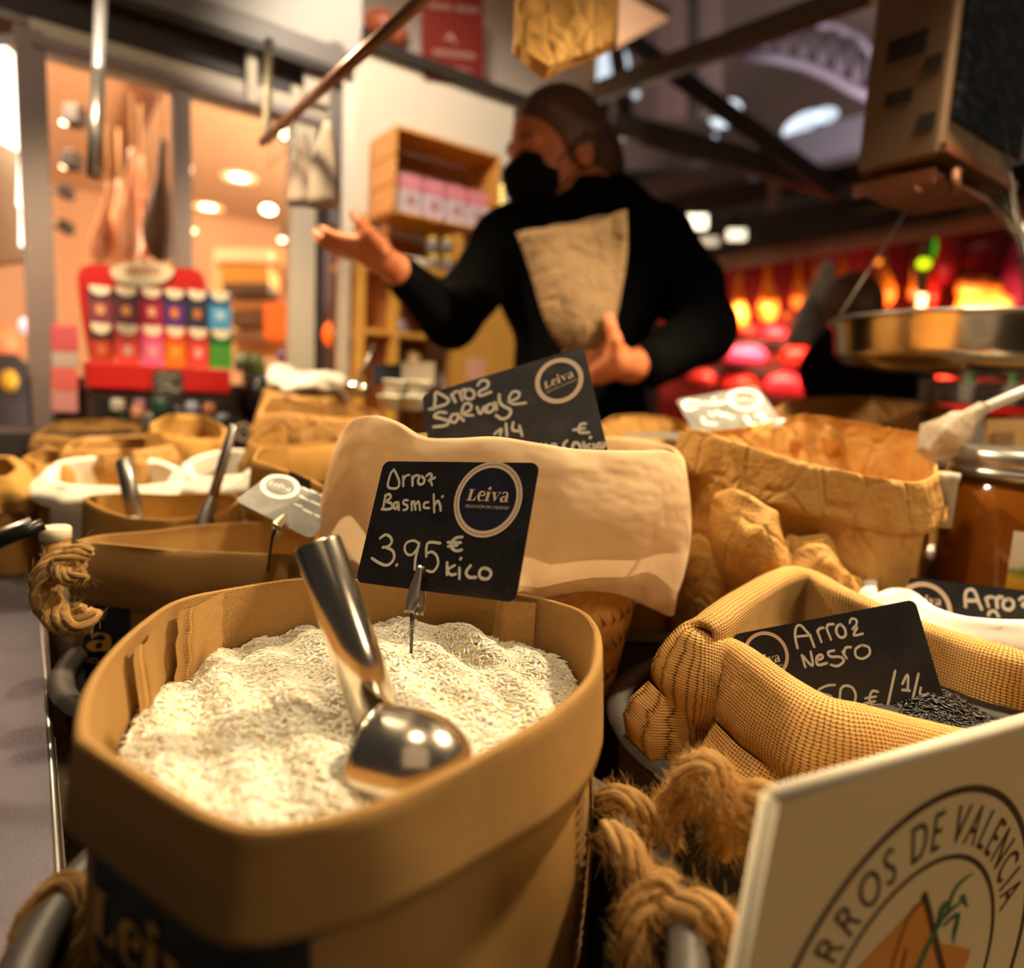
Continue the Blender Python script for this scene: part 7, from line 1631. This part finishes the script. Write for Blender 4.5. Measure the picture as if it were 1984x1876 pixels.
pole('slanting chrome rod right of the scale body', P(1915, 362, 1.15), P(2010, 500, 1.15), .0125, M_STEEL2, 'rod')
pc_ = P(1852, 668, 1.12); rp = m_of(228, pc_)
root = thing('scale_pan', 'round shallow steel and glass scale pan hanging above the dark-haired person', 'scale pan', pc_ - Z * .05)
mb = MB(); mb.lathe(pc_, [(0, -.046), (rp * .55, -.045), (rp * .85, -.036), (rp * .93, -.02), (rp * .955, .02), (rp, .030), (rp * 1.01, .034), (rp * .97, .034), (rp * .93, .018), (rp * .9, -.018), (0, -.038)], 64); mb.build('pan', M_STEEL, root, True)
mb = MB(); mb.lathe(pc_, [(rp * 1.0, .029), (rp * 1.02, .032), (rp * 1.0, .036), (rp * .98, .032), (rp * 1.0, .029)], 64); mb.build('rolled_rim', M_STEEL2, root, True)
mb = MB()
for a_ in (.4, 2.5, 4.6): mb.tube([pc_ + Vector((math.cos(a_) * rp, math.sin(a_) * rp, .03)), pc_ + Vector((0, 0, .42))], .002, 6)
mb.build('suspension_rod', M_STEEL2, root, True)

# ============================================================ butcher's stall across the aisle
D5 = 5.6
M_REDW = mat('red_back_panel', '#8E1410', .6, var=.3, vscale=4)
a, b = P(1290, 640, 6.1), P(2150, 640, 6.1)
mb = MB(); mb.quadslab(P(1280, 830, 6.1), P(2160, 850, 6.1), P(2160, 380, 6.1), P(1280, 470, 6.1), .1); tag(mb.build('wall_red', M_REDW), kind='structure')
root = thing('stall_canopy', 'dark canopy of the meat stall with brown edge rails, right background', 'canopy', P(1650, 470, 5.5))
def beamp(x0, y0, x1, y1, d0, d1, wpx, m, name, root, t=None):
    a, b = P(x0, y0, d0), P(x1, y1, d1); h_ = m_of(wpx, (a + b) / 2); mb = MB(); mb.beam(a, b, t or h_, h_, Z, .003); return mb.build(name, m, root)
M_BR = mat('brown_rail', '#6E5340', .5, .2); M_DK = mat('canopy_black', '#17110D', .7)
beamp(1385, 505, 2060, 385, 5.5, 4.3, 22, M_BR, 'lower_rail', root); beamp(1320, 490, 2060, 368, 5.52, 4.32, 34, M_DK, 'dark_panel', root, .08); beamp(1330, 470, 2060, 330, 5.55, 4.4, 50, M_DK, 'dark_panel', root, .08)
beamp(1440, 478, 1900, 352, 5.4, 4.5, 9, mat('ochre_rail', '#7A5F34', .5), 'upper_rail', root); beamp(1400, 520, 2060, 410, 5.48, 4.3, 12, mat('pale_strip', '#8A7468', .6), 'lower_strip', root)
beamp(1502, 352, 1496, 480, 5.3, 5.3, 18, mat('mauve_post', '#7A6660', .6), 'post', root)
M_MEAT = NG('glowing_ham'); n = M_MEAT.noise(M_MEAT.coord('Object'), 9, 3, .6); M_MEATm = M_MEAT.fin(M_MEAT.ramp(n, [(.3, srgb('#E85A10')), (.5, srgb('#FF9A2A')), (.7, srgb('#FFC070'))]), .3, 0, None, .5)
hams2 = [(1432, 535, 1430, 640, 46), (1487, 505, 1488, 625, 50), (1548, 508, 1545, 600, 34), (1632, 495, 1632, 566, 34), (1713, 490, 1710, 595, 56), (1768, 525, 1766, 580, 22), (1580, 512, 1578, 590, 30)]
nm = ['leftmost, partly hidden by the black sleeve', 'second from the left', 'slim one left of the pale plastic bag', 'right of the pale plastic bag', 'largest, above the scale pan', 'narrow orange one beside the green light', 'behind the pale plastic bag']
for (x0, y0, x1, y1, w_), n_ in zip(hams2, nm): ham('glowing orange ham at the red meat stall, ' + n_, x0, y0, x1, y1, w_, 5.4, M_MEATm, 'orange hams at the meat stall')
root = thing('meat_pile', 'pile of bright orange cured pieces behind the scale pan', 'meat', P(1905, 600, 5.2))
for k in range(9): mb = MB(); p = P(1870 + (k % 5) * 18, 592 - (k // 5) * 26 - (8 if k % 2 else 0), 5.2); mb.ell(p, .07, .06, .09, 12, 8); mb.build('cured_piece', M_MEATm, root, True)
M_PINKM = mat('pink_meat', '#E8344A', .35, var=.3, vscale=8); M_REDM = mat('red_meat', '#C8261C', .35, var=.35, vscale=8); M_MAG = mat('pink_pack', '#F0508A', .35, var=.2, vscale=8)
k = 0
for (x, y, w_, h_, m, nm) in ((1360, 735, 60, 30, M_REDM, 'red tray nearest the grey card'), (1440, 690, 90, 42, M_MAG, 'magenta-pink tray on the middle shelf'), (1500, 645, 60, 30, M_PINKM, 'pink tray on the top shelf'), (1440, 640, 60, 26, M_REDM, 'red tray on the top shelf left'), (1545, 692, 70, 44, M_REDM, 'coral tray on the middle shelf right'), (1430, 745, 80, 50, M_REDM, 'red tray on the lower shelf left'), (1528, 745, 90, 55, M_PINKM, 'rosy tray on the lower shelf right'), (1830, 500, 60, 110, M_PINKM, 'tall pink side of meat left of the orange pile'), (1968, 540, 44, 160, M_MAG, 'tall magenta side of meat at the right edge'), (1900, 505, 70, 60, M_REDM, 'red side of meat above the orange pile'), (1800, 560, 30, 90, M_REDM, 'narrow red meat beside the green strip'), (1815, 740, 40, 30, M_REDM, 'small red tray left of the fruit punnets')):
    p = P(x, y, 5.5); ww, hh = m_of(w_ / 2, p), m_of(h_ / 2, p); root = thing('meat_cut' if h_ > 80 else 'meat_tray', nm + ', meat stall', 'meat', p - Z * hh)
    mb = MB(); mb.ell(p, ww, .10, hh, 18, 10)
    for i, v in enumerate(mb.v): mb.v[i] = v + (v - p).normalized() * noise.noise(v * 7) * .04
    mb.build('meat', m, root, True); k += 1
    if h_ <= 80: mb = MB(); mb.boxp(p - Z * hh * .9, V * ww * 1.05, U * .12, Z * .01); mb.build('tray', mat('meat_tray', '#3A0A0C', .5), root)
for k, y in enumerate((662, 715, 775)):
    mb = MB(); mb.quadslab(P(1330, y + 8, 5.45), P(1600, y + 10, 5.45), P(1600, y + 2, 5.45), P(1330, y, 5.45), .3); tag(mb.build('stall_shelf', mat('dark_shelf', '#2A0A0A', .5), origin=P(1460, y, 5.45)), 'dark %s shelf of the red meat stall' % ['upper', 'middle', 'lower'][k], 'shelf')
def glow(label, x, y, w_, h_, d, c, e, name='stall_lamp'):
    p = P(x, y, d); mb = MB(); mb.ell(p, m_of(w_ / 2, p), .03, m_of(h_ / 2, p), 14, 10); tag(mb.build(name, mat('gl' + c, c, .5, emit=c, estr=e), None, True, origin=p), label, 'lamp')
glow('bright yellow round lamp right of the largest orange ham', 1790, 511, 26, 20, 4.8, '#D8FF10', 1.6); glow('green lit strip lamp hanging beside the yellow lamp', 1804, 482, 20, 44, 5.0, '#38C818', .8); glow('faint green lamp at the canopy edge', 1660, 472, 46, 14, 5.2, '#5A9A18', .45)
glow('orange point lamp left of the largest orange ham', 1702, 508, 12, 12, 4.9, '#FF9030', 1.5); glow('orange point lamp beside the plastic bag', 1524, 612, 10, 10, 4.9, '#FF8030', 1.5); glow('pink lamp at the right edge of the picture above the meat', 1980, 455, 18, 36, 4.9, '#FF6070', 1.4)
mb = MB(); mb.tube([P(1400, 512, 5.38), P(1600, 488, 5.38), P(1800, 462, 5.38)], .012, 8); tag(mb.build('ham_rail', M_BR, None, True, origin=P(1600, 488, 5.38)), 'thin rail the orange hams hang from at the meat stall', 'rail')
pa_ = P(1800, 440, 4.9); mb = MB(); mb.beam(pa_, Vector((pa_.x, pa_.y, 0)), .06, .06, Vector((0, 1, 0))); tag(mb.build('stall_post', mat('grey_green', '#6E7468', .5), origin=P(1795, 640, 4.9)), 'grey-green post under the yellow lamp', 'post')
# white stall lamps
for (x, y, w_, h_, e, nm) in ((1350, 430, 40, 26, 3.0, 'bright square white lamp right of the black shoulder'), (1427, 455, 36, 20, 1.6, 'oval white lamp next to the bright square one'), (1375, 468, 34, 16, .5, 'dim oval lamp below the bright square one')):
    p = P(x, y, 4.6); root = thing('stall_lamp', nm, 'lamp', p); mb = MB(); mb.boxp(p, rt * m_of(w_ / 2, p), fw * .02, up * m_of(h_ / 2, p), .02); mb.build('lit_face', mat('lf%d' % int(e * 10), '#FFFFFF', .5, emit='#FFF2D0', estr=e), root, True); mb = MB(); mb.boxp(p + up * .09 + fw * .04, rt * m_of(w_ * .3, p), fw * .03, up * .05); mb.build('housing', M_DK, root)
# ============================================================ market hall roof
M_VAULT = mat('vault_plaster', '#6E5A52', .9, var=.08, vscale=1.5); M_STEELD = mat('roof_steel_dark', '#17120F', .7); M_STEELG = mat('roof_steel_grey', '#6A6470', .6); M_HW = mat('roof_window', '#DCE8F0', .4, emit='#C6DCEC', estr=.95)
mb = MB(); K = 24
def vault(px0, px1, yf, d0): pass
pts = []
for i in range(K + 1):
    for j in range(10):
        x = 1180 + (2150 - 1180) * i / K; t = j / 9; y = 330 - 420 * t; d = 11 - 5.0 * t * t - 1.2 * abs((x - 1560) / 400) ** 1.5; pts.append(P(x, y, d))
mb.add(pts, [(i * 10 + j, (i + 1) * 10 + j, (i + 1) * 10 + j + 1, i * 10 + j + 1) for i in range(K) for j in range(9)]); tag(mb.build('ceiling_vault', M_VAULT, None, True), kind='structure')
def ov(label, x, y, w_, h_, ang, d, e=None):
    p = P(x, y, d); c, s_ = math.cos(math.radians(ang)), math.sin(math.radians(ang)); vv = [p]; 
    for k in range(24): t = k * .2618; ex = math.cos(t) * w_ / 2; ey = math.sin(t) * h_ / 2; vv.append(P(x + ex * c - ey * s_, y - ex * s_ - ey * c, d))
    bk2 = [q + fw * .05 for q in vv]
    return vv, bk2
for n_, (x, y, w_, h_, ang, d) in enumerate(((1178, 127, 88, 78, 40, 7.0), (1407, 218, 46, 66, -60, 8.0), (1556, 238, 84, 34, 28, 8.6), (1600, 222, 50, 28, 12, 8.6))):
    vv, b2__ = ov('', x, y, w_, h_, ang, d); K = 24; mb = MB(); mb.add(vv + b2__, [(0, 1 + (k + 1) % K, 1 + k) for k in range(K)] + [(25, 26 + k, 26 + (k + 1) % K) for k in range(K)] + [(1 + k, 1 + (k + 1) % K, 26 + (k + 1) % K, 26 + k) for k in range(K)])
    tag(mb.build('window_%d' % (3 + n_), M_HW), kind='structure')
for (x, y, r) in ((1232, 183, 9), (1384, 269, 9), (1205, 353, 7)): glow('small cold round lamp in the dark roof, %s' % {1232: 'highest', 1384: 'middle, in front of the beams', 1205: 'lowest, at the neck of the person'}[x], x, y, r * 1.6, r * 1.6, 6.5, '#C8D4E0', 1.0, 'roof_lamp')
def roof(name, x0, y0, x1, y1, d0, d1, wpx, m): a, b = P(x0, y0, d0), P(x1, y1, d1); h_ = m_of(wpx, (a + b) / 2); mb = MB(); mb.beam(a, b, h_ * .6, h_, Z, .004); o = mb.build(name, m); o['kind'] = 'structure'; return o
roof('beam_1', 1150, 182, 1720, -30, 2.6, 2.0, 40, mat('canopy_beam', '#4A3C28', .6)); roof('beam_2', 1195, 60, 1620, 372, 4.2, 4.0, 32, M_STEELD); roof('beam_3', 1190, 240, 1630, 362, 4.4, 4.1, 42, M_STEELD); roof('beam_4', 1190, 70, 1215, 240, 4.4, 4.4, 26, M_STEELD)
roof('beam_5', 1350, 345, 1690, 255, 9.5, 8.0, 56, M_STEELG); roof('beam_6', 1240, 375, 1450, 330, 6.5, 6.2, 40, M_STEELG); roof('beam_7', 1300, 400, 1690, 330, 6.0, 5.6, 34, mat('roof_shadow', '#2E2626', .8))
for n_, (x0, x1, c3) in enumerate(((1225, 1262, '#5A4640'), (1270, 1330, '#6A524A'), (1335, 1352, '#2A2426'), (1355, 1400, '#5E4C46'))):
    mb = MB(); mb.quadslab(P(x0, 230, 7.6), P(x1, 230, 7.6), P(x1, -60, 7.0), P(x0, -60, 7.0), .05); tag(mb.build('trim_%d' % (11 + n_), mat('rib' + c3, c3, .8)), kind='structure')
# lattice truss ring: two chords and its lacing bars
tr_ = thing('roof_truss', 'curved grey lattice truss under the market vault', 'truss', P(1550, 130, 7.5)); M_TR = mat('truss_grey', '#6A6070', .6)
up_ = [(1445, 62), (1500, 50), (1560, 44), (1620, 52), (1668, 75), (1688, 110)]; lo_ = [(1440, 108), (1500, 112), (1560, 126), (1610, 148), (1650, 172), (1690, 190)]
mb = MB(); mb.tube([P(x, y, 7.3) for x, y in up_], .045, 8); mb.build('top_chord', M_TR, tr_, True); mb = MB(); mb.tube([P(x, y, 7.3) for x, y in lo_], .06, 8); mb.build('bottom_chord', M_TR, tr_, True)
U_, L_ = catmull([P(x, y, 7.3) for x, y in up_], 15, False)[0], catmull([P(x, y, 7.3) for x, y in lo_], 15, False)[0]
for k in range(14):
    mb = MB(); mb.tube([U_[k], L_[k + 1]] if k % 2 else [L_[k], U_[k + 1]], .028, 6); mb.build('lacing_bar', M_TR, tr_, True)
tag(hang_bag('pale cream paper corner hanging at the top right edge', [(1700, -40, 0), (1802, -40, 0), (1804, 32, 0), (1690, 2, 0)], 1.6, mat('pale_paper', '#C9A890', .7), .01), None, None)
